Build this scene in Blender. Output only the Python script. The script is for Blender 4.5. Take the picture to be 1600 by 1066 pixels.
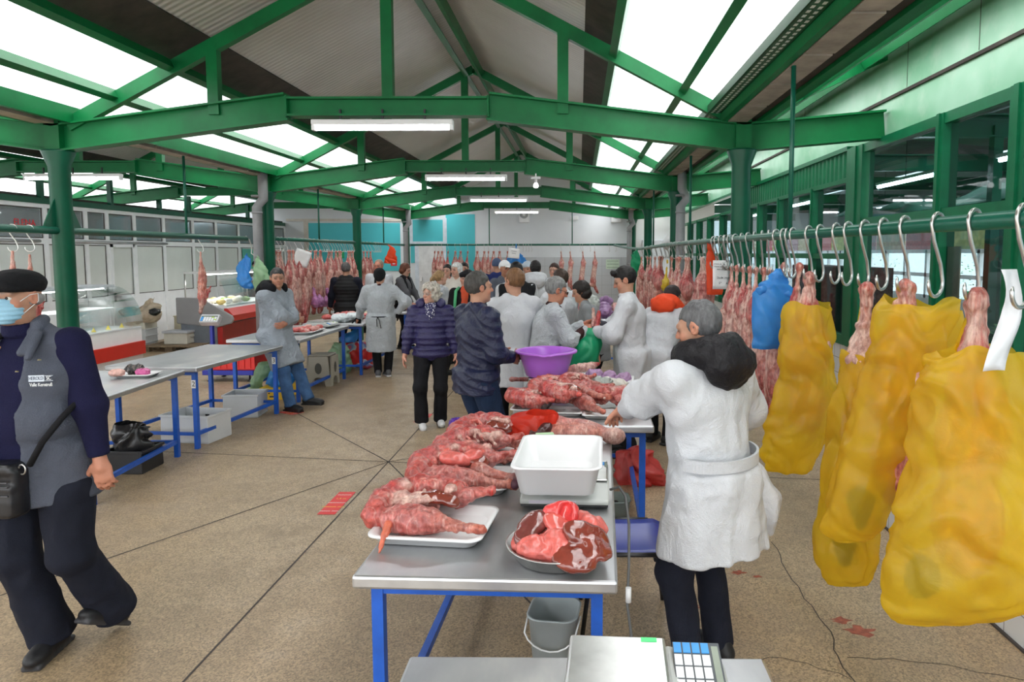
import bpy, bmesh, math, random
import numpy as np
from mathutils import Vector, Matrix, Euler
random.seed(7); RNG = np.random.RandomState(7)
S = bpy.context.scene
for _o in list(bpy.data.objects): bpy.data.objects.remove(_o)
COL = S.collection
PI = math.pi

# ------------------------------------------------------------------ camera
cam = bpy.data.objects.new('camera', bpy.data.cameras.new('camera')); COL.objects.link(cam)
cam.data.sensor_width = 36.0; cam.data.lens = 36.0*1067/1600
cam.data.shift_x = -(894-800)/1600; cam.data.shift_y = -(533-480)/1600
cam.location = (0, 0, 1.9)
cam.rotation_euler = (PI/2 - math.atan(.0787), 0, math.atan(.0103))
cam.data.clip_end = 200
S.camera = cam
# ------------------------------------------------------------------ exposure / world
S.view_settings.view_transform = 'Standard'; S.view_settings.look = 'None'
S.view_settings.gamma = 1; S.view_settings.use_curve_mapping = False
S.view_settings.exposure = 1.25
S.cycles.use_denoising = True
S.cycles.max_bounces = 8; S.cycles.diffuse_bounces = 4; S.cycles.transparent_max_bounces = 12
S.cycles.caustics_reflective = False; S.cycles.caustics_refractive = False
S.cycles.sample_clamp_indirect = 6
W = bpy.data.worlds.new('overcast_sky'); S.world = W; W.use_nodes = True
_nt = W.node_tree; _bg = _nt.nodes['Background']
_tc = _nt.nodes.new('ShaderNodeTexCoord'); _sx = _nt.nodes.new('ShaderNodeSeparateXYZ')
_cr = _nt.nodes.new('ShaderNodeValToRGB')
_nt.links.new(_tc.outputs['Generated'], _sx.inputs[0]); _nt.links.new(_sx.outputs['Z'], _cr.inputs[0])
_cr.color_ramp.elements[0].position = 0.0; _cr.color_ramp.elements[0].color = (.55, .58, .60, 1)
_cr.color_ramp.elements[1].position = 0.6; _cr.color_ramp.elements[1].color = (1, 1.0, 1.0, 1)
_nt.links.new(_cr.outputs[0], _bg.inputs['Color']); _bg.inputs['Strength'].default_value = 1.9
# soft sun behind the clouds, high over the hall
_sun = bpy.data.objects.new('sun', bpy.data.lights.new('sun', 'SUN')); COL.objects.link(_sun)
_sun.data.energy = 1.2; _sun.data.angle = math.radians(40); _sun.rotation_euler = (math.radians(28), math.radians(12), 0)

# ------------------------------------------------------------------ materials
MATS = {}
def _mat(name):
    m = bpy.data.materials.new(name); m.use_nodes = True
    return m, m.node_tree, m.node_tree.nodes['Principled BSDF']
def L(nt, a, b): nt.links.new(a, b)
def node(nt, t, **k):
    n = nt.nodes.new(t)
    for a, v in k.items(): setattr(n, a, v)
    return n
def noise(nt, scale, detail=3, rough=.6, coord='Object', stretch=None, dist=0):
    tc = node(nt, 'ShaderNodeTexCoord'); n = node(nt, 'ShaderNodeTexNoise')
    n.inputs['Scale'].default_value = scale; n.inputs['Detail'].default_value = detail; n.inputs['Roughness'].default_value = rough
    n.inputs['Distortion'].default_value = dist
    if stretch:
        mp = node(nt, 'ShaderNodeMapping'); mp.inputs['Scale'].default_value = stretch
        L(nt, tc.outputs[coord], mp.inputs[0]); L(nt, mp.outputs[0], n.inputs['Vector'])
    else: L(nt, tc.outputs[coord], n.inputs['Vector'])
    return n.outputs['Fac']
def ramp(nt, fac, stops):
    r = node(nt, 'ShaderNodeValToRGB'); e = r.color_ramp.elements
    while len(e) < len(stops): e.new(.5)
    for i, (p, c) in enumerate(stops):
        e[i].position = p; e[i].color = (*c, 1) if len(c) == 3 else c
    L(nt, fac, r.inputs[0]); return r.outputs[0]
def mixc(nt, fac, a, b, mode='MIX'):
    m = node(nt, 'ShaderNodeMix', data_type='RGBA', blend_type=mode)
    for s, v in ((0, fac), (6, a), (7, b)):
        if hasattr(v, 'is_linked'): L(nt, v, m.inputs[s])
        else: m.inputs[s].default_value = v if s == 0 else ((*v, 1) if len(v) == 3 else v)
    return m.outputs[2]
def bump(nt, p, h, strength=.3, dist=.01):
    b = node(nt, 'ShaderNodeBump'); b.inputs['Strength'].default_value = strength; b.inputs['Distance'].default_value = dist
    L(nt, h, b.inputs['Height']); L(nt, b.outputs[0], p.inputs['Normal'])
def plain(name, c, rough=.5, metal=0, spec=.5, var=.12, vscale=6, bmp=0, bscale=60, coat=0, stretch=None):
    """a painted / moulded surface with a little procedural unevenness"""
    if name in MATS: return MATS[name]
    m, nt, p = _mat(name)
    f = noise(nt, vscale, 4, stretch=stretch)
    lo = tuple(x*(1-var) for x in c); hi = tuple(min(1, x*(1+var)) for x in c)
    L(nt, ramp(nt, f, [(.3, lo), (.7, hi)]), p.inputs['Base Color'])
    p.inputs['Roughness'].default_value = rough; p.inputs['Metallic'].default_value = metal
    p.inputs['Specular IOR Level'].default_value = spec; p.inputs['Coat Weight'].default_value = coat
    if bmp: bump(nt, p, noise(nt, bscale, 3, stretch=stretch), bmp, .004)
    MATS[name] = m; return m
def emit(name, c, st):
    if name in MATS: return MATS[name]
    m, nt, p = _mat(name)
    p.inputs['Base Color'].default_value = (*c, 1)
    p.inputs['Emission Color'].default_value = (*c, 1); p.inputs['Emission Strength'].default_value = st
    MATS[name] = m; return m
def sheer(name, c, trans=.3, transl=.4, rough=.3, var=.15, vscale=5, spec=.5, bmp=.4, bscale=14):
    """thin plastic film: diffuse/gloss + light passing through + some see-through"""
    if name in MATS: return MATS[name]
    m, nt, p = _mat(name)
    f = noise(nt, vscale, 4)
    col = ramp(nt, f, [(.3, tuple(x*(1-var) for x in c)), (.7, tuple(min(1, x*(1+var)) for x in c))])
    L(nt, col, p.inputs['Base Color']); p.inputs['Roughness'].default_value = rough; p.inputs['Specular IOR Level'].default_value = spec
    if bmp: bump(nt, p, noise(nt, bscale, 5, .65, dist=1.5), bmp, .01)
    tl = node(nt, 'ShaderNodeBsdfTranslucent'); L(nt, col, tl.inputs[0])
    tr = node(nt, 'ShaderNodeBsdfTransparent'); L(nt, col, tr.inputs[0])
    m1 = node(nt, 'ShaderNodeMixShader'); m1.inputs[0].default_value = transl
    L(nt, p.outputs[0], m1.inputs[1]); L(nt, tl.outputs[0], m1.inputs[2])
    m2 = node(nt, 'ShaderNodeMixShader'); m2.inputs[0].default_value = trans
    L(nt, m1.outputs[0], m2.inputs[1]); L(nt, tr.outputs[0], m2.inputs[2])
    L(nt, m2.outputs[0], nt.nodes['Material Output'].inputs[0])
    MATS[name] = m; return m
def glass(name, c=(.95, 1, 1), clear=.85, rough=.02, body=None):
    if name in MATS: return MATS[name]
    m, nt, p = _mat(name)
    p.inputs['Base Color'].default_value = (*(body or c), 1); p.inputs['Roughness'].default_value = rough
    tr = node(nt, 'ShaderNodeBsdfTransparent'); tr.inputs[0].default_value = (*c, 1)
    gl = node(nt, 'ShaderNodeBsdfGlossy'); gl.inputs['Roughness'].default_value = rough
    lw = node(nt, 'ShaderNodeLayerWeight'); lw.inputs[0].default_value = .5; pw = node(nt, 'ShaderNodeMath', operation='POWER'); pw.inputs[1].default_value = 4.5; L(nt, lw.outputs['Facing'], pw.inputs[0])
    fr = node(nt, 'ShaderNodeMath', operation='MULTIPLY_ADD'); fr.inputs[1].default_value = .8; fr.inputs[2].default_value = .035; L(nt, pw.outputs[0], fr.inputs[0])
    ms = node(nt, 'ShaderNodeMixShader'); L(nt, fr.outputs[0], ms.inputs[0])
    L(nt, tr.outputs[0], ms.inputs[1]); L(nt, gl.outputs[0], ms.inputs[2])
    m2 = node(nt, 'ShaderNodeMixShader'); m2.inputs[0].default_value = clear
    L(nt, p.outputs[0], m2.inputs[1]); L(nt, ms.outputs[0], m2.inputs[2])
    L(nt, m2.outputs[0], nt.nodes['Material Output'].inputs[0])
    MATS[name] = m; return m
def attr_mat(name, rough=.6, spec=.4, amount=.35, scale=30, coat=0, bmp=.2, bscale=80, stretch=None, bdist=.004):
    """colour comes from the mesh's own tint attribute, broken up by noise"""
    if name in MATS: return MATS[name]
    m, nt, p = _mat(name)
    a = node(nt, 'ShaderNodeAttribute', attribute_name='tint')
    f = noise(nt, scale, 4, .65, stretch=stretch)
    g = ramp(nt, f, [(.3, (1-amount,)*3), (.7, (1+amount*.3,)*3)])
    L(nt, mixc(nt, 1.0, a.outputs['Color'], g, 'MULTIPLY'), p.inputs['Base Color'])
    p.inputs['Roughness'].default_value = rough; p.inputs['Specular IOR Level'].default_value = spec; p.inputs['Coat Weight'].default_value = coat
    if bmp: bump(nt, p, noise(nt, bscale, 3, stretch=stretch), bmp, bdist)
    MATS[name] = m; return m

def meat_mat(name='raw_meat', fat=.5, stretch=(1, 1, .35), rough=.28, vein=.2):
    """wet flesh: the part's own colour, fibres along the limb, fat patches, thin white membranes and dark blood blotches"""
    if name in MATS: return MATS[name]
    m, nt, p = _mat(name)
    a = node(nt, 'ShaderNodeAttribute', attribute_name='tint')
    f1 = noise(nt, 15, 5, .72, stretch=stretch, dist=.8); f2 = noise(nt, 60, 4, .7, stretch=stretch); f3 = noise(nt, 9, 3, .5, stretch=stretch, dist=1.5); f4 = noise(nt, 26, 4, .6)
    c = mixc(nt, ramp(nt, f4, [(.42, (.65,)*3), (.58, (0,)*3)]), a.outputs['Color'], mixc(nt, 1.0, a.outputs['Color'], (.55, .30, .30), 'MULTIPLY'))
    c = mixc(nt, ramp(nt, f1, [(fat-.04, (0, 0, 0)), (fat+.10, (.9,)*3)]), c, (.74, .55, .46))
    c = mixc(nt, ramp(nt, f3, [(.465, (0, 0, 0)), (.495, (vein,)*3), (.505, (vein,)*3), (.535, (0, 0, 0))]), c, (.80, .66, .58))
    c = mixc(nt, 1.0, c, ramp(nt, f2, [(.32, (.55, .42, .42)), (.6, (1.1, 1.06, 1.06))]), 'MULTIPLY')
    L(nt, c, p.inputs['Base Color']); p.inputs['Roughness'].default_value = rough; p.inputs['Specular IOR Level'].default_value = .6
    ad = node(nt, 'ShaderNodeMath', operation='ADD'); L(nt, f1, ad.inputs[0]); L(nt, f2, ad.inputs[1]); bump(nt, p, ad.outputs[0], .45, .010)
    MATS[name] = m; return m

GREEN = plain('green_gloss_paint', (.003, .15, .043), .38, spec=.3, var=.22, vscale=2.5, bmp=.12, bscale=40)
GREEND = plain('green_dark_paint', (.002, .085, .043), .34, spec=.35, var=.15, vscale=3)
RAILP = plain('green_rail_paint', (.004, .10, .062), .28, var=.2, vscale=5)
STEEL = plain('hook_steel', (.55, .54, .52), .28, 1, var=.15)
BLUE = plain('blue_table_paint', (.012, .10, .50), .4, var=.2, vscale=7)
WHITEP = plain('white_plastic', (.82, .83, .84), .35, var=.03)
PVC = plain('white_window_frame', (.84, .86, .88), .4, var=.05)
BLACKP = plain('black_plastic', (.012, .012, .014), .4)
WHITEW = plain('white_wall_paint', (.78, .80, .80), .7, var=.05, vscale=1.2)

# ------------------------------------------------------------------ mesh helpers
def link(name, me, mats, parent=None, smooth=True):
    o = bpy.data.objects.new(name, me); COL.objects.link(o)
    for m in (mats if isinstance(mats, (list, tuple)) else [mats]): me.materials.append(m)
    if parent: o.parent = parent
    return o
class MB:
    def __init__(s): s.v = []; s.f = []; s.mi = []; s.sm = []; s.cur = 0
    def add(s, vs, fs, smooth=False):
        n = len(s.v); s.v += [tuple(map(float, v)) for v in vs]; s.f += [tuple(i+n for i in f) for f in fs]
        s.mi += [s.cur]*len(fs); s.sm += [smooth]*len(fs); return s
    def box(s, c, d, rot=None):
        h = [x/2 for x in d]; vs = [Vector((sx*h[0], sy*h[1], sz*h[2])) for sx in (-1, 1) for sy in (-1, 1) for sz in (-1, 1)]
        if rot is not None:
            M = rot if isinstance(rot, Matrix) else Euler(rot).to_matrix(); vs = [M @ v for v in vs]
        vs = [v+Vector(c) for v in vs]
        return s.add(vs, [(0, 1, 3, 2), (4, 6, 7, 5), (0, 4, 5, 1), (2, 3, 7, 6), (0, 2, 6, 4), (1, 5, 7, 3)])
    def bb(s, x0, x1, y0, y1, z0, z1): return s.box(((x0+x1)/2, (y0+y1)/2, (z0+z1)/2), (abs(x1-x0), abs(y1-y0), abs(z1-z0)))
    def bar(s, a, b, w, h, up=(0, 0, 1)):
        """box beam from a to b, width w sideways and depth h along up"""
        a, b = Vector(a), Vector(b); d = (b-a).normalized(); u = Vector(up); x = d.cross(u)
        if x.length < 1e-4: x = d.cross(Vector((0, 1, 0)))
        x.normalize(); u = x.cross(d).normalized()
        vs = [p+x*sx*w/2+u*sz*h/2 for p in (a, b) for sx in (-1, 1) for sz in (-1, 1)]
        return s.add(vs, [(0, 2, 3, 1), (4, 5, 7, 6), (0, 1, 5, 4), (2, 6, 7, 3), (0, 4, 6, 2), (1, 3, 7, 5)])
    def ibeam(s, a, b, w, h, t=.018, up=(0, 0, 1)):
        a, b = Vector(a), Vector(b); d = (b-a).normalized(); x = d.cross(Vector(up)).normalized(); u = x.cross(d).normalized()
        s.bar(a+u*(h/2-t/2), b+u*(h/2-t/2), w, t, up); s.bar(a-u*(h/2-t/2), b-u*(h/2-t/2), w, t, up); return s.bar(a, b, t*1.2, h-t*2, up)
    def tube(s, pts, r, n=10, closed=False, caps=True):
        pts = [Vector(p) for p in pts]; m = len(pts); rr = r if isinstance(r, (list, tuple)) else [r]*m
        rings = []; px = None
        for i, p in enumerate(pts):
            if closed: d = pts[(i+1) % m]-pts[i-1]
            else: d = pts[min(i+1, m-1)]-pts[max(i-1, 0)]
            d.normalize()
            if px is None:
                px = d.cross(Vector((0, 0, 1)))
                if px.length < 1e-3: px = d.cross(Vector((0, 1, 0)))
            px = (px-d*px.dot(d)).normalized(); py = d.cross(px)
            rings.append([p+(px*math.cos(2*PI*k/n)+py*math.sin(2*PI*k/n))*rr[i] for k in range(n)])
        vs = [v for rg in rings for v in rg]; fs = []
        for i in range(m if closed else m-1):
            j = (i+1) % m
            for k in range(n): fs.append((i*n+k, i*n+(k+1) % n, j*n+(k+1) % n, j*n+k))
        s.add(vs, fs, True)
        if caps and not closed:
            s.add(rings[0], [tuple(range(n))[::-1]]); s.add(rings[-1], [tuple(range(n))])
        return s
    def lathe(s, prof, c=(0, 0, 0), n=32, sx=1, sy=1):
        vs = [(c[0]+r*sx*math.cos(2*PI*k/n), c[1]+r*sy*math.sin(2*PI*k/n), c[2]+z) for r, z in prof for k in range(n)]
        fs = [(i*n+k, i*n+(k+1) % n, (i+1)*n+(k+1) % n, (i+1)*n+k) for i in range(len(prof)-1) for k in range(n)]
        return s.add(vs, fs, True)
    def prism(s, poly, axis, a, b):
        """polygon (list of 2-D points) extruded along axis x/y/z from a to b"""
        def P(u, v, w): return {'x': (w, u, v), 'y': (u, w, v), 'z': (u, v, w)}[axis]
        n = len(poly); vs = [P(u, v, a) for u, v in poly]+[P(u, v, b) for u, v in poly]
        return s.add(vs, [tuple(range(n)), tuple(range(2*n-1, n-1, -1))]+[(k, k+n, (k+1) % n+n, (k+1) % n) for k in range(n)])
    def grid(s, P):
        """P: array (a,b,3) of points"""
        a, b = len(P), len(P[0]); vs = [P[i][j] for i in range(a) for j in range(b)]
        return s.add(vs, [(i*b+j, i*b+j+1, (i+1)*b+j+1, (i+1)*b+j) for i in range(a-1) for j in range(b-1)], True)
    def build(s, name, mats, parent=None, bevel=0, fix=True):
        me = bpy.data.meshes.new(name); me.from_pydata(s.v, [], s.f)
        me.polygons.foreach_set('material_index', s.mi); me.polygons.foreach_set('use_smooth', s.sm)
        if fix:
            bm = bmesh.new(); bm.from_mesh(me)
            bmesh.ops.remove_doubles(bm, verts=bm.verts, dist=1e-5)
            bmesh.ops.recalc_face_normals(bm, faces=bm.faces); bm.to_mesh(me); bm.free()
        me.update(); o = link(name, me, mats, parent)
        if bevel:
            md = o.modifiers.new('bevel', 'BEVEL'); md.width = bevel; md.segments = 2; md.limit_method = 'ANGLE'
        return o
def struct(o, name=None):
    o['kind'] = 'structure'; return o
def tag(o, label, cat, group=None):
    o['label'] = label; o['category'] = cat
    if group: o['group'] = group
    return o
def thing(name, loc, label, cat, group=None, rz=0):
    o = bpy.data.objects.new(name, None); COL.objects.link(o); o.location = loc; o.rotation_euler = (0, 0, rz); o.empty_display_size = .1
    return tag(o, label, cat, group)
def dup(root, loc=None, rot=None, label=None, scale=None, group=None):
    def cp(o, par):
        c = o.copy(); COL.objects.link(c)
        if par is not None: c.parent = par
        for ch in o.children: cp(ch, c)
        return c
    r = cp(root, None)
    if loc is not None: r.location = loc
    if rot is not None: r.rotation_euler = rot
    if scale is not None: r.scale = scale if isinstance(scale, (tuple, list)) else (scale,)*3
    if label: r['label'] = label
    if group: r['group'] = group
    return r
def text(name, body, size, mat, loc, rot, parent=None, ext=.0008, align='CENTER'):
    cu = bpy.data.curves.new(name, 'FONT'); cu.body = body; cu.size = size; cu.extrude = ext; cu.align_x = align; cu.align_y = 'CENTER'
    cu.resolution_u = 3
    o = bpy.data.objects.new(name, cu); COL.objects.link(o); cu.materials.append(mat); o.location = loc; o.rotation_euler = rot
    if parent: o.parent = parent
    return o
# ================================================================== FLOOR
def floor_mat():
    m, nt, p = _mat('terrazzo_floor')
    big = noise(nt, .55, 4, .6); mid = noise(nt, 3.2, 5, .7); fine = noise(nt, 95, 2, .7)
    vo = node(nt, 'ShaderNodeTexVoronoi'); vo.inputs['Scale'].default_value = 130
    tc = node(nt, 'ShaderNodeTexCoord'); L(nt, tc.outputs['Object'], vo.inputs['Vector'])
    base = ramp(nt, big, [(.3, (.33, .235, .14)), (.7, (.44, .335, .215))])
    spk = ramp(nt, vo.outputs['Color'], [(.25, (.55, .55, .55)), (.5, (1, 1, 1)), (.8, (1.35, 1.32, 1.25))])
    c = mixc(nt, .75, base, spk, 'MULTIPLY')
    c = mixc(nt, ramp(nt, mid, [(.45, (0, 0, 0)), (.75, (.55,)*3)]), c, (.25, .20, .15))
    c = mixc(nt, .45, c, ramp(nt, fine, [(.35, (.6,)*3), (.65, (1.2,)*3)]), 'MULTIPLY')
    L(nt, c, p.inputs['Base Color'])
    L(nt, ramp(nt, mid, [(.35, (.30,)*3), (.65, (.55,)*3)]), p.inputs['Roughness']); p.inputs['Specular IOR Level'].default_value = .45
    bump(nt, p, vo.outputs['Distance'], .15, .003); return m
b = MB(); b.bb(-15, 14, -5, 26, -.12, 0); struct(b.build('floor', floor_mat()))
JT = plain('joint_dark', (.06, .05, .045), .8)
def strip(name, pts, w, mat=JT, z=.0015):
    b = MB()
    for (x0, y0), (x1, y1) in zip(pts[:-1], pts[1:]):
        d = Vector((x1-x0, y1-y0, 0)).normalized(); n = Vector((-d.y, d.x, 0))*w/2
        b.add([Vector((x0, y0, z))-n, Vector((x0, y0, z))+n, Vector((x1, y1, z))+n, Vector((x1, y1, z))-n], [(0, 3, 2, 1)])
    return struct(b.build(name, mat, fix=False))
c0 = (-1.741, 6.091)
for i, (x, y) in enumerate([(-1.79, -3), (-1.745, 20), (-9, 7.05), (4, 5.4), (-3.6, 8.25), (-3.9, 2.5), (1.2, 8.0), (.9, 1.6)]):
    strip('trim_%d' % (i+1), [c0, (x, y)], .012)
strip('trim_9', [(-9, 10.6), (1.4, 10.7)], .012); strip('trim_10', [(-5, 2.2), (1.9, 2.0)], .010)
def crack(name, pts, w=.006, n=5, j=.02):
    out = []
    for a, b_ in zip(pts[:-1], pts[1:]):
        for k in range(n): t = k/n; out.append((a[0]+(b_[0]-a[0])*t+random.uniform(-j, j), a[1]+(b_[1]-a[1])*t+random.uniform(-j, j)))
    strip(name, out+[pts[-1]], w)
crack('trim_11', [(1.275, 4.4), (1.26, 3.87), (1.25, 3.33), (1.22, 2.93), (1.3, 2.2)])
crack('trim_12', [(1.22, 2.93), (.95, 3.1), (.7, 3.0)], .004); crack('trim_13', [(1.25, 3.1), (1.6, 3.05), (2.1, 2.9)], .004)
for i, (x, y, r) in enumerate([(1.42, 3.32, .045), (1.36, 3.42, .03), (.95, 3.95, .025), (1.05, 3.9, .015), (.62, 3.55, .02), (1.3, 2.75, .012)]):
    b = MB(); n = 14; b.add([(x+r*(1+.45*math.sin(k*2.3+i))*math.cos(2*PI*k/n)*1.6, y+r*(1+.4*math.cos(k*1.7+i))*math.sin(2*PI*k/n), .0012) for k in range(n)], [tuple(range(n))]); struct(b.build('floor_stain', plain('dried_blood_stain', (.30, .07, .035), .5, var=.4, vscale=30), fix=False))
# ================================================================== ROOF
RZ = lambda dx: 4.63-.5*abs(dx)          # underside of rafters, dx from the ridge
def roof_mat():
    m, nt, p = _mat('grey_roof_sheet')
    wv = node(nt, 'ShaderNodeTexWave', wave_type='BANDS', bands_direction='Y'); wv.inputs['Scale'].default_value = 4.2; wv.inputs['Distortion'].default_value = .25; wv.inputs['Detail'].default_value = 1
    tc = node(nt, 'ShaderNodeTexCoord'); L(nt, tc.outputs['Object'], wv.inputs['Vector'])
    f = noise(nt, .8, 3)
    c = ramp(nt, f, [(.3, (.54, .53, .52)), (.7, (.66, .66, .65))])
    L(nt, mixc(nt, .35, c, ramp(nt, wv.outputs['Fac'], [(.0, (.75,)*3), (.4, (1,)*3)]), 'MULTIPLY'), p.inputs['Base Color'])
    p.inputs['Roughness'].default_value = .38; bump(nt, p, wv.outputs['Fac'], .35, .02); return m
ROOF = roof_mat()
DARK = plain('dark_brown_sheet', (.045, .036, .03), .8, var=.4, vscale=5)
def skyl_mat():
    m, nt, p = _mat('frosted_skylight_sheet')
    tr = node(nt, 'ShaderNodeBsdfTransparent'); tl = node(nt, 'ShaderNodeBsdfTranslucent'); tl.inputs[0].default_value = (.95, .96, .97, 1)
    wv = node(nt, 'ShaderNodeTexWave', wave_type='BANDS', bands_direction='Y'); wv.inputs['Scale'].default_value = 3; wv.inputs['Distortion'].default_value = .6
    tc = node(nt, 'ShaderNodeTexCoord'); L(nt, tc.outputs['Object'], wv.inputs['Vector'])
    L(nt, ramp(nt, wv.outputs['Fac'], [(0, (.93, .92, .90)), (.25, (1, 1, 1))]), tr.inputs[0])
    ms = node(nt, 'ShaderNodeMixShader'); ms.inputs[0].default_value = .3; L(nt, tr.outputs[0], ms.inputs[1]); L(nt, tl.outputs[0], ms.inputs[2])
    L(nt, ms.outputs[0], nt.nodes['Material Output'].inputs[0]); return m
SKYL = skyl_mat()
Y0, Y1, YT = -3.0, 21.5, [2.125, 6.375, 10.625, 14.875, 19.125]
HALF_L, HALF_R = 3.22, 3.10
nceil = [0]
def sheet(rx, xa, xb, ya, yb, mat, dz=.19, th=.03):
    za, zb = RZ(xa-rx)+dz, RZ(xb-rx)+dz; nceil[0] += 1
    b = MB(); b.prism([(xa, za), (xb, zb), (xb, zb+th), (xa, za+th)], 'y', ya, yb)
    b.v = [(x, y, z) for (x, y, z) in b.v]
    return struct(b.build('ceiling' if nceil[0] == 1 else 'ceiling_%d' % nceil[0], mat))
def nave(rx, l=True, r=True, wl=HALF_L, wr=HALF_R, y0=Y0, y1=Y1):
    if l:
        sheet(rx, rx-2.02, rx, y0, y1, ROOF); sheet(rx, rx-2.22, rx-1.82, y0, y1, DARK, .17, .015); sheet(rx, rx-wl+.05, rx-2.16, y0, y1, SKYL, .20, .012)  # DARK strip: bare roof with its shadow side put into the colour
        for k in (.12, 2.13, 2.66): purl(rx-k, rx, y0, y1)
    if r:
        sheet(rx, rx, rx+1.82, y0, y1, ROOF); sheet(rx, rx+1.66, rx+1.96, y0, y1, DARK, .17, .015); sheet(rx, rx+1.96, rx+wr-.1, y0, y1, SKYL, .20, .012)  # right slope has the same strip, shadow side painted dark brown
        for k in (.12, 1.93, 2.56): purl(rx+k, rx, y0, y1)
npurl = [0]
def purl(x, rx, y0, y1):
    npurl[0] += 1; b = MB(); s = -.5 if x > rx else .5
    up = Vector((-s, 0, 1)).normalized(); z = RZ(x-rx)+.065
    b.bar((x, y0, z-.02), (x, y1, z-.02), .07, .09, up)
    struct(b.build('roof_purlin', GREEN))
nave(-1.61); nave(-7.93); nave(4.71, r=False)
def gutter(x):
    b = MB()
    for sx in (-.17, .17): b.bar((x+sx-.01, Y0, 3.165), (x+sx-.01, Y1, 3.165), .05, .15)
    struct(b.build('gutter_beam', GREEN))
    b = MB(); b.bb(x-.155, x+.135, Y0, Y1, 3.12, 3.14); struct(b.build('gutter_trough', DARK))
    WB = plain('soffit_board', (.36, .32, .27), .8, var=.3, vscale=4)
    for k in range(int((Y1-Y0)/.72)):
        b = MB(); b.bb(x-.145, x+.03, Y0+k*.72+.02, Y0+k*.72+.70, 3.085, 3.115); struct(b.build('soffit_board', WB))
    s_ = 1 if x > 0 else -1; b = MB(); b.bb(x+s_*.24, x+s_*.32, Y0, Y1, 3.16, 3.36); struct(b.build('eave_beam', GREEN))
gutter(1.49); gutter(-4.83)
# perforated cable tray beside the right gutter
TRAY = plain('green_tray_paint', (.03, .10, .05), .4)
b = MB(); b.bb(1.17, 1.285, Y0, Y1, 3.17, 3.18); b.bb(1.165, 1.175, Y0, Y1, 3.17, 3.24); b.bb(1.28, 1.285, Y0, Y1, 3.17, 3.24)
struct(b.build('cable_tray', TRAY))
HOLE = plain('tray_slot_pale', (.65, .70, .66), .6)
b = MB()
for k in range(0, 130):
    y = 1.6+k*.07
    b.bb(1.195, 1.215, y, y+.035, 3.1685, 3.17); b.bb(1.24, 1.26, y+.02, y+.055, 3.1685, 3.17)
o = struct(b.build('tray_slots', HOLE)); o.parent = bpy.data.objects['cable_tray']
# ------------------------------------------------------------------ trusses and columns
def truss(rx, y, xl, xr, left=True, right=True, fc=None):
    fc = rx-.14 if fc is None else fc; b = MB(); zt = 3.245
    if left:
        b.ibeam((xl, y, 2.955), (fc-.92, y, 3.235), .15, .25)
    if right: b.ibeam((fc+.92, y, 3.235), (xr, y, 2.955), .15, .25)
    a0 = fc-.92 if left else fc; b.ibeam((a0, y, 3.235), (fc+.92, y, 3.235), .15, .17)
    for sx in (-.92, .92): b.bb(fc+sx-.008, fc+sx+.008, y-.075, y+.075, 3.14, 3.33)
    for s, e, on in ((-1, xl, left), (1, xr, right)):
        if not on: continue
        n = Vector((s*.5, 0, 1)).normalized()
        b.bar((rx, y, 4.63+.06), (e-s*.12, y, RZ(e-rx)+.06-.0), .075, .12, n)
        x = rx+s*1.6-.14; b.bb(x-.05, x+.05, y-.04, y+.04, 3.17, RZ(x-rx)+.05)
    b.bb(fc-.05, fc+.05, y-.04, y+.04, 3.31, RZ(fc-rx)+.05)
    return struct(b.build('roof_truss', GREEN))
def column(x, y):
    b = MB(); b.lathe([(.088, 0), (.088, 2.70), (.135, 2.83), (.135, 2.845), (0, 2.845)], (x, y, 0), 24)
    struct(b.build('column', GREEND))
    b = MB(); b.bb(x-.07, x+.07, y-.075, y+.075, 2.845, 3.17); struct(b.build('column_head', GREEN))
for y in YT:
    if y > 5:
        truss(-1.61, y, -4.83, 1.49)
        truss(-7.93, y, -11.15, -4.83, fc=-7.75)
        b = MB(); b.ibeam((1.49, y, 2.955), (2.78, y, 3.07), .15, .25)
        b.bar((1.6, y, 3.16), (2.78, y, 3.08+.5*1.25), .07, .12, Vector((-.5, 0, 1)))
        struct(b.build('truss_stub', GREEN))
        column(-4.83, y); column(1.49, y)
# rain pipes beside the columns
PIPE = plain('grey_drain_pipe', (.27, .27, .28), .45)
def drain(x, y, dx=0):
    b = MB(); b.tube([(x+.02, y, 3.2), (x+.02, y, 2.86), (x-.02+dx, y, 2.72), (x-.12+dx, y, 2.60), (x-.12+dx, y, .05)], .07, 14)
    for z in (2.75, 2.5, 1.6): b.tube([(x-.12+dx, y, z), (x-.12+dx, y, z+.03)], .078, 14)
    struct(b.build('drain_pipe', PIPE))
drain(-4.83+.02, 10.4, .04); drain(1.52, 10.35, .12); drain(-4.83+.1, 18.9, .06); drain(1.4, 18.9, .1)
# ================================================================== RIGHT WALL (window wall)
XW = 2.78
def fascia_mat():
    m, nt, p = _mat('pale_green_fascia')
    f = noise(nt, .9, 3); g = noise(nt, 5, 5)
    c = ramp(nt, f, [(.36, (.16, .44, .25)), (.6, (.36, .62, .46))])
    L(nt, mixc(nt, ramp(nt, g, [(.5, (0, 0, 0)), (.8, (.35,)*3)]), c, (.55, .66, .55)), p.inputs['Base Color'])
    p.inputs['Roughness'].default_value = .4; return m
FASC = fascia_mat(); FASM = plain('window_green_paint', (.003, .125, .05), .4, spec=.3, var=.15)
b = MB(); b.bb(XW, XW+.03, Y0, 21.5, 3.30, 3.74); b.bb(XW+.015, XW+.045, Y0, 21.5, 2.94, 3.30)
struct(b.build('wall_right', FASC))
b = MB()
for y in (1.2, 3.3, 4.9, 5.95, 8.6, 11.4): b.bb(XW-.002, XW+.001, y, y+.006, 3.31, 3.72)
struct(b.build('trim_14', JT))
b = MB(); b.bb(XW-.005, XW+.02, Y0, 21.5, 3.275, 3.302); struct(b.build('trim_15', DARK))
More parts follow.
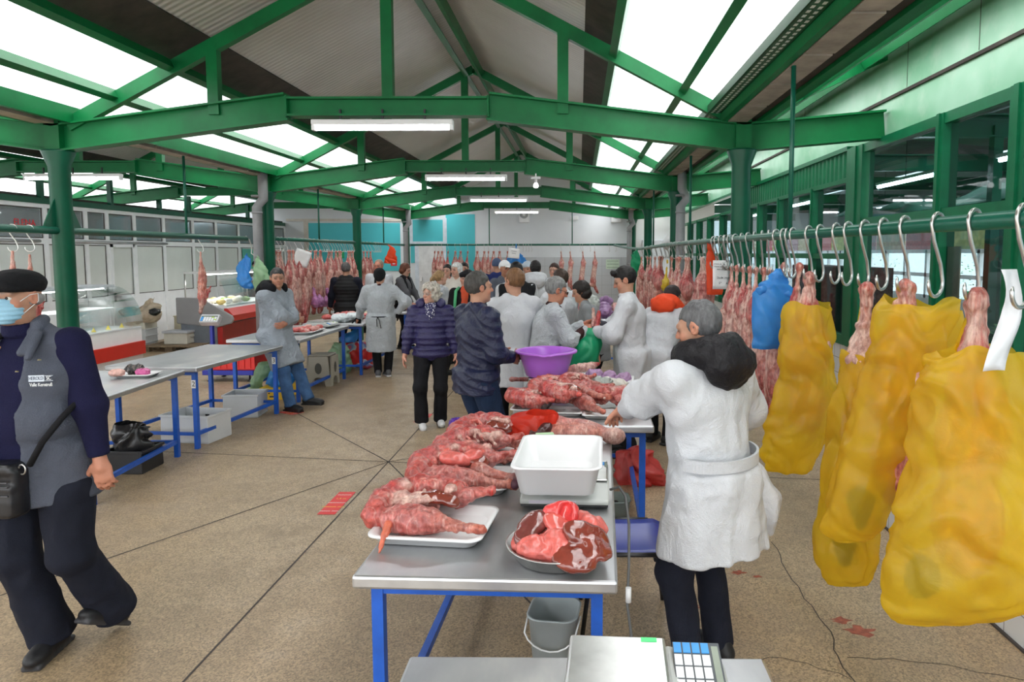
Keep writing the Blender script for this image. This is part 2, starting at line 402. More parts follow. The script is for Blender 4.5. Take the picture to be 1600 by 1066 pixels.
# frame of the window wall
b = MB(); b.bb(XW-.05, XW+.05, Y0, 6.7, 2.87, 2.95); b.bb(XW-.05, XW+.05, Y0, 6.7, 2.13, 2.24); b.bb(XW-.04, XW+.05, Y0, 6.7, .95, 1.03)
struct(b.build('window_frame_rail', FASM))
def post(y, w=.12, z0=.96, z1=2.95): 
    b = MB(); b.bb(XW-.06, XW+.06, y-w/2, y+w/2, z0, z1); b.bb(XW-.075, XW+.075, y-w/6, y+w/6, z0, z1); struct(b.build('window_post', FASM))
for y in (.4, 1.55, 2.5, 3.4, 5.28): post(y, .11)
post(4.35, .16); post(6.88, .38)
GLASSW = glass('window_glass', (.62, .72, .75), .97, body=(.05, .06, .07))
ngl = [0]
def pane(x0, x1, y0, y1, z0, z1, mat=None):
    ngl[0] += 1; b = MB(); b.bb(x0, x1, y0, y1, z0, z1); return struct(b.build('window_%d' % ngl[0], mat or GLASSW))
ys = [.4, 1.55, 2.5, 3.4, 4.35, 5.28, 6.7]
for a, c in zip(ys[:-1], ys[1:]):
    pane(XW, XW+.006, a+.05, c-.05, 2.24, 2.87); pane(XW, XW+.006, a+.05, c-.05, 1.03, 2.13)
# corrugated green panels and the further windows
def corr(y0, y1, z0, z1):
    n = int((y1-y0)/.02); b = MB()
    P = [[(XW-.02-.018*(1 if (i % 6) < 3 else 0)*(1), y0+(y1-y0)*i/n, z) for i in range(n+1)] for z in (z0, z1)]
    b.grid(P); b.sm = [False]*len(b.sm); struct(b.build('corrugated_panel', FASM, fix=False))
corr(7.08, 11.3, 2.655, 2.98)
b = MB(); b.bb(XW-.06, XW+.04, 7.07, 21.5, 2.94, 2.985); b.bb(XW-.06, XW+.04, 7.07, 21.5, 2.62, 2.67); b.bb(XW-.05, XW+.04, 7.07, 21.5, 1.84, 1.9); b.bb(XW-.04, XW+.05, 7.07, 21.5, .95, 1.05)
struct(b.build('window_frame_rail', FASM))
fy = [8.1, 9.45, 10.5, 11.35, 12.3, 13.3, 14.6, 15.9, 17.2]
for y in fy: post(y, .09, .96, 2.65)
for a, c in zip([7.05]+fy[:-1], fy):
    pane(XW, XW+.006, a+.04, c-.04, 1.9, 2.62); pane(XW, XW+.006, a+.04, c-.04, 1.05, 1.84)
# low tiled wall under the windows, stepping out near the camera
def tile_mat(sy=.16, sz=.16, c=(.72, .74, .75)):
    m, nt, p = _mat('white_wall_tile')
    tc = node(nt, 'ShaderNodeTexCoord'); mp = node(nt, 'ShaderNodeMapping'); mp.inputs['Rotation'].default_value = (0, PI/2, 0) 
    sx = node(nt, 'ShaderNodeSeparateXYZ'); cb = node(nt, 'ShaderNodeCombineXYZ'); L(nt, tc.outputs['Object'], sx.inputs[0])
    ad = node(nt, 'ShaderNodeMath', operation='ADD'); L(nt, sx.outputs['X'], ad.inputs[0]); L(nt, sx.outputs['Y'], ad.inputs[1])
    L(nt, ad.outputs[0], cb.inputs['X']); L(nt, sx.outputs['Z'], cb.inputs['Y'])
    br = node(nt, 'ShaderNodeTexBrick', offset=0); br.inputs['Scale'].default_value = 1; br.inputs['Brick Width'].default_value = sy; br.inputs['Row Height'].default_value = sz
    br.inputs['Mortar Size'].default_value = .004; br.inputs['Color1'].default_value = (*c, 1); br.inputs['Color2'].default_value = (*[x*.96 for x in c], 1); br.inputs['Mortar'].default_value = (.35, .35, .35, 1)
    L(nt, cb.outputs[0], br.inputs['Vector']); L(nt, br.outputs['Color'], p.inputs['Base Color']); p.inputs['Roughness'].default_value = .2; return m
TILE = tile_mat()
b = MB(); b.bb(2.13, 2.86, Y0, 5.2, 0, .36); struct(b.build('wall_plinth', TILE))
b = MB(); b.bb(XW-.03, XW+.08, 5.2, 21.5, 0, 1.0); struct(b.build('wall_right_base', TILE))
b = MB(); b.bb(XW-.03, XW+.08, Y0, 5.2, .36, 1.0); struct(b.build('wall_right_dado', TILE))
b = MB(); b.bb(2.115, 2.13, Y0, 5.2, 0, .012); struct(b.build('baseboard_right', JT))
# ================================================================== BACK WALL
YB = 21.5
b = MB(); b.bb(-15, 4, YB, YB+.15, 0, 4.9); struct(b.build('wall_back', plain('back_wall_white', (.70, .73, .76), .7, var=.06, vscale=.7)))
TQ = plain('turquoise_panel', (.07, .50, .56), .5, var=.06, vscale=.5); TQT = plain('pale_wood_frame', (.60, .56, .50), .6)
b = MB(); b.bb(-9.2, -5.45, YB-.03, YB, 2.90, 2.98); b.bb(-7.0, -6.86, YB-.03, YB, 1.0, 2.9); b.bb(-8.65, -8.5, YB-.03, YB, 0, 2.9); struct(b.build('trim_16', TQT))
for i, (x0, x1, z0, z1) in enumerate([(-8.5, -7.02, 1.35, 2.85), (-6.85, -5.62, 1.35, 2.85), (-5.22, -4.28, 2.26, 2.95), (-4.18, -3.27, 1.35, 3.12), (-5.3, -5.12, 1.6, 2.22)]):
    b = MB(); b.bb(x0, x1, YB-.02, YB, z0, z1); struct(b.build('wall_back_panel', TQ))
b = MB(); b.bb(-5.32, -4.2, YB-.05, YB, 2.2, 2.27)
for x in (-5.1, -4.24): b.bb(x-.06, x+.06, YB-.05, YB, 0, 2.2)
b.bb(-4.22, -4.15, YB-.03, YB, 2.2, 3.0); b.bb(-5.34, -5.22, YB-.03, YB, 2.2, 3.0); struct(b.build('trim_17', plain('door_frame_blue_white', (.62, .68, .76), .5)))
b = MB(); b.bb(-5.04, -4.3, YB-.04, YB, 0, 2.17); d = struct(b.build('door_1', plain('white_door', (.66, .67, .68), .5)))
b = MB(); b.bb(-5.0, -4.94, YB-.08, YB-.04, 1.02, 1.16); b.build('door_handle', STEEL, d)
GT = tile_mat(.3, .3, (.50, .52, .54))
b = MB(); b.bb(-3.27, 2.78, YB-.015, YB, 0, 1.78); struct(b.build('wall_back_tiling', GT))
# side return on the far right
b = MB(); b.bb(1.62, 4, 20.4, 20.5, 0, 4); struct(b.build('wall_return', WHITEW))
# ================================================================== LEFT BOOTH WALL
XB = -9.25
HAZY = glass('booth_glass', (.72, .78, .80), .70, body=(.55, .60, .62))
PAPER = plain('papered_glass', (.66, .70, .67), .4, var=.06, vscale=1.5)
b = MB(); b.bb(XB-.06, XB+.06, 6.5, 21.4, 2.75, 2.85); struct(b.build('booth_head_beam', GREEND))
yp = [6.5, 8.0, 9.4, 10.75, 11.78, 12.75, 13.33, 14.15, 15.15, 16.3, 17.35, 18.5, 19.6, 20.6, 21.4]
b = MB()
for z0, z1 in ((2.68, 2.75), (2.06, 2.16), (.98, 1.06)): b.bb(XB-.03, XB+.03, 6.5, 21.4, z0, z1)
for y in yp: b.bb(XB-.035, XB+.035, y-.045, y+.045, 0, 2.72)
b.bb(XB-.02, XB+.02, 6.5, 21.4, 0, 1.0); struct(b.build('wall_left', PVC))
for a, c in zip(yp[:-1], yp[1:]):
    pane(XB-.004, XB+.004, a+.045, c-.045, 2.16, 2.68, HAZY)
    pane(XB-.004, XB+.004, a+.045, c-.045, 1.06, 2.06, PAPER)
    b = MB()
    for z0, z1 in ((1.06, 2.06), (2.16, 2.68)):
        for yy in (a+.05, c-.05): b.bb(XB+.004, XB+.012, yy-.010, yy+.010, z0, z1)
        for zz in (z0+.008, z1-.008): b.bb(XB+.004, XB+.012, a+.05, c-.05, zz-.008, zz+.008)
    struct(b.build('window_gasket', JT))
b = MB(); b.bb(XB+.03, XB+.05, 13.37, 14.1, .03, 1.0); b.bb(XB+.03, XB+.05, 13.37, 13.44, 1.0, 2.08); b.bb(XB+.03, XB+.05, 14.04, 14.1, 1.0, 2.08); b.bb(XB+.03, XB+.05, 13.37, 14.1, 2.02, 2.08)
d = struct(b.build('door_2', PVC)); b = MB(); b.bb(XB+.05, XB+.08, 13.40, 13.43, .95, 1.12); b.bb(XB+.07, XB+.09, 13.40, 13.56, 1.02, 1.05); b.build('door_handle', BLACKP, d)
b = MB(); b.bb(XB+.031, XB+.04, 18.65, 19.25, .1, 2.02); struct(b.build('door_3', plain('sea_green_door', (.10, .42, .33), .5)))
b = MB(); b.tube([(XB+.06, 12.0, 2.11), (XB+.06, 15.2, 2.11)], .025, 8); b.tube([(XB+.06, 10, 2.11), (XB+.06, 11.6, 2.11)], .025, 8); struct(b.build('awning_roller', plain('grey_aluminium', (.45, .46, .47), .4, .6)))
# the inside of the booths: back wall, ceiling
b = MB(); b.bb(XB-3.2, XB-3.1, 6, 21.4, 0, 3); struct(b.build('wall_booth', plain('booth_wall', (.66, .69, .68), .8)))
b = MB(); b.bb(XB-3.2, XB-.03, 6, 21.4, 2.86, 2.9); struct(b.build('ceiling_booth', DARK))
for y in (9.3, 11.74, 13.5, 15.07, 16.22, 19.1):
    b = MB(); b.bb(XB-.04, XB+.04, y-.04, y+.04, 2.85, 3.32 if y < 16 else 3.25); struct(b.build('roof_prop', GREEND))
RED = plain('red_sign_vinyl', (.75, .02, .03), .5)
def sign(body, size, y, z, lab, vis=1):
    t = text('sign_lettering', body, size, RED, (XB+.012, y, z), (PI/2, 0, PI/2)); tag(t, lab, 'sign'); return t
sign('ELENA', .155, 11.36, 2.41, 'red capital letters reading ELENA on the upper booth window')
# ================================================================== RAILS, HOOK RODS, LIGHTS
def rail(pts, r=.029):
    b = MB(); b.tube(pts, r, 14); return struct(b.build('hanging_rail', RAILP))
RRAIL = [(1.35, .2, 1.995), (1.35, 5, 2.02), (1.35, 10.5, 2.03), (1.35, 15.4, 2.0), (1.2, 18, 2.05), (1.0, 19.6, 2.13)]
rail(RRAIL); rail([(-4.83, 1, 2.11), (-4.83, 9.9, 2.11)], .036); rail([(-4.83, 10.55, 2.13), (-4.83, 14.7, 2.13)], .03); rail([(-4.83, 14.9, 2.13), (-4.83, 19.6, 2.13)], .03); rail([(-4.86, 19.6, 2.14), (1.5, 19.6, 2.15)], .028)
def rod(x, y, z0, z1=3.16, r=.016):
    b = MB(); b.tube([(x, y, z0), (x, y, z1)], r, 8); struct(b.build('rail_rod', RAILP))
for y in (4.45, 8.45, 12.6): rod(1.36, y, 2.02, 3.2)
for y in (8.4, 12.7, 16.9): rod(-4.83, y, 2.11, 3.17)
rod(-2.57, 19.6, 2.15, 3.3); rod(-.2, 19.6, 2.15, 3.3)
for y in (6.375,):
    b = MB()
    for s in (-1, 1): b.prism([(s*.08, 2.13), (s*.24, 2.13), (s*.08, 2.42)], 'x', -4.836, -4.824)
    b.v = [(v[0], v[1]+y, v[2]) for v in b.v]; struct(b.build('rail_bracket', GREEND))
def tubelight(x0, x1, y, z, label, on=True):
    t = thing('fluorescent_lamp', ((x0+x1)/2, y, z), label, 'lamp', 'fluorescent lamps under the roof trusses'); w = (x1-x0)/2
    b = MB(); b.bb(-w, w, -.045, .045, .005, .055); b.build('lamp_housing', WHITEP, t, .01)
    b = MB(); b.tube([(-w+.04, 0, -.02), (w-.04, 0, -.02)], .018, 10); b.build('lamp_tube', emit('lit_lamp_tube', (.93, .95, 1.0), 14), t)
    for s in (-1, 1):
        b = MB(); b.bb(s*w-.03*(s > 0), s*w+.03*(s < 0), -.03, .03, -.04, .01); b.build('lamp_socket', WHITEP, t)
    for s in (-.6, 0, .6):
        b = MB(); b.bb(s*w-.008, s*w+.008, -.01, .01, .055, .15 if y > 6 else .1); b.build('hanger', BLACKP, t)
tubelight(-2.44, -1.15, 6.33, 3.06, 'lit tube lamp under the truss nearest the camera, hall centre')
tubelight(-2.36, -1.11, 10.58, 3.05, 'lit tube lamp under the second truss, hall centre')
tubelight(-2.36, -1.11, 14.83, 3.05, 'lit tube lamp under the third truss, above the crowd')
tubelight(-2.36, -1.11, 19.1, 3.05, 'lit tube lamp under the truss closest to the back wall')
tubelight(-8.5, -7.0, 10.5, 3.06, 'lit tube lamp under the truss of the left aisle, behind the round column')
t = thing('light_bulb', (-.66, 10.5, 2.98), 'bare white bulb in a socket hanging under the second truss', 'lamp')
b = MB(); b.lathe([(.0, -.09), (.03, -.085), (.042, -.06), (.035, -.03), (.018, -.005)], n=16); b.build('bulb', emit('bulb_glow', (1, .98, .95), 1.2), t)
b = MB(); b.lathe([(.02, -.01), (.022, .05), (0, .05)], n=12); b.bb(-.07, .07, -.02, .02, .05, .08); b.bb(-.01, .01, -.01, .01, .07, .13); b.build('bulb_socket', WHITEP, t)
# ================================================================== smooth-surface modelling (distance fields -> one continuous mesh)
def vnoise(p, seed=0):
    """lattice value noise in [-1,1] for points p (n,3)"""
    i = np.floor(p).astype(np.int64); f = (p-i).astype(np.float32); f = f*f*(3-2*f); out = 0
    for dx in (0, 1):
        for dy in (0, 1):
            for dz in (0, 1):
                h = ((i[:, 0]+dx)*73856093) ^ ((i[:, 1]+dy)*19349663) ^ ((i[:, 2]+dz)*83492791) ^ (seed*2654435)
                h = (h ^ (h >> 13))*1274126177 & 0x7fffffff
                v = ((h >> 8) & 0xffff)/32767.5-1
                out = out+v*(f[:, 0] if dx else 1-f[:, 0])*(f[:, 1] if dy else 1-f[:, 1])*(f[:, 2] if dz else 1-f[:, 2])
    return out
A3 = lambda v: np.asarray(v, dtype=np.float64)
def rot3(e): return np.array(Euler(e).to_matrix())
class Pr: pass
def cap(a, b, ra, rb=None, col=None, k=None, sub=False):
    """tapered round limb from a to b"""
    q = Pr(); q.t = 'c'; q.a = A3(a); q.b = A3(b); q.ra = ra; q.rb = ra if rb is None else rb; q.col = col; q.k = k; q.sub = sub
    r = max(q.ra, q.rb); q.lo = np.minimum(q.a, q.b)-r; q.hi = np.maximum(q.a, q.b)+r; return q
def ell(c, r, rot=None, col=None, k=None, sub=False):
    q = Pr(); q.t = 'e'; q.c = A3(c); q.r = A3(r); q.R = np.eye(3) if rot is None else (rot if isinstance(rot, np.ndarray) else rot3(rot)); q.col = col; q.k = k; q.sub = sub
    m = np.abs(q.R) @ q.r; q.lo = q.c-m; q.hi = q.c+m; return q
def con(a, b, ra, rb, xdir=(1, 0, 0), rnd=.006, col=None, k=None, sub=False):
    """flat-ended elliptical cone from a to b; ra, rb = (radius along xdir, radius across)"""
    q = Pr(); q.t = 'k'; q.a = A3(a); q.b = A3(b); q.ra = A3(ra if np.ndim(ra) else (ra, ra)); q.rb = A3(rb if np.ndim(rb) else (rb, rb))
    d = q.b-q.a; q.L = np.linalg.norm(d); q.d = d/q.L; x = A3(xdir); x = x-q.d*(x@q.d); q.x = x/np.linalg.norm(x); q.y = np.cross(q.d, q.x); q.rnd = rnd; q.col = col; q.k = k; q.sub = sub
    r = max(q.ra.max(), q.rb.max()); q.lo = np.minimum(q.a, q.b)-r; q.hi = np.maximum(q.a, q.b)+r; return q
def bxx(c, h, rot=None, rnd=.01, col=None, k=None, sub=False):
    q = Pr(); q.t = 'b'; q.c = A3(c); q.h = A3(h); q.R = np.eye(3) if rot is None else (rot if isinstance(rot, np.ndarray) else rot3(rot)); q.rnd = rnd; q.col = col; q.k = k; q.sub = sub
    m = np.abs(q.R) @ q.h; q.lo = q.c-m; q.hi = q.c+m; return q
def pdist(q, P):
    if q.t == 'c':
        ab = q.b-q.a; t = np.clip(((P-q.a)@ab)/max(ab@ab, 1e-9), 0, 1); D = P-q.a-t[..., None]*ab
        return np.sqrt((D*D).sum(-1))-(q.ra+(q.rb-q.ra)*t)
    if q.t == 'e':
        D = (P-q.c)@q.R; k0 = np.sqrt(((D/q.r)**2).sum(-1)); k1 = np.sqrt(((D/q.r**2)**2).sum(-1))+1e-9
        return k0*(k0-1)/k1
    if q.t == 'k':
        D = P-q.a; h = D@q.d; t = np.clip(h/q.L, 0, 1); rx = q.ra[0]+(q.rb[0]-q.ra[0])*t; ry = q.ra[1]+(q.rb[1]-q.ra[1])*t
        u = D@q.x; v = D@q.y; s = (np.sqrt((u/rx)**2+(v/ry)**2+1e-12)-1)*np.minimum(rx, ry)
        e = np.maximum(-h, h-q.L); a = np.maximum(s+q.rnd, 0); c = np.maximum(e+q.rnd, 0)
        return np.sqrt(a*a+c*c)+np.minimum(np.maximum(s, e)+q.rnd, 0)-q.rnd
    D = np.abs((P-q.c)@q.R)-(q.h-q.rnd); return np.sqrt((np.maximum(D, 0)**2).sum(-1))+np.minimum(D.max(-1), 0)-q.rnd
def blob(name, prims, mat, vox=.012, k=.02, disp=None, parent=None, defcol=(1, 1, 1), mesh_only=False, soft=.008):
    lo = np.min([q.lo for q in prims if not q.sub], 0)-3*vox-.01; hi = np.max([q.hi for q in prims if not q.sub], 0)+3*vox+.01
    n = np.ceil((hi-lo)/vox).astype(int)+1
    ax = [lo[i]+vox*np.arange(n[i]) for i in range(3)]
    d = np.full(n, 1.0, dtype=np.float32)
    for q in prims:
        kk = k if q.k is None else q.k; m = kk+2.5*vox
        i0 = np.maximum(np.floor((q.lo-m-lo)/vox).astype(int), 0); i1 = np.minimum(np.ceil((q.hi+m-lo)/vox).astype(int)+1, n)
        if (i1 <= i0).any(): continue
        sl = tuple(slice(i0[i], i1[i]) for i in range(3))
        P = np.stack(np.meshgrid(*[ax[i][sl[i]] for i in range(3)], indexing='ij'), -1)
        e = pdist(q, P).astype(np.float32); o = d[sl]
        if q.sub:
            e = -e; h = np.maximum(kk-np.abs(o-e), 0)/max(kk, 1e-6); d[sl] = np.maximum(o, e)+h*h*kk*.25
        else:
            h = np.maximum(kk-np.abs(o-e), 0)/max(kk, 1e-6); d[sl] = np.minimum(o, e)-h*h*kk*.25
    if disp is not None:
        msk = np.abs(d) < 4*vox+.02; ii = np.argwhere(msk); P = lo+ii*vox
        d[msk] += disp(P).astype(np.float32)
    # surface nets
    s = d < 0; c = [s[a:n[0]-1+a, b:n[1]-1+b, e:n[2]-1+e] for a in (0, 1) for b in (0, 1) for e in (0, 1)]
    cnt = sum(x.astype(np.int8) for x in c); act = (cnt > 0) & (cnt < 8); idx = np.argwhere(act)
    imap = -np.ones(act.shape, dtype=np.int64); imap[act] = np.arange(len(idx))
    acc = np.zeros((len(idx), 3)); w = np.zeros(len(idx))
    cor = [(a, b, e) for a in (0, 1) for b in (0, 1) for e in (0, 1)]
    for p in cor:
        for axn in range(3):
            if p[axn]: continue
            r = list(p); r[axn] = 1
            va = d[idx[:, 0]+p[0], idx[:, 1]+p[1], idx[:, 2]+p[2]]; vb = d[idx[:, 0]+r[0], idx[:, 1]+r[1], idx[:, 2]+r[2]]
            x = (va < 0) != (vb < 0); t = np.where(x, va/np.where(x, va-vb, 1), 0)
            pt = np.repeat(np.array([p], float), len(idx), 0); pt[:, axn] = t
            acc += pt*x[:, None]; w += x
    V = lo+(idx+acc/np.maximum(w, 1)[:, None])*vox
    F = []
    for axn in range(3):
        u, v = (axn+1) % 3, (axn+2) % 3
        sh = [n[0], n[1], n[2]]; sa = [slice(None)]*3; sb = [slice(None)]*3; sa[axn] = slice(0, sh[axn]-1); sb[axn] = slice(1, sh[axn])
        A, B = s[tuple(sa)], s[tuple(sb)]; ed = np.argwhere(A != B)
        ok = (ed[:, u] > 0) & (ed[:, v] > 0) & (ed[:, u] < n[u]-1) & (ed[:, v] < n[v]-1); ed = ed[ok]
        def g(du, dv):
            q = ed.copy(); q[:, u] += du; q[:, v] += dv; return imap[q[:, 0], q[:, 1], q[:, 2]]
        Q = np.stack([g(-1, -1), g(0, -1), g(0, 0), g(-1, 0)], 1)
        fl = A[ed[:, 0], ed[:, 1], ed[:, 2]]; Q[~fl] = Q[~fl][:, ::-1]; F.append(Q)
    F = np.concatenate(F); F = F[(F >= 0).all(1)]
    me = bpy.data.meshes.new(name); me.vertices.add(len(V)); me.vertices.foreach_set('co', V.astype(np.float32).ravel())
    me.loops.add(len(F)*4); me.loops.foreach_set('vertex_index', F.astype(np.int32).ravel())
    me.polygons.add(len(F)); me.polygons.foreach_set('loop_start', np.arange(len(F), dtype=np.int32)*4)
    try: me.polygons.foreach_set('loop_total', np.full(len(F), 4, dtype=np.int32))
    except Exception: pass
    me.polygons.foreach_set('use_smooth', np.ones(len(F), dtype=bool)); me.update(calc_edges=True)
    cols = [q for q in prims if q.col is not None]
    if cols:
        num = np.zeros((len(V), 3)); den = np.full(len(V), 1e-30); best = np.full(len(V), 1e9)
        ds = []
        for q in cols:
            e = pdist(q, V); e = np.abs(e) if q.sub else e; ds.append(e); best = np.minimum(best, e)
        for q, e in zip(cols, ds):
            ww = np.exp(-np.clip((e-best)/soft, 0, 30)); num += ww[:, None]*A3(q.col); den += ww
        C = num/den[:, None]
        at = me.attributes.new('tint', 'FLOAT_COLOR', 'POINT'); at.data.foreach_set('color', np.concatenate([C, np.ones((len(V), 1))], 1).astype(np.float32).ravel())
    if mesh_only: return me
    return link(name, me, mat, parent)
# ================================================================== PEOPLE
def fabric(name, c, rough=.85, var=.10, bmp=.25, bscale=300, sheen=.0, spec=.2, crease=0):
    if name in MATS: return MATS[name]
    m, nt, p = _mat(name)
    f = noise(nt, 7, 4)
    L(nt, ramp(nt, f, [(.3, tuple(x*(1-var) for x in c)), (.7, tuple(min(1, x*(1+var)) for x in c))]), p.inputs['Base Color'])
    p.inputs['Roughness'].default_value = rough; p.inputs['Specular IOR Level'].default_value = spec; p.inputs['Sheen Weight'].default_value = sheen
    h = noise(nt, bscale, 2)
    if crease:
        g = noise(nt, 9, 5, .6, dist=1.2); ad = node(nt, 'ShaderNodeMath', operation='MULTIPLY_ADD'); ad.inputs[1].default_value = crease*8; L(nt, g, ad.inputs[0]); L(nt, h, ad.inputs[2]); h = ad.outputs[0]
    bump(nt, p, h, bmp, .006 if not crease else .02); MATS[name] = m; return m
SKIN = attr_mat('skin', .48, .35, amount=.14, scale=22, bmp=.12, bscale=160)
HAIRM = attr_mat('hair', .55, .3, amount=.55, scale=60, bmp=.6, bscale=120, stretch=(1, 1, .25))
SHOEM = attr_mat('shoe_material', .5, .4, amount=.12, scale=30)
EYEM = plain('eye_white', (.75, .73, .70), .15, var=.02); IRIS = plain('eye_dark', (.03, .02, .015), .1, var=.05)
WCOAT = fabric('white_cotton_coat', (.57, .585, .615), .8, .03, .35, 200, crease=.6)
GOWN = fabric('white_nonwoven_gown', (.47, .50, .53), .65, .08, .5, 120, crease=.9, spec=.3)
NAVY = fabric('navy_nylon', (.010, .014, .048), .42, .15, .3, 60, spec=.45, crease=.5)
BLACKC = fabric('black_cloth', (.010, .010, .012), .85, .2, crease=.4)
DNAVY = fabric('dark_navy_cloth', (.012, .014, .024), .85, .2, crease=.5)
JEANS = fabric('blue_jeans', (.06, .13, .27), .85, .3, .4, crease=.5); DJEANS = fabric('dark_jeans', (.014, .028, .065), .85, .25, .4, crease=.5)
NAVKNIT = fabric('navy_knit', (.011, .011, .042), .9, .12, .4, 260, crease=.2)
GREYV = fabric('grey_waistcoat_cloth', (.085, .095, .125), .8, .10, .35, 150, crease=.5)
def ik(A, T, l1, l2, pole):
    A, T = Vector(A), Vector(T); d = T-A; D = min(d.length, (l1+l2)*.999); d.normalize(); T = A+d*D
    a = (l1*l1-l2*l2+D*D)/(2*D); h = math.sqrt(max(l1*l1-a*a, 0)); p = Vector(pole); p = p-d*p.dot(d)
    p = p.normalized() if p.length > 1e-5 else Vector((0, 1, 0)); return A+d*a+p*h, T
def hand_prims(Wp, d, n, side, s, curl, col):
    """palm, four fingers and a thumb. d finger direction, n palm normal, side +1/-1 = where the thumb leaves"""
    Wp, d, n = Vector(Wp), Vector(d).normalized(), Vector(n); n = (n-d*n.dot(d)).normalized(); v = d.cross(n)*side; P = []
    R = np.array([list(v), list(d), list(n)]).T
    P.append(ell(Wp+d*.05*s, (.042*s, .056*s, .017*s), R, col)); P.append(cap(Wp-d*.03*s, Wp+d*.03*s, .027*s, .030*s, col))
    for i, Lf in enumerate((.074, .082, .077, .060)):
        p = Wp+d*(.088-.004*abs(i-1.2))*s+v*(.030-.0205*i)*s; q = d.copy(); r = .0098
        for j, (fr, cu) in enumerate(((.45, .55), (.31, 1.0), (.24, .8))):
            an = curl*cu*(1+.10*i); q = (q*math.cos(an)+n*math.sin(an)).normalized(); nn = (n*math.cos(an)-d*math.sin(an)) if j == 0 else n
            t = p+q*Lf*fr*s; P.append(cap(p, t, r*s, (r-.0009)*s, col, k=.004)); p = t; r -= .0009
    p = Wp+d*.022*s+v*.034*s; q = (d*.62+v*.62+n*.42).normalized()
    for Lf, r in ((.042, .0135), (.034, .0115)):
        t = p+q*Lf*s; P.append(cap(p, t, r*s, (r-.0015)*s, col, k=.008)); p = t; q = (q+n*.35*min(1, curl+.3)+d*.25).normalized()
    return P
SK = {'light': (.58, .34, .25), 'mid': (.50, .27, .18), 'tan': (.42, .20, .12)}
def merge(meshes, name):
    bm = bmesh.new()
    for m in meshes: bm.from_mesh(m); 
    me = bpy.data.meshes.new(name); bm.to_mesh(me); bm.free()
    for m in meshes: bpy.data.meshes.remove(m)
    return me
def person(label, x, y, rz, H=1.72, w=1., belly=0, lean=0, pel=(0, 0, 1.0), side=0, hy=0, hp=0, hr=0, arms=None, feet=None, skin='mid', brow=(.05, .035, .03),
           hair=None, haircol=(.03, .025, .02), top=None, bottom=None, shoes=((.012, .012, .013), (.012, .012, .013)), vox=.010, face=True, curl=.5, palms=None, z=0, eyes=False, group=None):
    s = H/1.75; D = math.radians; sk = A3(SK[skin]) if isinstance(skin, str) else A3(skin)
    pv = Vector((pel[0], pel[1], .93*s*pel[2])); la, sa = D(lean), D(side)
    sp = Vector((math.sin(sa), math.sin(la)*math.cos(sa), math.cos(la)*math.cos(sa))).normalized(); fw = Vector((0, math.cos(la), -math.sin(la))); xr = fw.cross(sp).normalized()
    at = lambda u, f, r: pv+sp*u*s+fw*f*s+xr*r*s
    nb = at(.555, -.005, 0); up = (sp*.35+Vector((0, 0, 1))*.65).normalized(); hc = nb+up*.155*s+fw*.022*s
    Rh = np.array((Matrix.Rotation(D(hy), 3, 'Z') @ Matrix.Rotation(D(-la*57.3*.25+hp), 3, 'X') @ Matrix.Rotation(D(hr), 3, 'Y')))
    h = lambda a, b, c: Vector(A3(hc)+Rh@(A3((a, b, c))*s))
    he = lambda c, r, **k: ell(h(*c), A3(r)*s, Rh, **k)
    sh = {m: at(.49, -.005, g*.178*w) for m, g in (('L', -1), ('R', 1))}
    hip = {m: pv+Vector((g*.092*w*s, 0, -.02*s)) for m, g in (('L', -1), ('R', 1))}
    arms = arms or {}; feet = feet or {}; el, wr, kn, an = {}, {}, {}, {}
    for m, g in (('L', -1), ('R', 1)):
        a = arms.get(m, (g*.27, .06, .86)); pole = a[3] if len(a) > 3 else (g*.45, -.7, -.4)
        el[m], wr[m] = ik(sh[m], Vector(a[:3])*s, .29*s, .255*s, pole)
        f = feet.get(m, (g*.10, .02, 0)); an[m] = Vector((f[0]*s, f[1]*s, (.085+f[2])*s)); kn[m], an[m] = ik(hip[m], an[m], .435*s, .425*s, (g*.12, 1, 0))
    ct = sk*1.0; lip = sk*A3((.92, .62, .62)); red = sk*A3((1.05, .85, .82)); P = []
    # body
    P += [ell(at(0, 0, 0), A3((.155*w, .11+belly*.4, .13))*s, col=ct), ell(at(.16, .01+belly*.3, 0), A3((.14*w, .105+belly*.5, .16))*s, col=ct), ell(at(.34, 0, 0), A3((.165*w, .115, .19))*s, col=ct), cap(sh['L'], sh['R'], .05*s, col=ct)]
    for m in 'LR':
        P += [cap(sh[m], el[m], .050*s, .040*s, ct), cap(el[m], wr[m], .040*s, .027*s, ct), cap(hip[m], kn[m], .08*s, .055*s, ct), cap(kn[m], an[m], .052*s, .036*s, ct), cap(an[m]-Vector((0, 0, .02))*s, an[m]+Vector((0, .03, -.035))*s, .034*s, .03*s, ct)]
    P += [cap(nb-up*.03*s, h(0, -.012, -.05), .056*s, .052*s, ct), he((0, -.012, .012), (.075, .095, .097), col=ct), he((0, .022, -.05), (.060, .068, .085), col=ct),
          he((0, .03, -.085), (.050, .052, .04), col=ct), he((0, .073, -.108), (.022, .018, .018), col=ct)]
    for g in (-1, 1):
        P += [he((g*.036, .060, -.042), (.024, .022, .022), col=red), he((g*.078, -.004, -.014), (.010, .021, .033), col=red, k=.006)]
    P += [cap(h(-.038, .080, .010), h(.038, .080, .010), .013*s, col=ct), cap(h(0, .088, .0), h(0, .108, -.036), .009*s, .0135*s, red, k=.01), he((-.012, .098, -.041), (.009, .010, .008), col=red, k=.006), he((.012, .098, -.041), (.009, .010, .008), col=red, k=.006)]
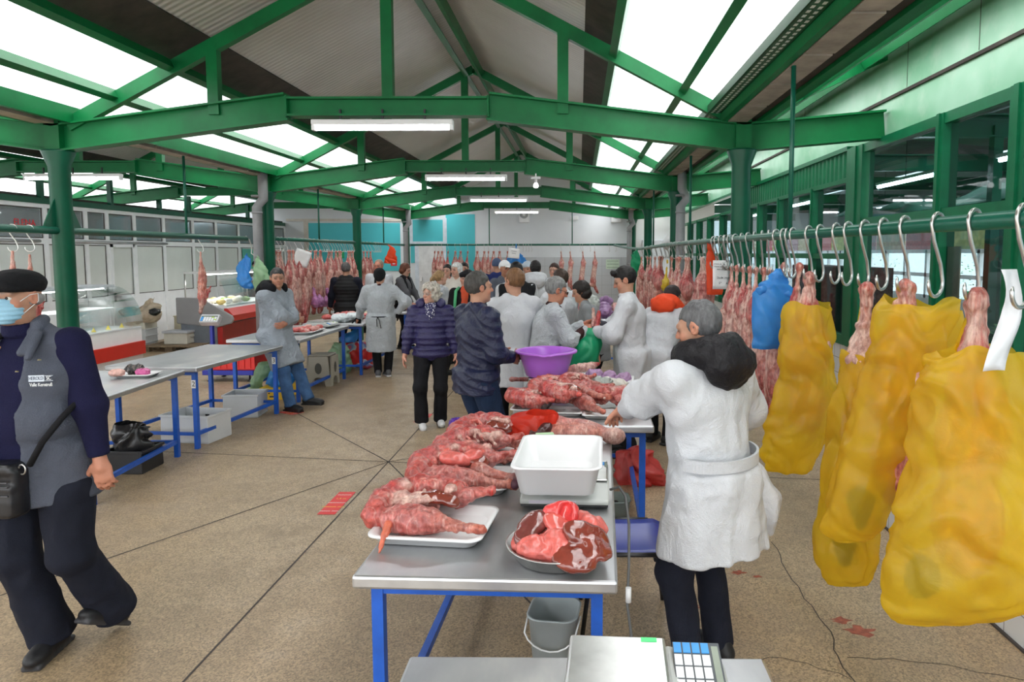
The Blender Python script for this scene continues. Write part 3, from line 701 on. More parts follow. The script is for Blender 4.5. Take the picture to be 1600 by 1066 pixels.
    for g in (-1, 1):
        P += [he((g*.031, .100, -.010), (.017, .014, .011), col=sk*.85, k=.008, sub=True), he((g*.082, .002, -.014), (.006, .012, .02), sub=True, k=.004)]
        if not eyes: P += [he((g*.031, .0845, -.010), (.014, .007, .0065), col=(.06, .045, .04), k=.003)]
        if brow is not None: P += [cap(h(g*.016, .0925, .013), h(g*.047, .080, .014), .0050*s, .0038*s, brow, k=.003)]
    P += [cap(h(-.019, .082, -.072), h(.019, .082, -.072), .0075*s, col=lip, k=.006), cap(h(-.017, .080, -.081), h(.017, .080, -.081), .0080*s, col=lip, k=.006), he((0, .097, -.0765), (.024, .008, .0018), col=lip*.5, sub=True, k=.004)]
    body = blob('person', P, None, vox=vox, k=.022*s, mesh_only=True, soft=.004)
    meshes = [body]
    for m, g in (('L', -1), ('R', 1)):
        d = (wr[m]-el[m]).normalized(); n = Vector((-g, 0, 0)) if not (palms and m in palms) else Vector(palms[m]); dd = d
        if palms and m+'d' in palms: dd = Vector(palms[m+'d'])
        if abs(n.normalized().dot(dd.normalized())) > .95: n = Vector((0, 1, .3))
        # thumb side: for a hanging arm with the palm to the thigh the thumb points forward
        v = dd.cross(n); sd = 1 if v.dot(Vector((0, .7, .7))) > 0 else -1
        meshes.append(blob('hand', hand_prims(wr[m], dd, n, sd, s, curl, tuple(red)), None, vox=min(vox, .0065), k=.012, mesh_only=True))
    root = link('person', merge(meshes, 'person'), SKIN); root.location = (x, y, z); root.rotation_euler = (0, 0, D(rz)); tag(root, label, 'person', group)
    if eyes:
        for g in (-1, 1):
            b = MB(); c = h(g*.031, .0745, -.010); r = .0132*s
            b.lathe([(r*math.sin(t), -r*math.cos(t)) for t in np.linspace(.01, PI-.01, 10)], (0, 0, 0), 14); b.cur = 1
            b.lathe([(.0001, .0142*s), (.006*s, .0138*s), (.0066*s, .0118*s)], (0, 0, 0), 12); Mx = Matrix.Translation(c) @ Matrix(Rh).to_4x4() @ Matrix.Rotation(-PI/2, 4, 'X'); b.v = [tuple(Mx @ Vector(v)) for v in b.v]
            b.build('eye', [EYEM, IRIS], root)
    g = dict(s=s, w=w, belly=belly, at=at, h=h, he=he, sh=sh, el=el, wr=wr, hip=hip, kn=kn, an=an, nb=nb, up=up, pv=pv, sp=sp, fw=fw, xr=xr, Rh=Rh, hc=hc, vox=vox, root=root, feet=feet)
    hm = min([t.get('hem', .55) for t in (top or [])]+[9])
    if hm < .8: g['cut'] = (hm+.10)*s
    if bottom: trousers(g, **bottom)
    for m in 'LR': shoe(g, m, *shoes)
    if hair: do_hair(g, hair, haircol)
    for t in (top or []): garment(g, **t)
    return g
def trousers(g, mat, r=1., hem=.066, name='trousers', i=.012, toz=None):
    s, P = g['s'], []; w = g['w']
    cut = g.get('cut')
    P.append(ell(g['at'](0, 0, 0), A3((.165*w, .122+g['belly']*.4, .14))*s))
    for m in 'LR':
        P += [cap(g['hip'][m], g['kn'][m], (.088*w*r+i)*s, (.062*r+i)*s), con(g['kn'][m]+Vector((0, 0, .02)), g['an'][m]-Vector((0, 0, .025))*s, (.060*r+i)*s, hem*r*s, rnd=.02), ell(g['kn'][m], (A3((.062, .066, .07))*r+i)*s)]
    if cut: P.append(bxx((0, 0, cut+.5), (2, 2, .5), rnd=0, sub=True, k=.01))
    f = lambda p: .006*vnoise(p*[10, 10, 5], 3)+.009*np.abs(vnoise(p*[14, 14, 9], 4))-.004
    return blob(name, P, mat, g['vox'], .03*s, f, g['root'])
def shoe(g, m, col, sole):
    s = g['s']; a = g['an'][m]; f = g['feet'].get(m, (0, 0, 0)); yaw = math.radians(f[3]) if len(f) > 3 else (.18 if m == 'L' else -.18); pit = math.radians(f[4]) if len(f) > 4 else 0
    M = Matrix.Rotation(yaw, 3, 'Z') @ Matrix.Rotation(-pit, 3, 'X'); T = lambda x, y_, z_: Vector(a)+M@(Vector((x, y_, z_-.085))*s); R = np.array(M)
    P = [cap(T(0, -.045, .052), T(0, .09, .045), .044*s, .042*s, col), ell(T(0, .125, .040), A3((.045, .065, .036))*s, R, col), con(T(0, -.02, .06), T(0, -.015, .115), .045*s, .044*s, rnd=.01, col=col),
         bxx(T(0, .04, .010), A3((.042, .135, .014))*s, R, rnd=.012, col=sole, k=.008), bxx(T(0, .03, -.055), A3((.2, .3, .055))*s, R, rnd=.0, sub=True, k=.004)]
    return blob('shoe', P, SHOEM, min(g['vox'], .010), .02*s, None, g['root'], soft=.004)
def garment(g, mat, name='coat', i=.022, hem=.55, hr=1.0, sleeve=.95, style='cotton', open_=None, collar=0, hood=None, cuff=.046, flare=0, short=0, extra=None, back=None, sl_mat=None, armr=1., vx=None, tail=None):
    s, w, at, P = g['s'], g['w'], g['at'], []; b = g['belly']; sh, el, wr, pv = g['sh'], g['el'], g['wr'], g['pv']
    P += [ell(at(.0, 0, 0), A3((.160*w+i, .118+b*.4+i, .13))*s), ell(at(.16, .012+b*.3, 0), A3((.150*w+i, .112+b*.5+i, .18))*s), ell(at(.34, 0, 0), A3((.172*w+i, .122+i, .185))*s), cap(sh['L']-g['sp']*.012*s, sh['R']-g['sp']*.012*s, (.046+i*.55)*s), cap(at(.53, -.012, -.06), at(.53, -.012, .06), (.045+i*.4)*s)]
    if hem < .9:
        top_ = at(.06, .0, 0); bot = Vector((pv.x+(0 if tail is None else tail[0]), pv.y+(.0 if tail is None else tail[1]), hem*s))
        P.append(con(top_, bot, ((.158*w+i)*s, (.122+b*.35+i)*s), ((.165*w+i)*s*hr+flare, (.135+i)*s*hr+flare), rnd=.012))
    if sleeve:
        for m in 'LR':
            e, q = el[m], wr[m]; c_ = e+(q-e)*sleeve if sleeve > .3 else None
            P.append(cap(sh[m]-g['sp']*.008*s, e, (.054+i*.6)*s*armr, (.045+i*.7)*s*armr))
            if c_ is not None: P += [con(e, c_, (.046+i*.7)*s*armr, (cuff if cuff > 0 else .04)*s, rnd=.012), ell(e, ((.047+i*.7)*s*armr,)*3)]
    if collar:
        n0 = at(.535, 0, 0); P.append(con(n0, n0+g['up']*collar*s+g['fw']*.01*s, (.078*s, .075*s), (.070*s, .070*s), rnd=.012, k=.012))
        P.append(con(n0+g['up']*.02*s, n0+g['up']*(collar+.05)*s+g['fw']*.01*s, .058*s, .058*s, sub=True, k=.004))
    if open_:
        (w0, z0, w1, z1) = open_
        for k in range(5):
            t = k/4; P.append(ell(at(z0+(z1-z0)*t, .16, 0), A3((w0+(w1-w0)*t, .13, abs(z1-z0)/4))*s, sub=True, k=.01))
    if not sleeve:
        for m, q in (('L', -1), ('R', 1)): P.append(ell(at(.42, 0, q*(.178*w+.095)), A3((.07, .12, .16))*s, sub=True, k=.01))
    if extra: P += extra(g)
    sd = len(name)+int(abs(g['root'].location.x)*10)
    if style == 'puffer': f = lambda p: .010*(np.abs(np.sin(p[:, 2]*PI/.062))-.6)+.005*vnoise(p*[14, 14, 10], sd)
    elif style == 'diag': f = lambda p: .010*(np.abs(np.sin((p[:, 2]+.55*np.abs(p[:, 0]))*PI/.075))**.7-.6)+.004*vnoise(p*[14, 14, 10], sd)
    elif style == 'smooth': f = lambda p: .002*vnoise(p*[9, 9, 7], sd)
    elif style == 'soft': f = lambda p: .004*vnoise(p*[8, 8, 3], sd)+.007*np.abs(vnoise(p*[14, 14, 5], sd+1))
    elif style == 'knit': f = lambda p: .006*vnoise(p*[9, 9, 7], sd)+.003*vnoise(p*[22, 22, 16], sd+1)
    else: f = lambda p: .010*vnoise(p*[9, 9, 3.2], sd)+.006*vnoise(p*[20, 20, 8], sd+1)+.010*np.abs(vnoise(p*[11, 11, 5]+.8*vnoise(p*6, sd+5)[:, None], sd+3))-.004+.004*np.abs(vnoise(p*[30, 30, 16], sd+2))
    return blob(name, P, mat, vx or g['vox'], (.060 if style == 'cotton' else .032)*s, f, g['root'])
def do_hair(g, style, col):
    h, he, s, P = g['h'], g['he'], g['s'], []; c = A3(col); base = he((0, -.017, .018), (.083, .104, .103), col=c); v = min(g['vox'], .008)
    B = lambda cc, hh, r=0: bxx(h(*cc), A3(hh)*s, g['Rh']@rot3((r, 0, 0)), rnd=.02*s, sub=True, k=.012)
    amp, fr, name, mat = .004, 55, 'hair', HAIRM
    if style in ('short', 'crop', 'receding', 'bald'):
        P = [base if style != 'crop' else he((0, -.016, .014), (.080, .101, .100), col=c), B((0, .125, -.045), (.14, .075, .095), .25), B((0, .0, -.145), (.16, .16, .08))]
        if style == 'receding': P.append(B((0, .12, .06), (.10, .07, .06)))
        if style == 'bald': P.append(he((0, .02, .10), (.07, .10, .05), sub=True))
        P += [he((q*.090, .012, -.022), (.016, .028, .036), sub=True, k=.006) for q in (-1, 1)]
    elif style == 'quiff':
        P = [base, cap(h(-.045, .075, .085), h(.045, .075, .088), .028*s, col=c), B((0, .125, -.055), (.14, .08, .10), .2), B((0, .0, -.145), (.16, .16, .08))]+[he((q*.090, .012, -.022), (.016, .028, .036), sub=True, k=.006) for q in (-1, 1)]
    elif style in ('bob', 'curly'):
        e = .010 if style == 'curly' else .0
        P = [he((0, -.02, .02), (.092+e, .112+e, .108+e), col=c), he((0, -.045, -.05), (.092+e, .085+e, .075), col=c), B((0, .135, -.055), (.066, .09, .105), .15)]
        if style == 'curly': amp, fr = .016, 26; P += [he((.07*math.cos(k), -.05+.07*math.sin(k), .03*math.sin(k*3)), (.04, .04, .045), col=c) for k in np.linspace(2.6, 6.8, 7)]
    elif style in ('pony', 'bun'):
        P = [he((0, -.018, .016), (.082, .104, .102), col=c), B((0, .13, -.045), (.14, .08, .10), .3), B((0, .03, -.15), (.16, .12, .075))]
        if style == 'pony': P += [cap(h(0, -.10, .03), h(0, -.15, -.04), .035*s, .038*s, c), cap(h(0, -.15, -.04), h(0, -.13, -.20), .038*s, .018*s, c)]
        else: P += [he((0, -.10, .07), (.042, .042, .04), col=c)]
    elif style == 'cap':   # flat cap
        name, mat, amp = 'flat_cap', BLACKC, .002
        P = [he((0, -.012, .046), (.096, .122, .066)), he((0, .045, .034), (.088, .09, .04)), con(h(0, .11, .012), h(0, .085, .034), (.078*s, .05*s), (.085*s, .06*s), xdir=A3(g['Rh'][:, 0]), rnd=.005), B((0, -.02, -.075), (.16, .2, .085), .05)]
    elif style == 'beret':
        name, mat, amp = 'beret', BLACKC, .003
        P = [he((0, -.015, .055), (.115, .125, .052)), he((0, .0, .03), (.092, .112, .04))]
    elif style in ('knitcap', 'bouffant', 'ballcap', 'visor'):
        name = {'knitcap': 'knitted_cap', 'bouffant': 'hair_net', 'ballcap': 'peaked_cap', 'visor': 'peaked_cap'}[style]; mat = {'knitcap': BLACKC, 'bouffant': fabric('blue_hair_net', (.45, .52, .58), .8), 'ballcap': fabric('navy_cap_cloth', (.07, .10, .18), .8), 'visor': fabric('white_cap_cloth', (.72, .72, .72), .8)}[style]; amp = .003
        P = [he((0, -.017, .026), (.088, .108, .100)), B((0, .10, -.07), (.14, .10, .095), .15), B((0, 0, -.115), (.16, .16, .09))]
        if style == 'knitcap': P = [he((0, -.025, .028), (.095, .115, .105)), he((0, -.07, -.01), (.075, .07, .08)), B((0, .115, -.06), (.14, .095, .10), .25)]
        if style in ('ballcap', 'visor'): P += [con(h(0, .10, .028), h(0, .165, .010), (.07*s, .012*s), (.055*s, .007*s), xdir=A3(g['Rh'][:, 0]), rnd=.004)]
    f = lambda p: amp*vnoise(p*fr, 9)+amp*.6*vnoise(p*fr*2.1, 10)
    return blob(name, P, mat, v, .012*s, f, g['root'])
def hood(g, mat, big=1., puff=True):
    """a hood lying on the shoulders behind the neck"""
    at, s = g['at'], g['s']; n = at(.565, -.02, 0); P = []
    for k in range(12):
        t = -.35*PI+1.7*PI*k/11+PI*.0; a = PI*1.5+(k/11-.5)*PI*1.25
        P.append(ell(n+g['xr']*math.cos(a)*.105*s*big+g['fw']*(math.sin(a)*.095-.01)*s*big+g['sp']*(.012-.012*math.sin(a)*1.2)*s, A3((.048, .048, .055))*s*big))
    P += [ell(n-g['fw']*.115*s*big-g['sp']*.05*s, A3((.13, .070, .090))*s*big)]
    f = (lambda p: .010*vnoise(p*16, 3)+.006*vnoise(p*34, 4))
    return blob('hood', P, mat, g['vox'], .03*s, f, g['root'])
TR = lambda m, **k: dict(mat=m, **k)
BLK = ((.012, .012, .013), (.012, .012, .013))
def c_white(**k): return dict(mat=WCOAT, name='white_coat', **k)
def c_gown(**k): return dict(mat=GOWN, name='white_gown', **k)
# --- 1 elderly man walking out of the picture on the left
p1 = person('elderly man in black flat cap and face mask walking with a shoulder bag', -2.54, 3.14, 178, 1.83, 1.18, .05, lean=3, side=3, hy=2, skin='mid', hair='cap', vox=.008, eyes=True, brow=(.25, .22, .2),
     arms={'L': (-.30, .03, .86, (-.15, -1, 0)), 'R': (.34, .0, .88)}, feet={'R': (-.02, .02, 0, 10, 0), 'L': (-.20, -.14, .045, -8, -30)}, curl=.75, palms={'L': (.3, -1, 0)},
     bottom=TR(DNAVY, r=1.12, hem=.085), shoes=((.012, .012, .014), (.05, .05, .055)),
     top=[dict(mat=NAVKNIT, name='jumper', i=.016, hem=.80, style='smooth', collar=.055, cuff=.042, sleeve=.93, armr=1.12),
          dict(mat=GREYV, name='waistcoat', i=.050, hem=.72, hr=1.04, sleeve=0, open_=(.105, .52, .06, .05), style='soft', collar=0)])
def p1_bits():
    g = p1; s, h, at = g['s'], g['h'], g['at']
    MASK = plain('blue_surgical_mask', (.30, .55, .72), .7, var=.08, vscale=10, bmp=.5, bscale=70, stretch=(1, 1, 5))
    blob('face_mask', [g['he']((0, .045, -.062), (.063, .068, .062)), g['he']((0, .085, -.03), (.030, .035, .03)), g['he']((0, .075, -.10), (.035, .030, .022)), bxx(h(0, -.04, -.06), A3((.2, .075, .2))*s, g['Rh'], sub=True, k=.004), bxx(h(0, .06, .035), A3((.2, .2, .045))*s, g['Rh'], sub=True, k=.006)], MASK, .006, .02, lambda p: .0025*np.sin(p[:, 2]*300), g['root'])
    b = MB()
    for q in (-1, 1):
        b = MB(); b.tube([h(q*.058, .055, -.028), h(q*.078, .02, .0), h(q*.086, -.015, .005), h(q*.086, -.015, -.03), h(q*.074, .015, -.055), h(q*.055, .045, -.088)], .0018, 5); b.build('ear_loop', WHITEP, g['root'])
    blob('hair', [g['he']((0, -.02, -.02), (.082, .098, .045), col=(.35, .34, .33)), bxx(h(0, .10, -.03), A3((.2, .085, .1))*s, g['Rh'], sub=True, k=.01), bxx(h(0, 0, -.115), A3((.2, .2, .06))*s, g['Rh'], sub=True, k=.01)]+[g['he']((q*.09, .0, -.02), (.02, .024, .034), sub=True) for q in (-1, 1)], HAIRM, .007, .01, None, g['root'])
    for q in (-1, 1):   # wide collar flaps of the waistcoat
        blob('waistcoat_collar', [cap(at(.575, .0, q*.09), at(.47, .135, q*.10), .024*s, .018*s), cap(at(.585, -.06, q*.05), at(.575, .02, q*.09), .026*s), cap(at(.54, .06, q*.125), at(.45, .15, q*.14), .016*s, .014*s)], GREYV, .009, .02, None, g['root'])
    # badge with printed lettering on the wearer's left breast
    BADGE = plain('badge_pale_print', (.60, .66, .74), .6); LET = plain('badge_white_print', (.75, .78, .8), .6)
    bo = bpy.data.objects.new('badge', None); COL.objects.link(bo); bo.parent = g['root']
    p = at(.365, .171, -.150); bo.location = p; bo.rotation_euler = (PI/2-.05, math.radians(-4), PI-.22)
    b = MB(); b.bb(-.005, .085, -.014, .014, -.001, .0015); b.bb(.09, .135, .010, .012, 0, .0015); b.bb(.09, .135, -.012, -.010, 0, .0015); b.build('badge_panel', BADGE, bo)
    text('badge_lettering', 'HEROLD', .022, plain('badge_dark_print', (.10, .12, .17), .6), (.04, 0, .002), (0, 0, 0), bo); text('badge_lettering', 'SC', .024, LET, (.112, 0, .001), (0, 0, 0), bo); text('badge_lettering', 'Valle Kerntruß', .022, LET, (.065, -.028, .001), (0, 0, 0), bo)
    for (u, r) in ((.44, -.20), (.395, -.095), (.15, -.10)):
        b = MB(); b.lathe([(.008, .0), (.006, .005), (0, .006)], at(u, .165, r), 8); b.build('press_stud', plain('brass_stud', (.35, .30, .18), .4, .8), g['root'])
    b = MB(); b.bar(at(.50, .125, .0), at(.465, .15, .005), .012, .004); b.build('zip_pull', plain('tan_leather', (.35, .18, .08), .6), g['root'])
    # shoulder bag worn across the body: a thing of its own
    LEA = plain('black_leather', (.012, .012, .014), .33, var=.3, vscale=12, bmp=.4, bscale=25)
    M = Matrix.Translation(g['root'].location) @ Matrix.Rotation(g['root'].rotation_euler.z, 4, 'Z'); wpt = lambda v: M @ Vector(v)
    t = thing('shoulder_bag', wpt(at(-.10, .215, .05)), 'black leather shoulder bag with zips hanging at the masked man\'s belly', 'bag', rz=g['root'].rotation_euler.z)
    blob('bag_body', [bxx((0, 0, 0), (.145, .045, .115), rnd=.03), bxx((0, .035, -.035), (.135, .025, .075), rnd=.02), bxx((0, .0, .105), (.13, .05, .022), rnd=.015)], LEA, .006, .012, lambda p: .003*vnoise(p*22, 5), t)
    b = MB()
    for z_ in (.055, .035, -.005): b.tube([(-.125, .062, z_), (.125, .062, z_)], .0035, 6)
    b.build('zip', plain('zip_metal', (.12, .12, .13), .35, .7), t)
    ro = t.matrix_basis.inverted() if False else (Matrix.Translation(t.location) @ Matrix.Rotation(t.rotation_euler.z, 4, 'Z')).inverted()
    R_ = lambda u, f, r: ro @ wpt(at(u, f, r))
    b = MB()
    path = [(.02, .20, .19), (.14, .205, .185), (.30, .19, .15), (.44, .155, .10), (.53, .07, .06), (.57, -.03, .0)]
    b.tube([R_(*q) for q in path], .013, 6); path2 = [(.0, .205, -.12), (.10, .20, -.19), (.18, .14, -.235), (.25, .02, -.25), (.34, -.13, -.18), (.46, -.16, -.09), (.57, -.08, -.0)]
    b.tube([R_(*q) for q in path2], .013, 6); b.build('strap', BLACKC, t)
    for x_ in (-.15, .15): b = MB(); b.tube([(x_+.016*math.cos(a), .01, .10+.022*math.sin(a)) for a in np.linspace(0, 2*PI, 12)], .004, 6); b.build('strap_ring', STEEL, t)
p1_bits()
# --- 2 vendor in white coat with black hood, seen from behind on the right
p2 = person('vendor in white coat with black quilted hood, back turned, beside the bagged carcasses', .60, 2.95, 40, 1.70, 1.22, .04, lean=9, hy=22, hp=-12, skin='mid', hair='crop', haircol=(.12, .12, .125), vox=.008,
     arms={'L': (-.05, .60, 1.13, (-.8, -.3, -.5)), 'R': (.27, .26, 1.02, (1, -.35, -.3))}, feet={'L': (-.13, .0, 0), 'R': (.13, .06, 0)}, bottom=TR(DNAVY, r=1.02, hem=.068), palms={'L': (.2, .3, -1)}, curl=.6,
     top=[c_white(i=.036, hem=.62, hr=1.16, flare=.022, armr=1.10, cuff=.050, sleeve=.97)])
hood(p2, fabric('black_quilted_hood', (.012, .011, .013), .5, .2, .3, 60, crease=.5), 1.15)
b = MB()  # apron tie across the back
g = p2; s = g['s']
pts = [g['at'](.10-.035*math.sin((a+PI/2)*1.0)+.02, -math.cos(a)*.178, math.sin(a)*.232) for a in np.linspace(-1.4, 1.4, 40)]
for a_, b_ in zip(pts[:-1], pts[1:]): b.bar(a_, b_, .012, .05)
b.build('apron_tie', WCOAT, g['root'])
blob('apron_edge', [cap(g['at'](.06, -.02, .24), g['at'](-.14, -.06, .30), .03, .05), cap(g['at'](-.14, -.06, .30), g['at'](-.30, -.05, .29), .05, .03), ell(g['at'](-.18, -.03, .28), (.06, .09, .12))], WCOAT, .010, .03, lambda p: .014*vnoise(p*[20, 20, 7], 8), g['root'])
# --- 3 shopper in navy quilted jacket
p3 = person('grey-haired man in navy quilted jacket and jeans standing by the meat table', -.82, 5.35, -52, 1.755, 1.14, .05, lean=2, hy=-10, skin='mid', hair='short', haircol=(.07, .065, .06), vox=.009,
     arms={'L': (-.10, .27, 1.06), 'R': (.12, .27, 1.06, (.5, -.8, -.6))}, feet={'L': (-.11, 0, 0), 'R': (.11, .03, 0)}, bottom=TR(DJEANS, r=1.02), top=[dict(mat=NAVY, name='quilted_jacket', i=.032, hem=.80, hr=1.03, style='diag', collar=.05, armr=1.12)])
g = p3; b = MB(); b.box(g['wr']['R']+Vector((-.02, .10, .0)), (.12, .05, .05), (0, 0, .2)); o = b.build('wallet', BLACKP, None, .01); o.location = g['root'].location; o.rotation_euler = g['root'].rotation_euler; tag(o, 'black wallet held by the man in the navy quilted jacket', 'wallet')
# --- 4 elderly woman in navy puffer
p4 = person('elderly woman with curly white hair, glasses and navy puffer jacket walking in the aisle', -1.62, 7.42, 188, 1.57, 1.12, .03, hy=-38, skin='light', hair='curly', haircol=(.55, .50, .43), vox=.009, brow=(.4, .32, .25),
     arms={'L': (-.30, .05, .86), 'R': (.32, .06, .86)}, feet={'R': (.12, .10, .012, 12, 12), 'L': (-.09, -.02, 0)}, bottom=TR(BLACKC, r=1.06, hem=.078), shoes=((.70, .70, .70), (.05, .05, .05)),
     top=[dict(mat=fabric('violet_navy_nylon', (.022, .018, .085), .42, .15, .3, 60, spec=.45, crease=.4), name='puffer_jacket', i=.036, hem=.86, hr=1.02, style='puffer', armr=1.15, open_=(.06, .56, .01, .42))])
hood(p4, MATS['violet_navy_nylon'], 1.15)
def scarfmat():
    m, nt, p = _mat('dotted_scarf'); v = node(nt, 'ShaderNodeTexVoronoi'); v.inputs['Scale'].default_value = 60; tc = node(nt, 'ShaderNodeTexCoord'); L(nt, tc.outputs['Object'], v.inputs['Vector'])
    L(nt, ramp(nt, v.outputs['Distance'], [(.28, (.75, .75, .78)), (.36, (.03, .03, .10))]), p.inputs['Base Color']); p.inputs['Roughness'].default_value = .8; return m
g = p4; s = g['s']; blob('scarf', [con(g['at'](.50, .02, 0), g['at'](.60, .03, 0), (.085*s, .085*s), (.066*s, .07*s), rnd=.02), ell(g['at'](.47, .12, 0), A3((.06, .035, .09))*s)], scarfmat(), .009, .03, lambda p: .006*vnoise(p*24, 2), g['root'])
def spectacles(g, dark=False, lens=None):
    h, b = g['h'], MB()
    for q in (-1, 1):
        b.tube([h(q*.033+.022*math.cos(a), .103, -.010+.016*math.sin(a)) for a in np.linspace(0, 2*PI, 15)[:-1]], .0018, 5, closed=True); b.tube([h(q*.055, .101, -.006), h(q*.078, .06, .0), h(q*.086, -.01, .0)], .0018, 5)
    b.tube([h(-.011, .106, -.006), h(.011, .106, -.006)], .0018, 5); o = b.build('glasses', BLACKP if dark else STEEL, g['root'])
    if lens:
        for q in (-1, 1):
            b = MB(); b.add([h(q*.033+.021*math.cos(a), .1025, -.010+.015*math.sin(a)) for a in np.linspace(0, 2*PI, 13)[:-1]]+[h(q*.033+.021*math.cos(a), .1035, -.010+.015*math.sin(a)) for a in np.linspace(0, 2*PI, 13)[:-1]], [tuple(range(12)), tuple(range(23, 11, -1))]); b.build('lens', lens, o)
spectacles(p4)
# --- 5 ginger vendor from behind
person('ginger-haired man in plain white coat, back turned, behind the navy quilted jacket', -.60, 6.35, 22, 1.76, 1.06, hy=22, skin='mid', hair='short', haircol=(.20, .10, .045), brow=(.2, .1, .05), arms={'L': (-.16, .3, 1.05), 'R': (.2, .3, 1.05)},
       bottom=TR(BLACKC), top=[c_white(i=.03, hem=.66, hr=1.05, collar=.03)])
# --- 6 man with glasses in gown putting meat into a green bag
p6 = person('grey-haired man with glasses in sheer white gown filling a green bag', -.36, 6.22, -78, 1.70, 1.08, .03, lean=14, hy=4, hp=-14, skin=(.48, .22, .14), hair='short', haircol=(.22, .22, .215), brow=(.12, .11, .1), vox=.009, curl=.7,
     arms={'L': (-.10, .46, 1.27, (-.3, -.3, -1)), 'R': (.06, .44, 1.24, (.4, -.2, -1))}, palms={'L': (.5, .2, -.8), 'R': (-.4, .3, -.8)}, feet={'L': (-.1, -.03, 0), 'R': (.1, .05, 0)}, bottom=TR(BLACKC),
     top=[dict(mat=fabric('dark_brown_shirt', (.035, .012, .012), .8), name='shirt', i=.012, hem=.86, collar=.035, style='knit'), c_gown(i=.026, hem=.62, open_=(.07, .55, .05, -.2), sleeve=.96)])
spectacles(p6, True, plain('tinted_lens', (.05, .035, .03), .1))
# --- 7 young vendor in white padded coat
p7 = person('young dark-haired vendor in white padded coat holding the green bag', .50, 6.34, 82, 1.78, 1.10, .02, lean=6, hy=8, hp=-20, skin='mid', hair='quiff', haircol=(.012, .010, .010), brow=(.02, .015, .012), vox=.009, curl=.9,
     arms={'L': (-.12, .36, 1.17, (-.6, -.2, -.9)), 'R': (.06, .37, 1.20, (.7, -.4, -.7))}, palms={'L': (.6, .4, -.6), 'R': (-.6, .4, -.6)}, feet={'L': (-.1, 0, 0), 'R': (.1, .05, 0)}, bottom=TR(BLACKC),
     top=[dict(mat=fabric('checked_shirt', (.06, .06, .075), .8, .5), name='shirt', i=.010, hem=.9, collar=.045, style='knit'), c_white(i=.034, hem=.62, hr=1.08, armr=1.05, collar=.05, open_=(.05, .60, .02, .42), sleeve=.84)])
b = MB(); g = p7; d = (g['wr']['L']-g['el']['L']).normalized(); b.tube([g['wr']['L']-d*.012, g['wr']['L']+d*.008], .038, 16); b.build('wristband', plain('grey_band', (.10, .10, .13), .6), g['root'])
# --- 8 vendor bending away with an orange hood
p8 = person('vendor in white coat with orange hood bending away, behind the young vendor', .80, 6.75, -40, 1.72, 1.10, lean=38, hy=0, hair='short', haircol=(.03, .02, .02), arms={'L': (-.2, .75, .95), 'R': (.2, .75, .95)}, pel=(0, -.15, .98), bottom=TR(BLACKC), top=[c_white(i=.04, hem=.50, hr=1.12)])
hood(p8, fabric('orange_hood_cloth', (.75, .07, .02), .7), 1.1)
# --- crowd round the middle table
person('dark-haired person in grey jumper bending over behind the young vendor', .22, 7.7, 95, 1.62, lean=20, hp=-12, hair='bob', haircol=(.02, .014, .012), vox=.012, bottom=TR(BLACKC), top=[dict(mat=fabric('grey_jumper', (.22, .23, .24)), name='jumper', i=.02, hem=.75, style='knit')])
person('brown-haired vendor in white coat, face turned away, left of the table of bagged meat', -.22, 8.0, 35, 1.715, hy=18, hair='short', haircol=(.055, .035, .025), vox=.012, arms={'L': (-.2, .3, 1.0), 'R': (.25, .3, 1.0)}, bottom=TR(BLACKC), top=[c_white(i=.03, hem=.6, collar=.03)])
p11 = person('dark-haired vendor in white hooded coat, back turned, at the crowd\'s centre', -.66, 10.3, 5, 1.79, 1.08, hair='short', haircol=(.015, .012, .012), vox=.013, bottom=TR(BLACKC), top=[c_white(i=.035, hem=.6)]); hood(p11, WCOAT, 1.1)
person('woman with hair in a bun and white coat in front of the grey tiles', -.42, 11.2, 205, 1.74, hy=-40, skin='light', hair='bun', haircol=(.05, .025, .02), vox=.013, bottom=TR(BLACKC), top=[c_white(i=.022, hem=.6)])
person('man with thick black hair and dark vest behind the ginger vendor', -.80, 8.7, 10, 1.79, 1.05, hair='short', haircol=(.010, .010, .012), vox=.013, bottom=TR(BLACKC), top=[c_white(i=.02, hem=.7, collar=.04), dict(mat=BLACKC, name='vest', i=.060, hem=.8, sleeve=0)])
person('vendor wearing a pale blue hair net among the crowd', -.86, 11.4, 190, 1.76, hy=15, hair='bouffant', vox=.013, bottom=TR(BLACKC), top=[c_white(i=.025, hem=.6)])
person('man in white peaked cap and grey jacket among the crowd', -1.20, 11.0, 215, 1.78, hair='visor', haircol=(.3, .3, .3), skin='tan', vox=.013, bottom=TR(BLACKC), top=[dict(mat=fabric('slate_jacket', (.10, .11, .14)), name='jacket', i=.03, hem=.75, style='knit')])
person('person in blue peaked cap and navy jacket, back turned, near the back rail', -1.52, 12.6, 10, 1.80, 1.1, hair='ballcap', vox=.014, bottom=TR(BLACKC), top=[dict(mat=fabric('royal_navy_jacket', (.02, .03, .12)), name='jacket', i=.03, hem=.75, style='knit')])
p20 = person('woman in black beret and coat with orange scarf and green backpack straps', -1.58, 9.6, 175, 1.66, 1.1, hy=-42, skin='light', hair='bob', haircol=(.012, .01, .01), vox=.012, bottom=TR(BLACKC), top=[dict(mat=BLACKC, name='coat', i=.034, hem=.55, style='knit')])
do_hair(p20, 'beret', (0, 0, 0)); g = p20; s = g['s']
blob('scarf', [con(g['at'](.48, .02, 0), g['at'](.60, .03, 0), (.10*s, .09*s), (.07*s, .07*s), rnd=.02), cap(g['at'](.50, .13, 0), g['at'](.22, .18, 0), .055*s, .045*s)], fabric('orange_scarf', (.60, .09, .04), .9), .011, .03, lambda p: .008*vnoise(p*24, 2), g['root'])
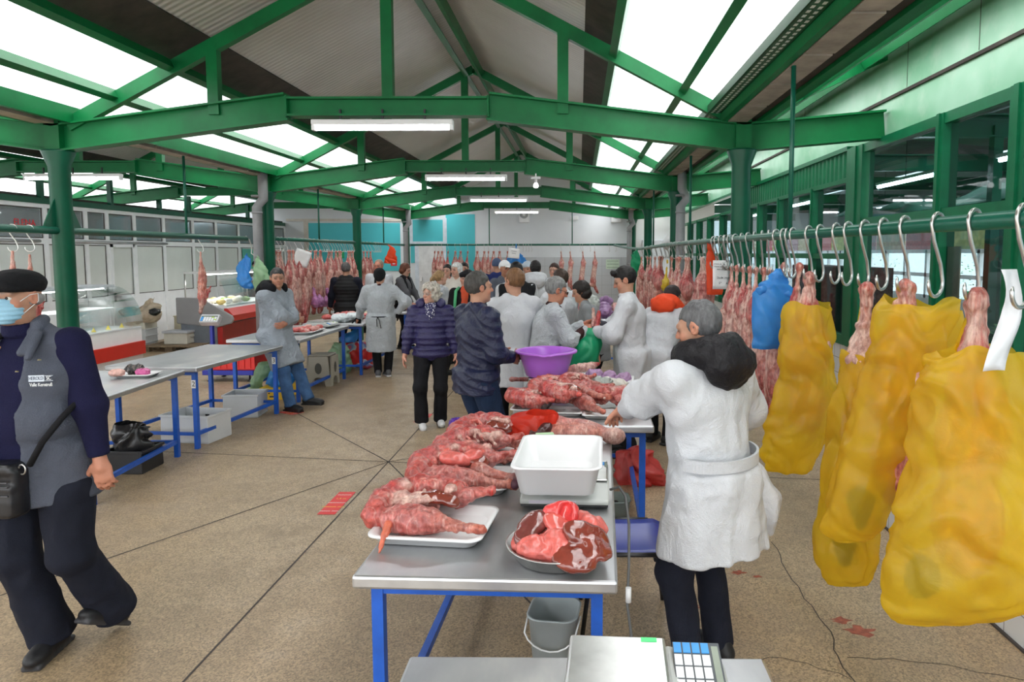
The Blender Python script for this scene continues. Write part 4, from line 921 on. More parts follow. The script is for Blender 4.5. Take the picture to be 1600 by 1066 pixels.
for q in (-1, 1): b = MB(); b.tube([g['at'](.56, -.02, q*.13), g['at'](.52, .11, q*.14), g['at'](.36, .165, q*.14), g['at'](.24, .16, q*.15)], .022, 6); b.build('backpack_strap', plain('mint_strap', (.08, .45, .20), .6), g['root'])
person('woman with long blonde ponytail in pale grey gown', -2.17, 10.6, -55, 1.635, skin='light', hair='pony', haircol=(.34, .21, .10), vox=.012, arms={'L': (-.2, .3, .95), 'R': (.2, .3, .95)}, bottom=TR(BLACKC), top=[c_gown(i=.025, hem=.5)])
p17 = person('dark-haired woman in white jacket with red front, beside the white door', -2.42, 12.5, 195, 1.70, hy=-25, skin='light', hair='pony', haircol=(.02, .015, .015), vox=.013, bottom=TR(BLACKC), top=[c_white(i=.028, hem=.75, open_=(.08, .5, .08, .1)), dict(mat=fabric('red_vest', (.65, .02, .03)), name='red_vest', i=.020, hem=.75, sleeve=0)])
person('white-haired woman in cream coat among the shoppers', -2.10, 11.7, 170, 1.735, hy=-20, skin='light', hair='bob', haircol=(.72, .71, .68), vox=.013, bottom=TR(BLACKC), top=[dict(mat=fabric('cream_coat', (.60, .56, .50)), name='coat', i=.03, hem=.6, style='knit')])
person('dark-haired shopper hidden behind the white-haired woman', -2.24, 13.3, 185, 1.72, hair='short', haircol=(.015, .012, .012), vox=.014, bottom=TR(BLACKC), top=[dict(mat=fabric('maroon_coat', (.12, .02, .03)), name='coat', i=.03, hem=.7, style='knit')])
# --- left row of tables
p27 = person('vendor in sheer gown with black hood sitting on the table corner, arms folded', -3.74, 8.27, -104, 1.76, 1.12, .05, lean=6, hy=-46, hp=-4, skin='mid', hair='crop', haircol=(.05, .05, .05), brow=(.03, .025, .02), vox=.009, pel=(0, 0, .97), curl=.8,
     arms={'L': (.10, .24, 1.05, (-.8, .1, -.6)), 'R': (-.12, .26, 1.08, (.8, .2, -.6))}, palms={'L': (.3, -.8, 0), 'R': (-.3, -.8, 0), 'Ld': (1, .15, -.1), 'Rd': (-1, .1, -.05)}, feet={'L': (-.10, .42, 0), 'R': (.12, .30, 0)},
     bottom=TR(JEANS, r=1.0), top=[dict(mat=fabric('sheer_grey_gown', (.33, .37, .42), .6, .12, .5, 120, crease=.9, spec=.3), name='white_gown', i=.032, hem=.52, hr=1.05, tail=(0, .20), armr=1.08)])
hood(p27, BLACKC, 1.1)
p21 = person('woman in white gown and black cap, back turned, hand on hip', -3.05, 10.42, 8, 1.66, 1.16, .03, hair='knitcap', skin='mid', hy=-5, vox=.010, arms={'L': (-.42, .22, .86), 'R': (.26, .02, 1.03, (1, -.35, .0))}, feet={'L': (-.06, 0, 0), 'R': (.09, .02, 0, 25)}, bottom=TR(BLACKC, r=1.1, hem=.055),
     shoes=((.10, .10, .11), (.65, .65, .65)), top=[dict(mat=fabric('wine_collar', (.05, .012, .018)), name='shirt', i=.010, hem=.95, collar=.04, style='knit', sleeve=.2), c_gown(i=.034, hem=.42, hr=1.10, armr=1.08)])
g = p21; b = MB(); pts = [g['at'](.06, -.175*math.cos(a), .215*math.sin(a)) for a in np.linspace(-2.9, 2.9, 26)]
b.tube(pts, .010, 6); b.tube([g['at'](.06, -.185, -.02), g['at'](.02, -.20, -.035), g['at'](-.09, -.205, -.03)], .006, 5); b.tube([g['at'](.06, -.185, -.02), g['at'](.0, -.205, .01), g['at'](-.12, -.205, .03)], .006, 5); b.build('apron_string', BLACKC, g['root'])
blob('black_glove', hand_prims(g['wr']['R'], (-.6, -.1, -.6), (-.3, 1, 0), 1, 1.12, .5, None), BLACKC, .008, .014, None, g['root'])
blob('black_glove', hand_prims(g['wr']['L'], (-.1, .6, -.7), (0, -.5, -1), 1, 1.12, .3, None), BLACKC, .008, .014, None, g['root'])
person('grey-haired man in black body warmer, back turned, at the left meat tables', -4.28, 12.5, 5, 1.735, 1.16, hair='receding', haircol=(.12, .11, .11), vox=.012, arms={'L': (-.33, .1, .9), 'R': (.33, .12, .9)}, bottom=TR(BLACKC), top=[dict(mat=DNAVY, name='sweater', i=.03, hem=.8, style='knit'), dict(mat=fabric('black_quilt', (.014, .014, .015), .6), name='body_warmer', i=.042, hem=.72, sleeve=0, style='puffer', collar=.03)])
person('red-faced vendor in white coat facing the black body warmer', -3.86, 13.15, 172, 1.775, 1.08, skin=(.60, .25, .17), hair='receding', haircol=(.40, .30, .22), vox=.012, bottom=TR(BLACKC), top=[dict(mat=BLACKC, name='shirt', i=.012, hem=.95, style='knit'), c_white(i=.032, hem=.6, open_=(.07, .55, .02, .2))])
person('auburn-haired woman in grey hooded top bending over the far left table', -3.55, 13.6, -105, 1.70, hy=5, hp=-15, lean=8, skin='light', hair='bob', haircol=(.15, .05, .025), vox=.012, arms={'L': (-.15, .35, .9), 'R': (.15, .35, .9)}, bottom=TR(BLACKC), top=[dict(mat=fabric('grey_melange', (.12, .12, .13), .9), name='hooded_top', i=.028, hem=.8, style='knit'), dict(mat=BLACKC, name='body_warmer', i=.036, hem=.85, sleeve=0, open_=(.09, .5, .09, .1))])
person('dark-haired person in purple top behind the far carcasses at the second column', -5.05, 16.2, 160, 1.80, hair='short', haircol=(.01, .01, .01), vox=.014, bottom=TR(BLACKC), top=[dict(mat=fabric('purple_top', (.10, .05, .20)), name='top', i=.02, hem=.8, style='knit')])
person('person in black knitted cap behind the display counter', -7.95, 16.75, 200, 1.71, hair='knitcap', vox=.014, bottom=TR(BLACKC), top=[dict(mat=BLACKC, name='jacket', i=.03, hem=.75, style='knit')])
# ================================================================== MARKET TABLES
def galv():
    m, nt, p = _mat('scuffed_steel_top')
    a = noise(nt, 3, 5, .65, stretch=(1, .4, 1)); b_ = noise(nt, 40, 3, .6, stretch=(1, .1, 1))
    L(nt, ramp(nt, a, [(.3, (.46, .47, .50)), (.55, (.58, .59, .60)), (.72, (.74, .73, .69))]), p.inputs['Base Color'])
    p.inputs['Metallic'].default_value = .85; L(nt, ramp(nt, a, [(.3, (.30,)*3), (.7, (.46,)*3)]), p.inputs['Roughness']); bump(nt, p, b_, .08, .004); return m
GALV = galv()
LABW = plain('white_label', (.8, .8, .8), .6, var=.03); LABK = plain('label_print_black', (.02, .02, .02), .6)
TABS = {}
def table(key, cx, cy, w, l, rz, label, num=None, legs=4):
    t = thing('market_table', (cx, cy, 0), label, 'table', 'blue-legged steel market tables', math.radians(rz))
    b = MB(); b.bb(-w/2, w/2, -l/2, l/2, .765, .812); b.build('tabletop', GALV, t, .010)
    for sx in (-1, 1):
        for sy in (-1, 1):
            x, y = sx*(w/2-.07), sy*(l/2-.07)
            g = MB(); g.bb(x-.02, x+.02, y-.02, y+.02, 0, .765); g.build('leg', BLUE, t)
        g = MB(); x = sx*(w/2-.07); g.bb(x-.016, x+.016, -l/2+.09, l/2-.09, .13, .165); g.build('side_rail', BLUE, t)
    for sy in (-1, 1):
        g = MB(); y = sy*(l/2-.07); g.bb(-w/2+.09, w/2-.09, y-.015, y+.015, .13, .16); g.build('end_rail', BLUE, t)
        g = MB(); g.bb(-w/2+.09, w/2-.09, y-.015, y+.015, .725, .764); g.build('top_rail', BLUE, t)
    if num:
        x, y = w/2-.07+.0205, -l/2+.07
        g = MB(); g.bb(x-.046, x-.0, y-.0225, y-.0205, .60, .68); pl = g.build('number_label', LABW, t)
        text('number', num, .07, LABK, (x-.021, y-.0228, .64), (PI/2, 0, 0), pl)
    TABS[key] = t; return t
table('A', -.29, 3.075, .90, 1.74, -2, 'steel market table with trays of lamb and a bowl of offal, nearest whole table')
table('B', .02, 5.08, .94, 1.66, -1, 'market table under the purple basin and the heap of lamb quarters')
table('F', .02, .96, .96, 1.62, 0, 'market table at the bottom edge under the electronic scale')
table('C', .35, 12.3, .95, 2.0, 0, 'market table piled with bagged meat in front of the grey tiled wall')
table('1', -4.12, 5.58, .95, 1.38, 4, 'market table holding only a small tray of wrapped meat, behind the masked man')
table('2', -4.06, 7.26, .95, 1.60, -5, 'bare market table numbered 2 with white boxes beneath', '2')
table('3', -3.98, 9.40, .95, 1.76, -1, 'market table numbered 3 with chopped meat and a scale, behind the seated vendor', None)
table('4', -3.82, 11.32, .95, 1.66, 0, 'market table with white bundles between the woman in gown and the black body warmer')
table('5', -2.93, 13.35, .78, 1.5, 0, 'market table with bones in front of the auburn-haired woman')
t3 = TABS['2']; g = MB(); x, y = .405+.0205, .73; g.bb(x-.046, x, y-.0225, y-.0205, .60, .68); pl = g.build('number_label', LABW, t3); text('number', '3', .07, LABK, (x-.021, y-.0228, .64), (PI/2, 0, 0), pl)
# ------------------------------------------------------------------ simple wares
def rtray(name, loc, w, d, h, mat, label, cat='tray', group=None, rz=0, rim=.022, tz=.004, corner=.05, taper=.03):
    """rounded plastic tray/tub with a real wall thickness, open at the top"""
    t = MB(); n = 8
    def ring(a, b_, z, c):
        pts = []
        for (sx, sy, a0) in ((1, 1, 0), (-1, 1, PI/2), (-1, -1, PI), (1, -1, 1.5*PI)):
            for k in range(n+1):
                q = a0+PI/2*k/n; pts.append((sx*(a-c)+c*math.cos(q), sy*(b_-c)+c*math.sin(q), z))
        return pts
    a, b_ = w/2, d/2; R = [ring(a-taper-.01, b_-taper-.01, 0, corner*.7), ring(a-taper, b_-taper, .006, corner*.8), ring(a-rim*.6, b_-rim*.6, h-.008, corner), ring(a, b_, h-.006, corner), ring(a, b_, h, corner), ring(a-rim, b_-rim, h, corner*.9), ring(a-taper-tz-.006, b_-taper-tz-.006, .012, corner*.75)]
    m = len(R[0]); vs = [p for r in R for p in r]; fs = [(i*m+k, i*m+(k+1) % m, (i+1)*m+(k+1) % m, (i+1)*m+k) for i in range(len(R)-1) for k in range(m)]
    t.add(vs, fs, True); t.add(R[0], [tuple(range(m))[::-1]]); t.add(R[-1], [tuple(range(m))])
    o = t.build(name, mat); o.location = loc; o.rotation_euler = (0, 0, math.radians(rz)); return tag(o, label, cat, group)
TRAYW = plain('white_tray_plastic', (.80, .81, .82), .3, var=.02)
def lug(name, loc, w, d, h, mat, label, cat='box', rz=0, group=None, th=.012, rimh=.02):
    """straight-sided open box with walls, rim and hand holes"""
    t = thing(name, loc, label, cat, group, math.radians(rz)); b = MB()
    b.bb(-w/2, w/2, -d/2, d/2, 0, th)
    for s in (-1, 1): b.bb(s*w/2-th*(s > 0), s*w/2+th*(s < 0), -d/2, d/2, th, h); b.bb(-w/2+th, w/2-th, s*d/2-th*(s > 0), s*d/2+th*(s < 0), th, h)
    b.build('box_body', mat, t, .004); b = MB()
    for s in (-1, 1): b.bb(s*w/2-.014, s*w/2+.014, -d/2-.012, d/2+.012, h-rimh, h+.002); b.bb(-w/2+.014, w/2-.014, s*d/2-.013, s*d/2+.013, h-rimh, h+.002)
    b.build('rim', mat, t, .003); return t
def bag_loft(rows, n=48, seed=0, amp=.012, fr=3, rib=10, rim=0):
    """rows: (cx,cy,z,rx,ry[,rot]); a limp sack skin through them, closed at the last row"""
    rs = np.random.RandomState(seed); ph = rs.rand(6)*6.28; m = 9*(len(rows)-1)+1
    R = np.array([list(r)+[0]*(6-len(r)) for r in rows], float); T = np.linspace(0, len(rows)-1, m)
    cs = [np.interp(T, range(len(rows)), R[:, i]) for i in range(6)]
    for i in (0, 1, 3, 4): cs[i] = np.convolve(np.pad(cs[i], 4, 'edge'), np.ones(9)/9, 'valid')
    cx, cy, z, rx, ry, ro = [c[:, None]+np.zeros((1, n)) for c in cs]; a = np.repeat((2*PI*np.arange(n)/n)[None], m, 0)
    q = np.stack([np.cos(a)*rx*9, np.sin(a)*ry*9, z*2.2+seed*7], -1).reshape(-1, 3); q2 = np.stack([np.cos(a)*2.6, np.sin(a)*2.6, z*1.1+seed*3], -1).reshape(-1, 3)
    N = lambda p, k: vnoise(p, seed+k).reshape(m, n)
    pm = np.stack([cx+rx*np.cos(a), cy+ry*np.sin(a), z], -1).reshape(-1, 3)+seed; wob = vnoise(pm*5, seed+9)[:, None]*.10; sk = np.array([[1, .4, .55], [.3, 1, .2], [.2, .1, .75]]); cre = np.abs(N((pm+wob)@sk*8, 5)); cre2 = np.abs(N((pm+wob)@sk.T*15, 6))
    e = amp*(1.5*N(pm*3.2, 0)+.25*N(q*np.array([[2.3, 2.3, 1.6]]), 1)+.10*np.sin(rib*a+ph[0]+2.2*np.sin(z*5+ph[1])+2*N(q2, 3))+2.6*cre+1.0*cre2-1.2)
    u = (rx+e)*np.cos(a); v = (ry+e)*np.sin(a); c_, s_ = np.cos(ro), np.sin(ro)
    top = np.clip(1-np.arange(m)/9., 0, 1)[:, None]
    zz = z+.5*amp*N(q*1.3, 2)+top*rim*(np.sin(a*2+ph[2])+.5*np.sin(a*5+ph[3])+.4*N(q*3, 7))
    return np.stack([cx+u*c_-v*s_, cy+u*s_+v*c_, zz], -1)
def bag_obj(name, rows, mat, parent=None, n=48, seed=0, amp=.012, rib=10, close=True, rim=0):
    P = bag_loft(rows, n, seed, amp, rib=rib, rim=rim); b = MB(); m = len(P)
    vs = P.reshape(-1, 3).tolist(); fs = [(i*n+k, i*n+(k+1) % n, (i+1)*n+(k+1) % n, (i+1)*n+k) for i in range(m-1) for k in range(n)]
    b.add(vs, fs, True)
    if close: 
        c = np.mean(P[-1], 0); b.add(P[-1].tolist()+[tuple(c)], [(k, (k+1) % n, n) for k in range(n)], True)
    return b.build(name, mat, parent)
def lump(name, loc, r, mat, label=None, cat=None, seed=0, amp=.25, fr=2.2, rz=0, group=None, vox=None, parent=None, extra=(), k=.03, hi=.0):
    """soft irregular lump sitting on its base plane"""
    rm = max(r); P = [ell((0, 0, r[2]), r)]+list(extra)
    f = lambda p: amp*min(r)*vnoise(p*fr/min(r)*.5, seed)+amp*.5*min(r)*vnoise(p*fr/min(r)*1.2, seed+1)+hi*np.abs(vnoise(p*fr/min(r)*2.5, seed+2))
    o = blob(name, P, mat, vox or max(.005, rm/16), k, f, parent); o.location = loc; o.rotation_euler = (0, 0, math.radians(rz))
    return tag(o, label, cat, group) if label else o
# ================================================================== MEAT
MEAT = meat_mat('raw_meat', .64); MEATW = meat_mat('raw_meat_pale', .46, rough=.4); MEATH = meat_mat('hanging_meat', .54, (1, 1, .22), .42)
LIVER = plain('liver_brown', (.20, .035, .022), .14, var=.3, vscale=16, spec=.7, coat=.6); LUNG = plain('lung_pink', (.62, .13, .11), .25, var=.25, vscale=40, bmp=.25, bscale=60, spec=.6)
cR, cP, cF, cD, cS, cK = (.46, .05, .05), (.52, .16, .14), (.70, .50, .42), (.20, .022, .022), (.50, .17, .13), (.58, .25, .19)
mrough = lambda a, fr, s: (lambda p: a*vnoise(p*fr, s)+a*.6*vnoise(p*fr*2.2, s+1)+a*1.3*(.4-np.abs(vnoise(p*fr*.8+3, s+2))))
def forequarter(loc, rz, label, seed, sc=1., mir=1, legs=2, hoof=None, vox=.007, group='lamb quarters on the tables', liver=True, flap=True):
    rs = np.random.RandomState(seed); j = lambda a: rs.uniform(-a, a); X = lambda x, y, z: (x*sc+j(.008), y*sc*mir+j(.008), z*sc)
    t = None; P = []
    arc = [(.07, .135, .07), (.0, .15, .085), (-.07, .135, .09), (-.13, .085, .085), (-.165, .02, .075), (-.155, -.055, .06)]
    for i, (a, b_) in enumerate(zip(arc[:-1], arc[1:])): P.append(cap(X(*a), X(*b_), .05*sc, .052*sc, cR if i % 2 else (.55, .12, .10)))
    P += [ell(X(-.03, -.085, .055), A3((.125, .055, .052))*sc, col=cP), cap(X(.05, -.085, .058), X(.13, -.09, .045), .038*sc, .022*sc, cS), cap(X(.13, -.09, .046), X(.215, -.10, .046), .018*sc, .016*sc, cK), ell(X(.228, -.10, .046), A3((.026, .019, .018))*sc, col=(.55, .16, .10))]
    if legs > 1: P += [cap(X(.06, .10, .075), X(.12, .10, .085), .036*sc, .026*sc, cP), cap(X(.12, .10, .085), X(.185, .125, .095), .022*sc, .017*sc, (.55, .14, .11)), ell(X(.19, .127, .096), A3((.02, .02, .02))*sc, col=(.65, .06, .04))]
    P += [ell(X(-.06, .05, .055), A3((.09, .06, .035))*sc, col=(.60, .26, .22))]
    for k in range(6): P.append(cap(X(-.13+.035*k, .055, .108+j(.006)), X(-.10+.035*k, .005, .085), .008*sc, .007*sc, cF if k % 2 else (.62, .16, .13), k=.006))
    for k in range(7): P.append(ell(X(-.10+.03*k+j(.02), .10+j(.05), .115+j(.01)), A3((.022, .018, .014))*sc*(.8+.5*rs.rand()), col=(.66, .12, .09) if k % 2 else cF, k=.006))
    if flap: P += [ell(X(-.045, -.005, .098), A3((.095, .045, .016))*sc, (.15, -.1, .3*mir), cF, .008), ell(X(-.10, .02, .105), A3((.035, .03, .014))*sc, col=cF, k=.006)]
    P.append(ell(X(-.0, .02, .055), A3((.07, .035, .03))*sc, sub=True, k=.01))
    o = blob('lamb_quarter', P, MEAT, vox, .012, mrough(.006, 40, seed), soft=.005); o.location = loc; o.rotation_euler = (0, 0, math.radians(rz))
    tag(o, label, 'meat', group)
    if liver: blob('liver', [ell(X(.03, .035, .098), A3((.062, .042, .022))*sc, (.2, .1, .3)), ell(X(.07, .02, .09), A3((.04, .03, .02))*sc, (.3, .3, 0))], LIVER, .006, .012, mrough(.003, 22, seed+3), o)
    if hoof: blob('hoof', [ell(X(.235, -.10, .048), A3((.022, .022, .020))*sc), ell(X(.25, -.095, .05), A3((.014, .012, .014))*sc)], plain('dark_hoof', (.09, .03, .05), .5), .005, .008, None, o)
    return o
TRG = 'white trays of lamb on the closest table'
def tz(x, y): return (x, y, .8125)
rtray('meat_tray', tz(-.56, 2.60), .44, .36, .042, TRAYW, 'white plastic tray with half its floor bare, nearest the front edge of the table', group=TRG, rz=-6)
rtray('meat_tray', tz(-.51, 3.13), .40, .34, .042, TRAYW, 'white tray under the middle lamb quarter, left of the white tub', group=TRG, rz=-3)
rtray('meat_tray', tz(-.50, 3.66), .50, .42, .042, TRAYW, 'white tray under the rear lamb quarters beside the purple lump', group=TRG, rz=-3)
LQ = 'lamb quarters on the closest table'
q = forequarter((-.60, 2.62, .822), -8, 'raw lamb quarter with two legs and a cream fat flap on the front tray', 1, 1.12, group=LQ, vox=.006)
blob('tail_bone', [cap((-.10, -.135, .06), (-.095, -.19, .035), .017, .012), cap((-.095, -.19, .035), (-.093, -.235, -.005), .012, .007)], plain('tail_flesh', (.58, .14, .08), .4, var=.25, vscale=40), .005, .01, mrough(.003, 60, 9), q)
q = forequarter((-.55, 3.10, .822), -4, 'raw lamb quarter with pink lung and dark hooves on the middle tray', 2, 1.18, hoof=True, group=LQ, flap=False, vox=.006)
blob('lung', [ell((-.02, .0, .125), (.085, .05, .034), (0, .25, .5)), ell((.05, .04, .13), (.045, .04, .03))], LUNG, .006, .015, mrough(.004, 25, 5), q)
blob('hind_leg', [cap((.08, .0, .075), (.17, -.02, .06), .042, .024, cS), cap((.17, -.02, .06), (.25, -.04, .06), .021, .017, cK), ell((.262, -.043, .06), (.024, .022, .02), col=(.18, .05, .06))], MEAT, .006, .012, mrough(.003, 50, 3), q)
forequarter((-.52, 3.45, .822), -2, 'red lamb quarter lying between the middle tray and the rear tray', 3, 1.10, group=LQ, liver=False, flap=False)
forequarter((-.49, 3.74, .822), 4, 'dark red lamb quarter at the rear of the closest table beside the purple lump', 4, 1.12, group=LQ, flap=False)
lump('bagged_lump', (-.70, 3.86, .87), (.06, .05, .045), sheer('purple_film', (.10, .03, .35), .1, .25, vscale=30, var=.6), 'purple plastic-wrapped lump at the rear tray\'s corner', 'meat', 5, hi=.01)
forequarter((-.25, 3.52, .812), 150, 'small lamb cut half hidden behind the white tub', 12, .6, group=LQ, legs=1, liver=False)
b = MB(); b.box((-.19, 3.72, .86), (.10, .04, .09), (0, 0, .2)); tag(b.build('green_packet', plain('pale_green_packet', (.45, .68, .42), .5), bevel=.004), 'pale green packet standing behind the white tub', 'packet')
# offal in its steel bowl
b = MB(); b.lathe([(.0, 0), (.135, 0), (.15, .006), (.178, .052), (.186, .054), (.186, .058), (.176, .057), (.146, .012), (0, .010)], n=48); o = b.build('offal_bowl', plain('brushed_steel', (.58, .58, .57), .3, 1, var=.1)); o.location = (-.078, 2.385, .8125); tag(o, 'round steel bowl heaped with liver and lungs at the front table corner', 'bowl')
OF = 'offal in the steel bowl'
def organ(name, prims, mat, label, seed, a=.004, fr=24, vox=.0055, k=.02):
    o = blob(name, prims, mat, vox, k, mrough(a, fr, seed)); o.location = (-.078, 2.385, .8125); return tag(o, label, 'offal', OF)
organ('liver', [ell((.10, -.06, .105), (.085, .05, .028), (.55, .35, .2)), ell((.055, -.14, .06), (.075, .062, .026), (.35, .0, .1)), ell((.15, -.10, .075), (.05, .06, .022), (.3, .5, 0)), ell((.08, -.17, .04), (.055, .035, .02))], LIVER, 'glossy brown liver hanging over the bowl\'s right rim', 1)
organ('liver', [ell((-.085, .01, .115), (.07, .052, .028), (.3, -.35, .4)), ell((-.11, -.05, .085), (.04, .05, .024), (.5, -.3, .2))], plain('liver_dark', (.16, .035, .03), .18, var=.3, vscale=14, spec=.7, coat=.5), 'dark liver lobe with a thin film on the bowl\'s left side', 2)
organ('lungs', [ell((-.06, -.085, .065), (.08, .05, .045), (0, .2, .3)), ell((0, -.07, .09), (.05, .045, .04)), ell((-.13, -.03, .06), (.035, .05, .045)), ell((.01, -.12, .055), (.06, .035, .035))], LUNG, 'knobbly pink lungs in the front of the offal bowl', 3, .006, 40)
organ('lungs', [ell((.0, .0, .115), (.055, .075, .032), (.2, .5, .4)), ell((.05, -.03, .10), (.03, .06, .03), (.3, .3, -.4))], plain('lung_smooth', (.66, .12, .10), .16, var=.15, spec=.7, coat=.5), 'smooth salmon-pink lung strip in the middle of the offal', 4, .002)
organ('windpipe', [cap((-.02, .05, .13), (.035, .035, .148), .040, .044), ell((.03, .0, .155), (.024, .05, .026), (.3, 0, 0), sub=True), cap((.03, .06, .13), (.09, .09, .10), .03, .02)], plain('windpipe_red', (.60, .05, .05), .2, var=.3, vscale=20, spec=.6, coat=.4), 'hollow red windpipe standing on top of the offal', 5, .004, 30)
organ('lungs', [ell((.13, .03, .10), (.06, .055, .035), (0, .4, .2)), ell((.09, .06, .11), (.05, .04, .03)), ell((.02, .08, .08), (.10, .06, .05))], MATS['lung_pink'], 'ragged pink lung at the back of the offal bowl', 6, .007, 38)
# T-bone heap on the second right-hand table
RG = 'lamb quarters on the table with the purple basin'
for i, (x, y, r, sc, lab) in enumerate([(-.30, 4.66, -25, 1.02, 'lamb quarter with a white bony hollow at the left front corner'), (-.17, 4.88, -12, 1.0, 'lamb quarter with curled ribs behind the front trays, left of the liver'), (-.06, 4.62, -40, 1.05, 'lamb quarter with a pale leg stump pointing to the front edge'), (.12, 4.60, -60, 1.05, 'lamb quarter with a cut bone facing front beside the vendor\'s hand'), (.28, 4.75, 20, .95, 'lamb quarter at the right end of the heap under the vendor\'s hand'), (.03, 4.98, 30, .9, 'upright lamb quarter at the back of the heap')]):
    forequarter((x, y, .835+.025*(i % 3)), r, lab+', basin table', 20+i, sc, 1 if i % 2 else -1, group=RG, vox=.008, liver=(i in (1, 2)), flap=(i % 2 == 0))
for x, y, lab in ((-.33, 4.66, 'left front foam tray under the heap of lamb quarters'), (-.10, 4.58, 'middle front foam tray under the heap of lamb quarters'), (.16, 4.50, 'right front foam tray beside the vendor\'s outstretched hand')):
    rtray('foam_tray', tz(x, y), .27, .22, .03, TRAYW, lab, group='foam trays under the lamb quarters', rz=-6, corner=.03, taper=.02)
# skinned piece in a red bag at the back of the closest table
blob('hide_piece', [ell((0, 0, .06), (.20, .10, .06), col=cK), cap((.05, .02, .08), (.22, .0, .05), .05, .03, cP), ell((.26, -.03, .045), (.06, .045, .045), col=cF), ell((-.02, .03, .11), (.10, .05, .03), (0, .3, 0), cP)], MEAT, .008, .03, lambda p: .010*vnoise(p*[9, 30, 9], 3)).location = (-.06, 4.0-.12, .8125)
tag(bpy.data.objects['hide_piece'], 'skinned carcass piece with pale folds spilling from the red bag', 'meat')
o = bag_obj('plastic_bag', [(.04, 0, .17, .10, .10), (0, 0, .15, .15, .11), (-.03, 0, .09, .17, .12), (-.04, 0, .03, .17, .12), (-.04, 0, .006, .13, .09)], sheer('red_film', (.85, .06, .03), .2, .45), seed=3, amp=.014); o.location = (-.25, 3.90, .81); tag(o, 'thin red plastic bag around dark meat at the back of the closest table', 'bag')
lump('dark_meat', (-.22, 3.83, .815), (.09, .05, .06), plain('dark_flesh', (.06, .012, .012), .3, var=.3), 'dark meat inside the red plastic bag', 'meat', 8)
# ------------------------------------------------------------------ hanging carcasses: prototypes hang from their origin
def lamb(kind, label):
    P = []; q = lambda a, b_, ra, rb=None, c=None, **k: P.append(cap(a, b_, ra, rb, c, **k)); e = lambda c, r, rot=None, col=None, **k: P.append(ell(c, r, rot, col, **k))
    if kind == 'whole':
        for g in (-1, 1):
            e((g*.014, 0, -.015), (.022, .02, .025), col=(.60, .18, .14)); q((g*.016, 0, -.02), (g*.035, .0, -.17), .016, .017, cK); q((g*.035, 0, -.17), (g*.062, 0, -.31), .024, .055, cR); e((g*.062, -.005, -.38), (.062, .080, .12), col=cP); q((g*.02, .03, -.2), (g*.04, .03, -.36), .012, .03, cF)
        q((0, .02, -.46), (0, .03, -.68), .078, .082, cK); e((0, .0, -.78), (.100, .115, .19), col=cP); e((0, .06, -.60), (.06, .05, .22), col=cF)
        for g in (-1, 1): e((g*.075, -.02, -.90), (.050, .085, .12), col=cR); q((g*.08, -.06, -.95), (g*.06, -.13, -1.08), .032, .016, cK)
        q((0, .03, -.98), (0, .02, -1.14), .055, .045, cR); e((0, .015, -1.17), (.045, .045, .04), col=cD)
        e((0, -.14, -.66), (.042, .10, .22), col=cD, sub=True, k=.015)
    elif kind == 'side':   # half carcass seen from its ribs
        q((0, 0, -.02), (.02, 0, -.18), .017, .018, cK); e((0, 0, -.012), (.024, .022, .026), col=(.62, .16, .12)); q((.02, 0, -.18), (.03, 0, -.34), .026, .065, cR); e((.03, .01, -.42), (.072, .07, .13), col=cP); e((.02, .03, -.40), (.03, .05, .10), col=cF)
        q((.03, .02, -.52), (.02, .02, -.75), .07, .072, cF); e((.015, .0, -.86), (.075, .10, .20), col=cP); q((-.03, -.06, -.62), (-.02, -.08, -.95), .026, .03, cR); q((.03, .0, -1.0), (.02, -.03, -1.18), .055, .03, cR); e((-.02, -.05, -1.02), (.05, .04, .08), col=cD)
        for k in range(6): q((-.035, -.075, -.70-.045*k), (.05, -.085, -.72-.045*k), .009, .009, cF, k=.006)
    elif kind == 'slim':   # hung by one leg, shoulders and red neck swinging out at the foot
        q((0, 0, -.01), (.01, 0, -.16), .016, .017, cK); q((.01, 0, -.16), (.0, 0, -.30), .024, .055, cP); q((.03, 0, -.20), (.05, .0, -.30), .02, .045, cF); e((.01, 0, -.36), (.062, .07, .10), col=cP); q((0, .0, -.42), (-.03, 0, -.66), .062, .066, cF); e((-.035, 0, -.76), (.078, .085, .14), col=cP)
        e((-.06, 0, -.86), (.085, .06, .05), (0, .3, 0), cF); q((.0, 0, -.88), (.07, 0, -1.02), .042, .032, cR); e((.085, 0, -1.04), (.03, .03, .055), (0, -.4, 0), cD); q((-.11, 0, -.87), (-.15, 0, -.95), .025, .012, cR)
    elif kind == 'leg':    # long thin kid carcass
        q((0, 0, -.01), (.0, 0, -.14), .014, .016, cK); q((0, 0, -.14), (.01, 0, -.28), .02, .045, (.45, .18, .12)); e((.01, 0, -.34), (.05, .05, .09), col=cS); q((.0, 0, -.40), (.0, 0, -.54), .05, .052, (.62, .22, .14)); e((0, 0, -.56), (.055, .06, .10), col=cP); q((.05, 0, -.56), (.10, 0, -.44), .02, .012, cR); q((0, 0, -.64), (-.03, 0, -.74), .035, .022, cF); e((-.03, 0, -.76), (.02, .02, .025), col=cD)
    return tag(blob('carcass', P, MEATH, .009, .022, mrough(.005, 30, len(P)), soft=.010), label, 'carcass')
def hook_mesh(rb=.040, Ls=.185, r2=.046, th=.0065):
    pts = [(rb*math.cos(a), 0, rb*math.sin(a)) for a in np.linspace(-.25, PI, 12)]+[(-rb*.55, 0, -Ls*.3), (r2*.6, 0, -Ls*.75)]+[(r2*math.cos(a), 0, -Ls-.02+r2*math.sin(a)) for a in np.linspace(.15, -PI-.35, 13)]
    b = MB(); b.tube(pts, [th]*(len(pts)-1)+[th*.3], 8); return b
hk = tag(hook_mesh().build('meat_hook', STEEL), 'x', 'hook')
def rail_z(y): return float(np.interp(y, [p[1] for p in RRAIL], [p[2] for p in RRAIL]))
nhook = [0]
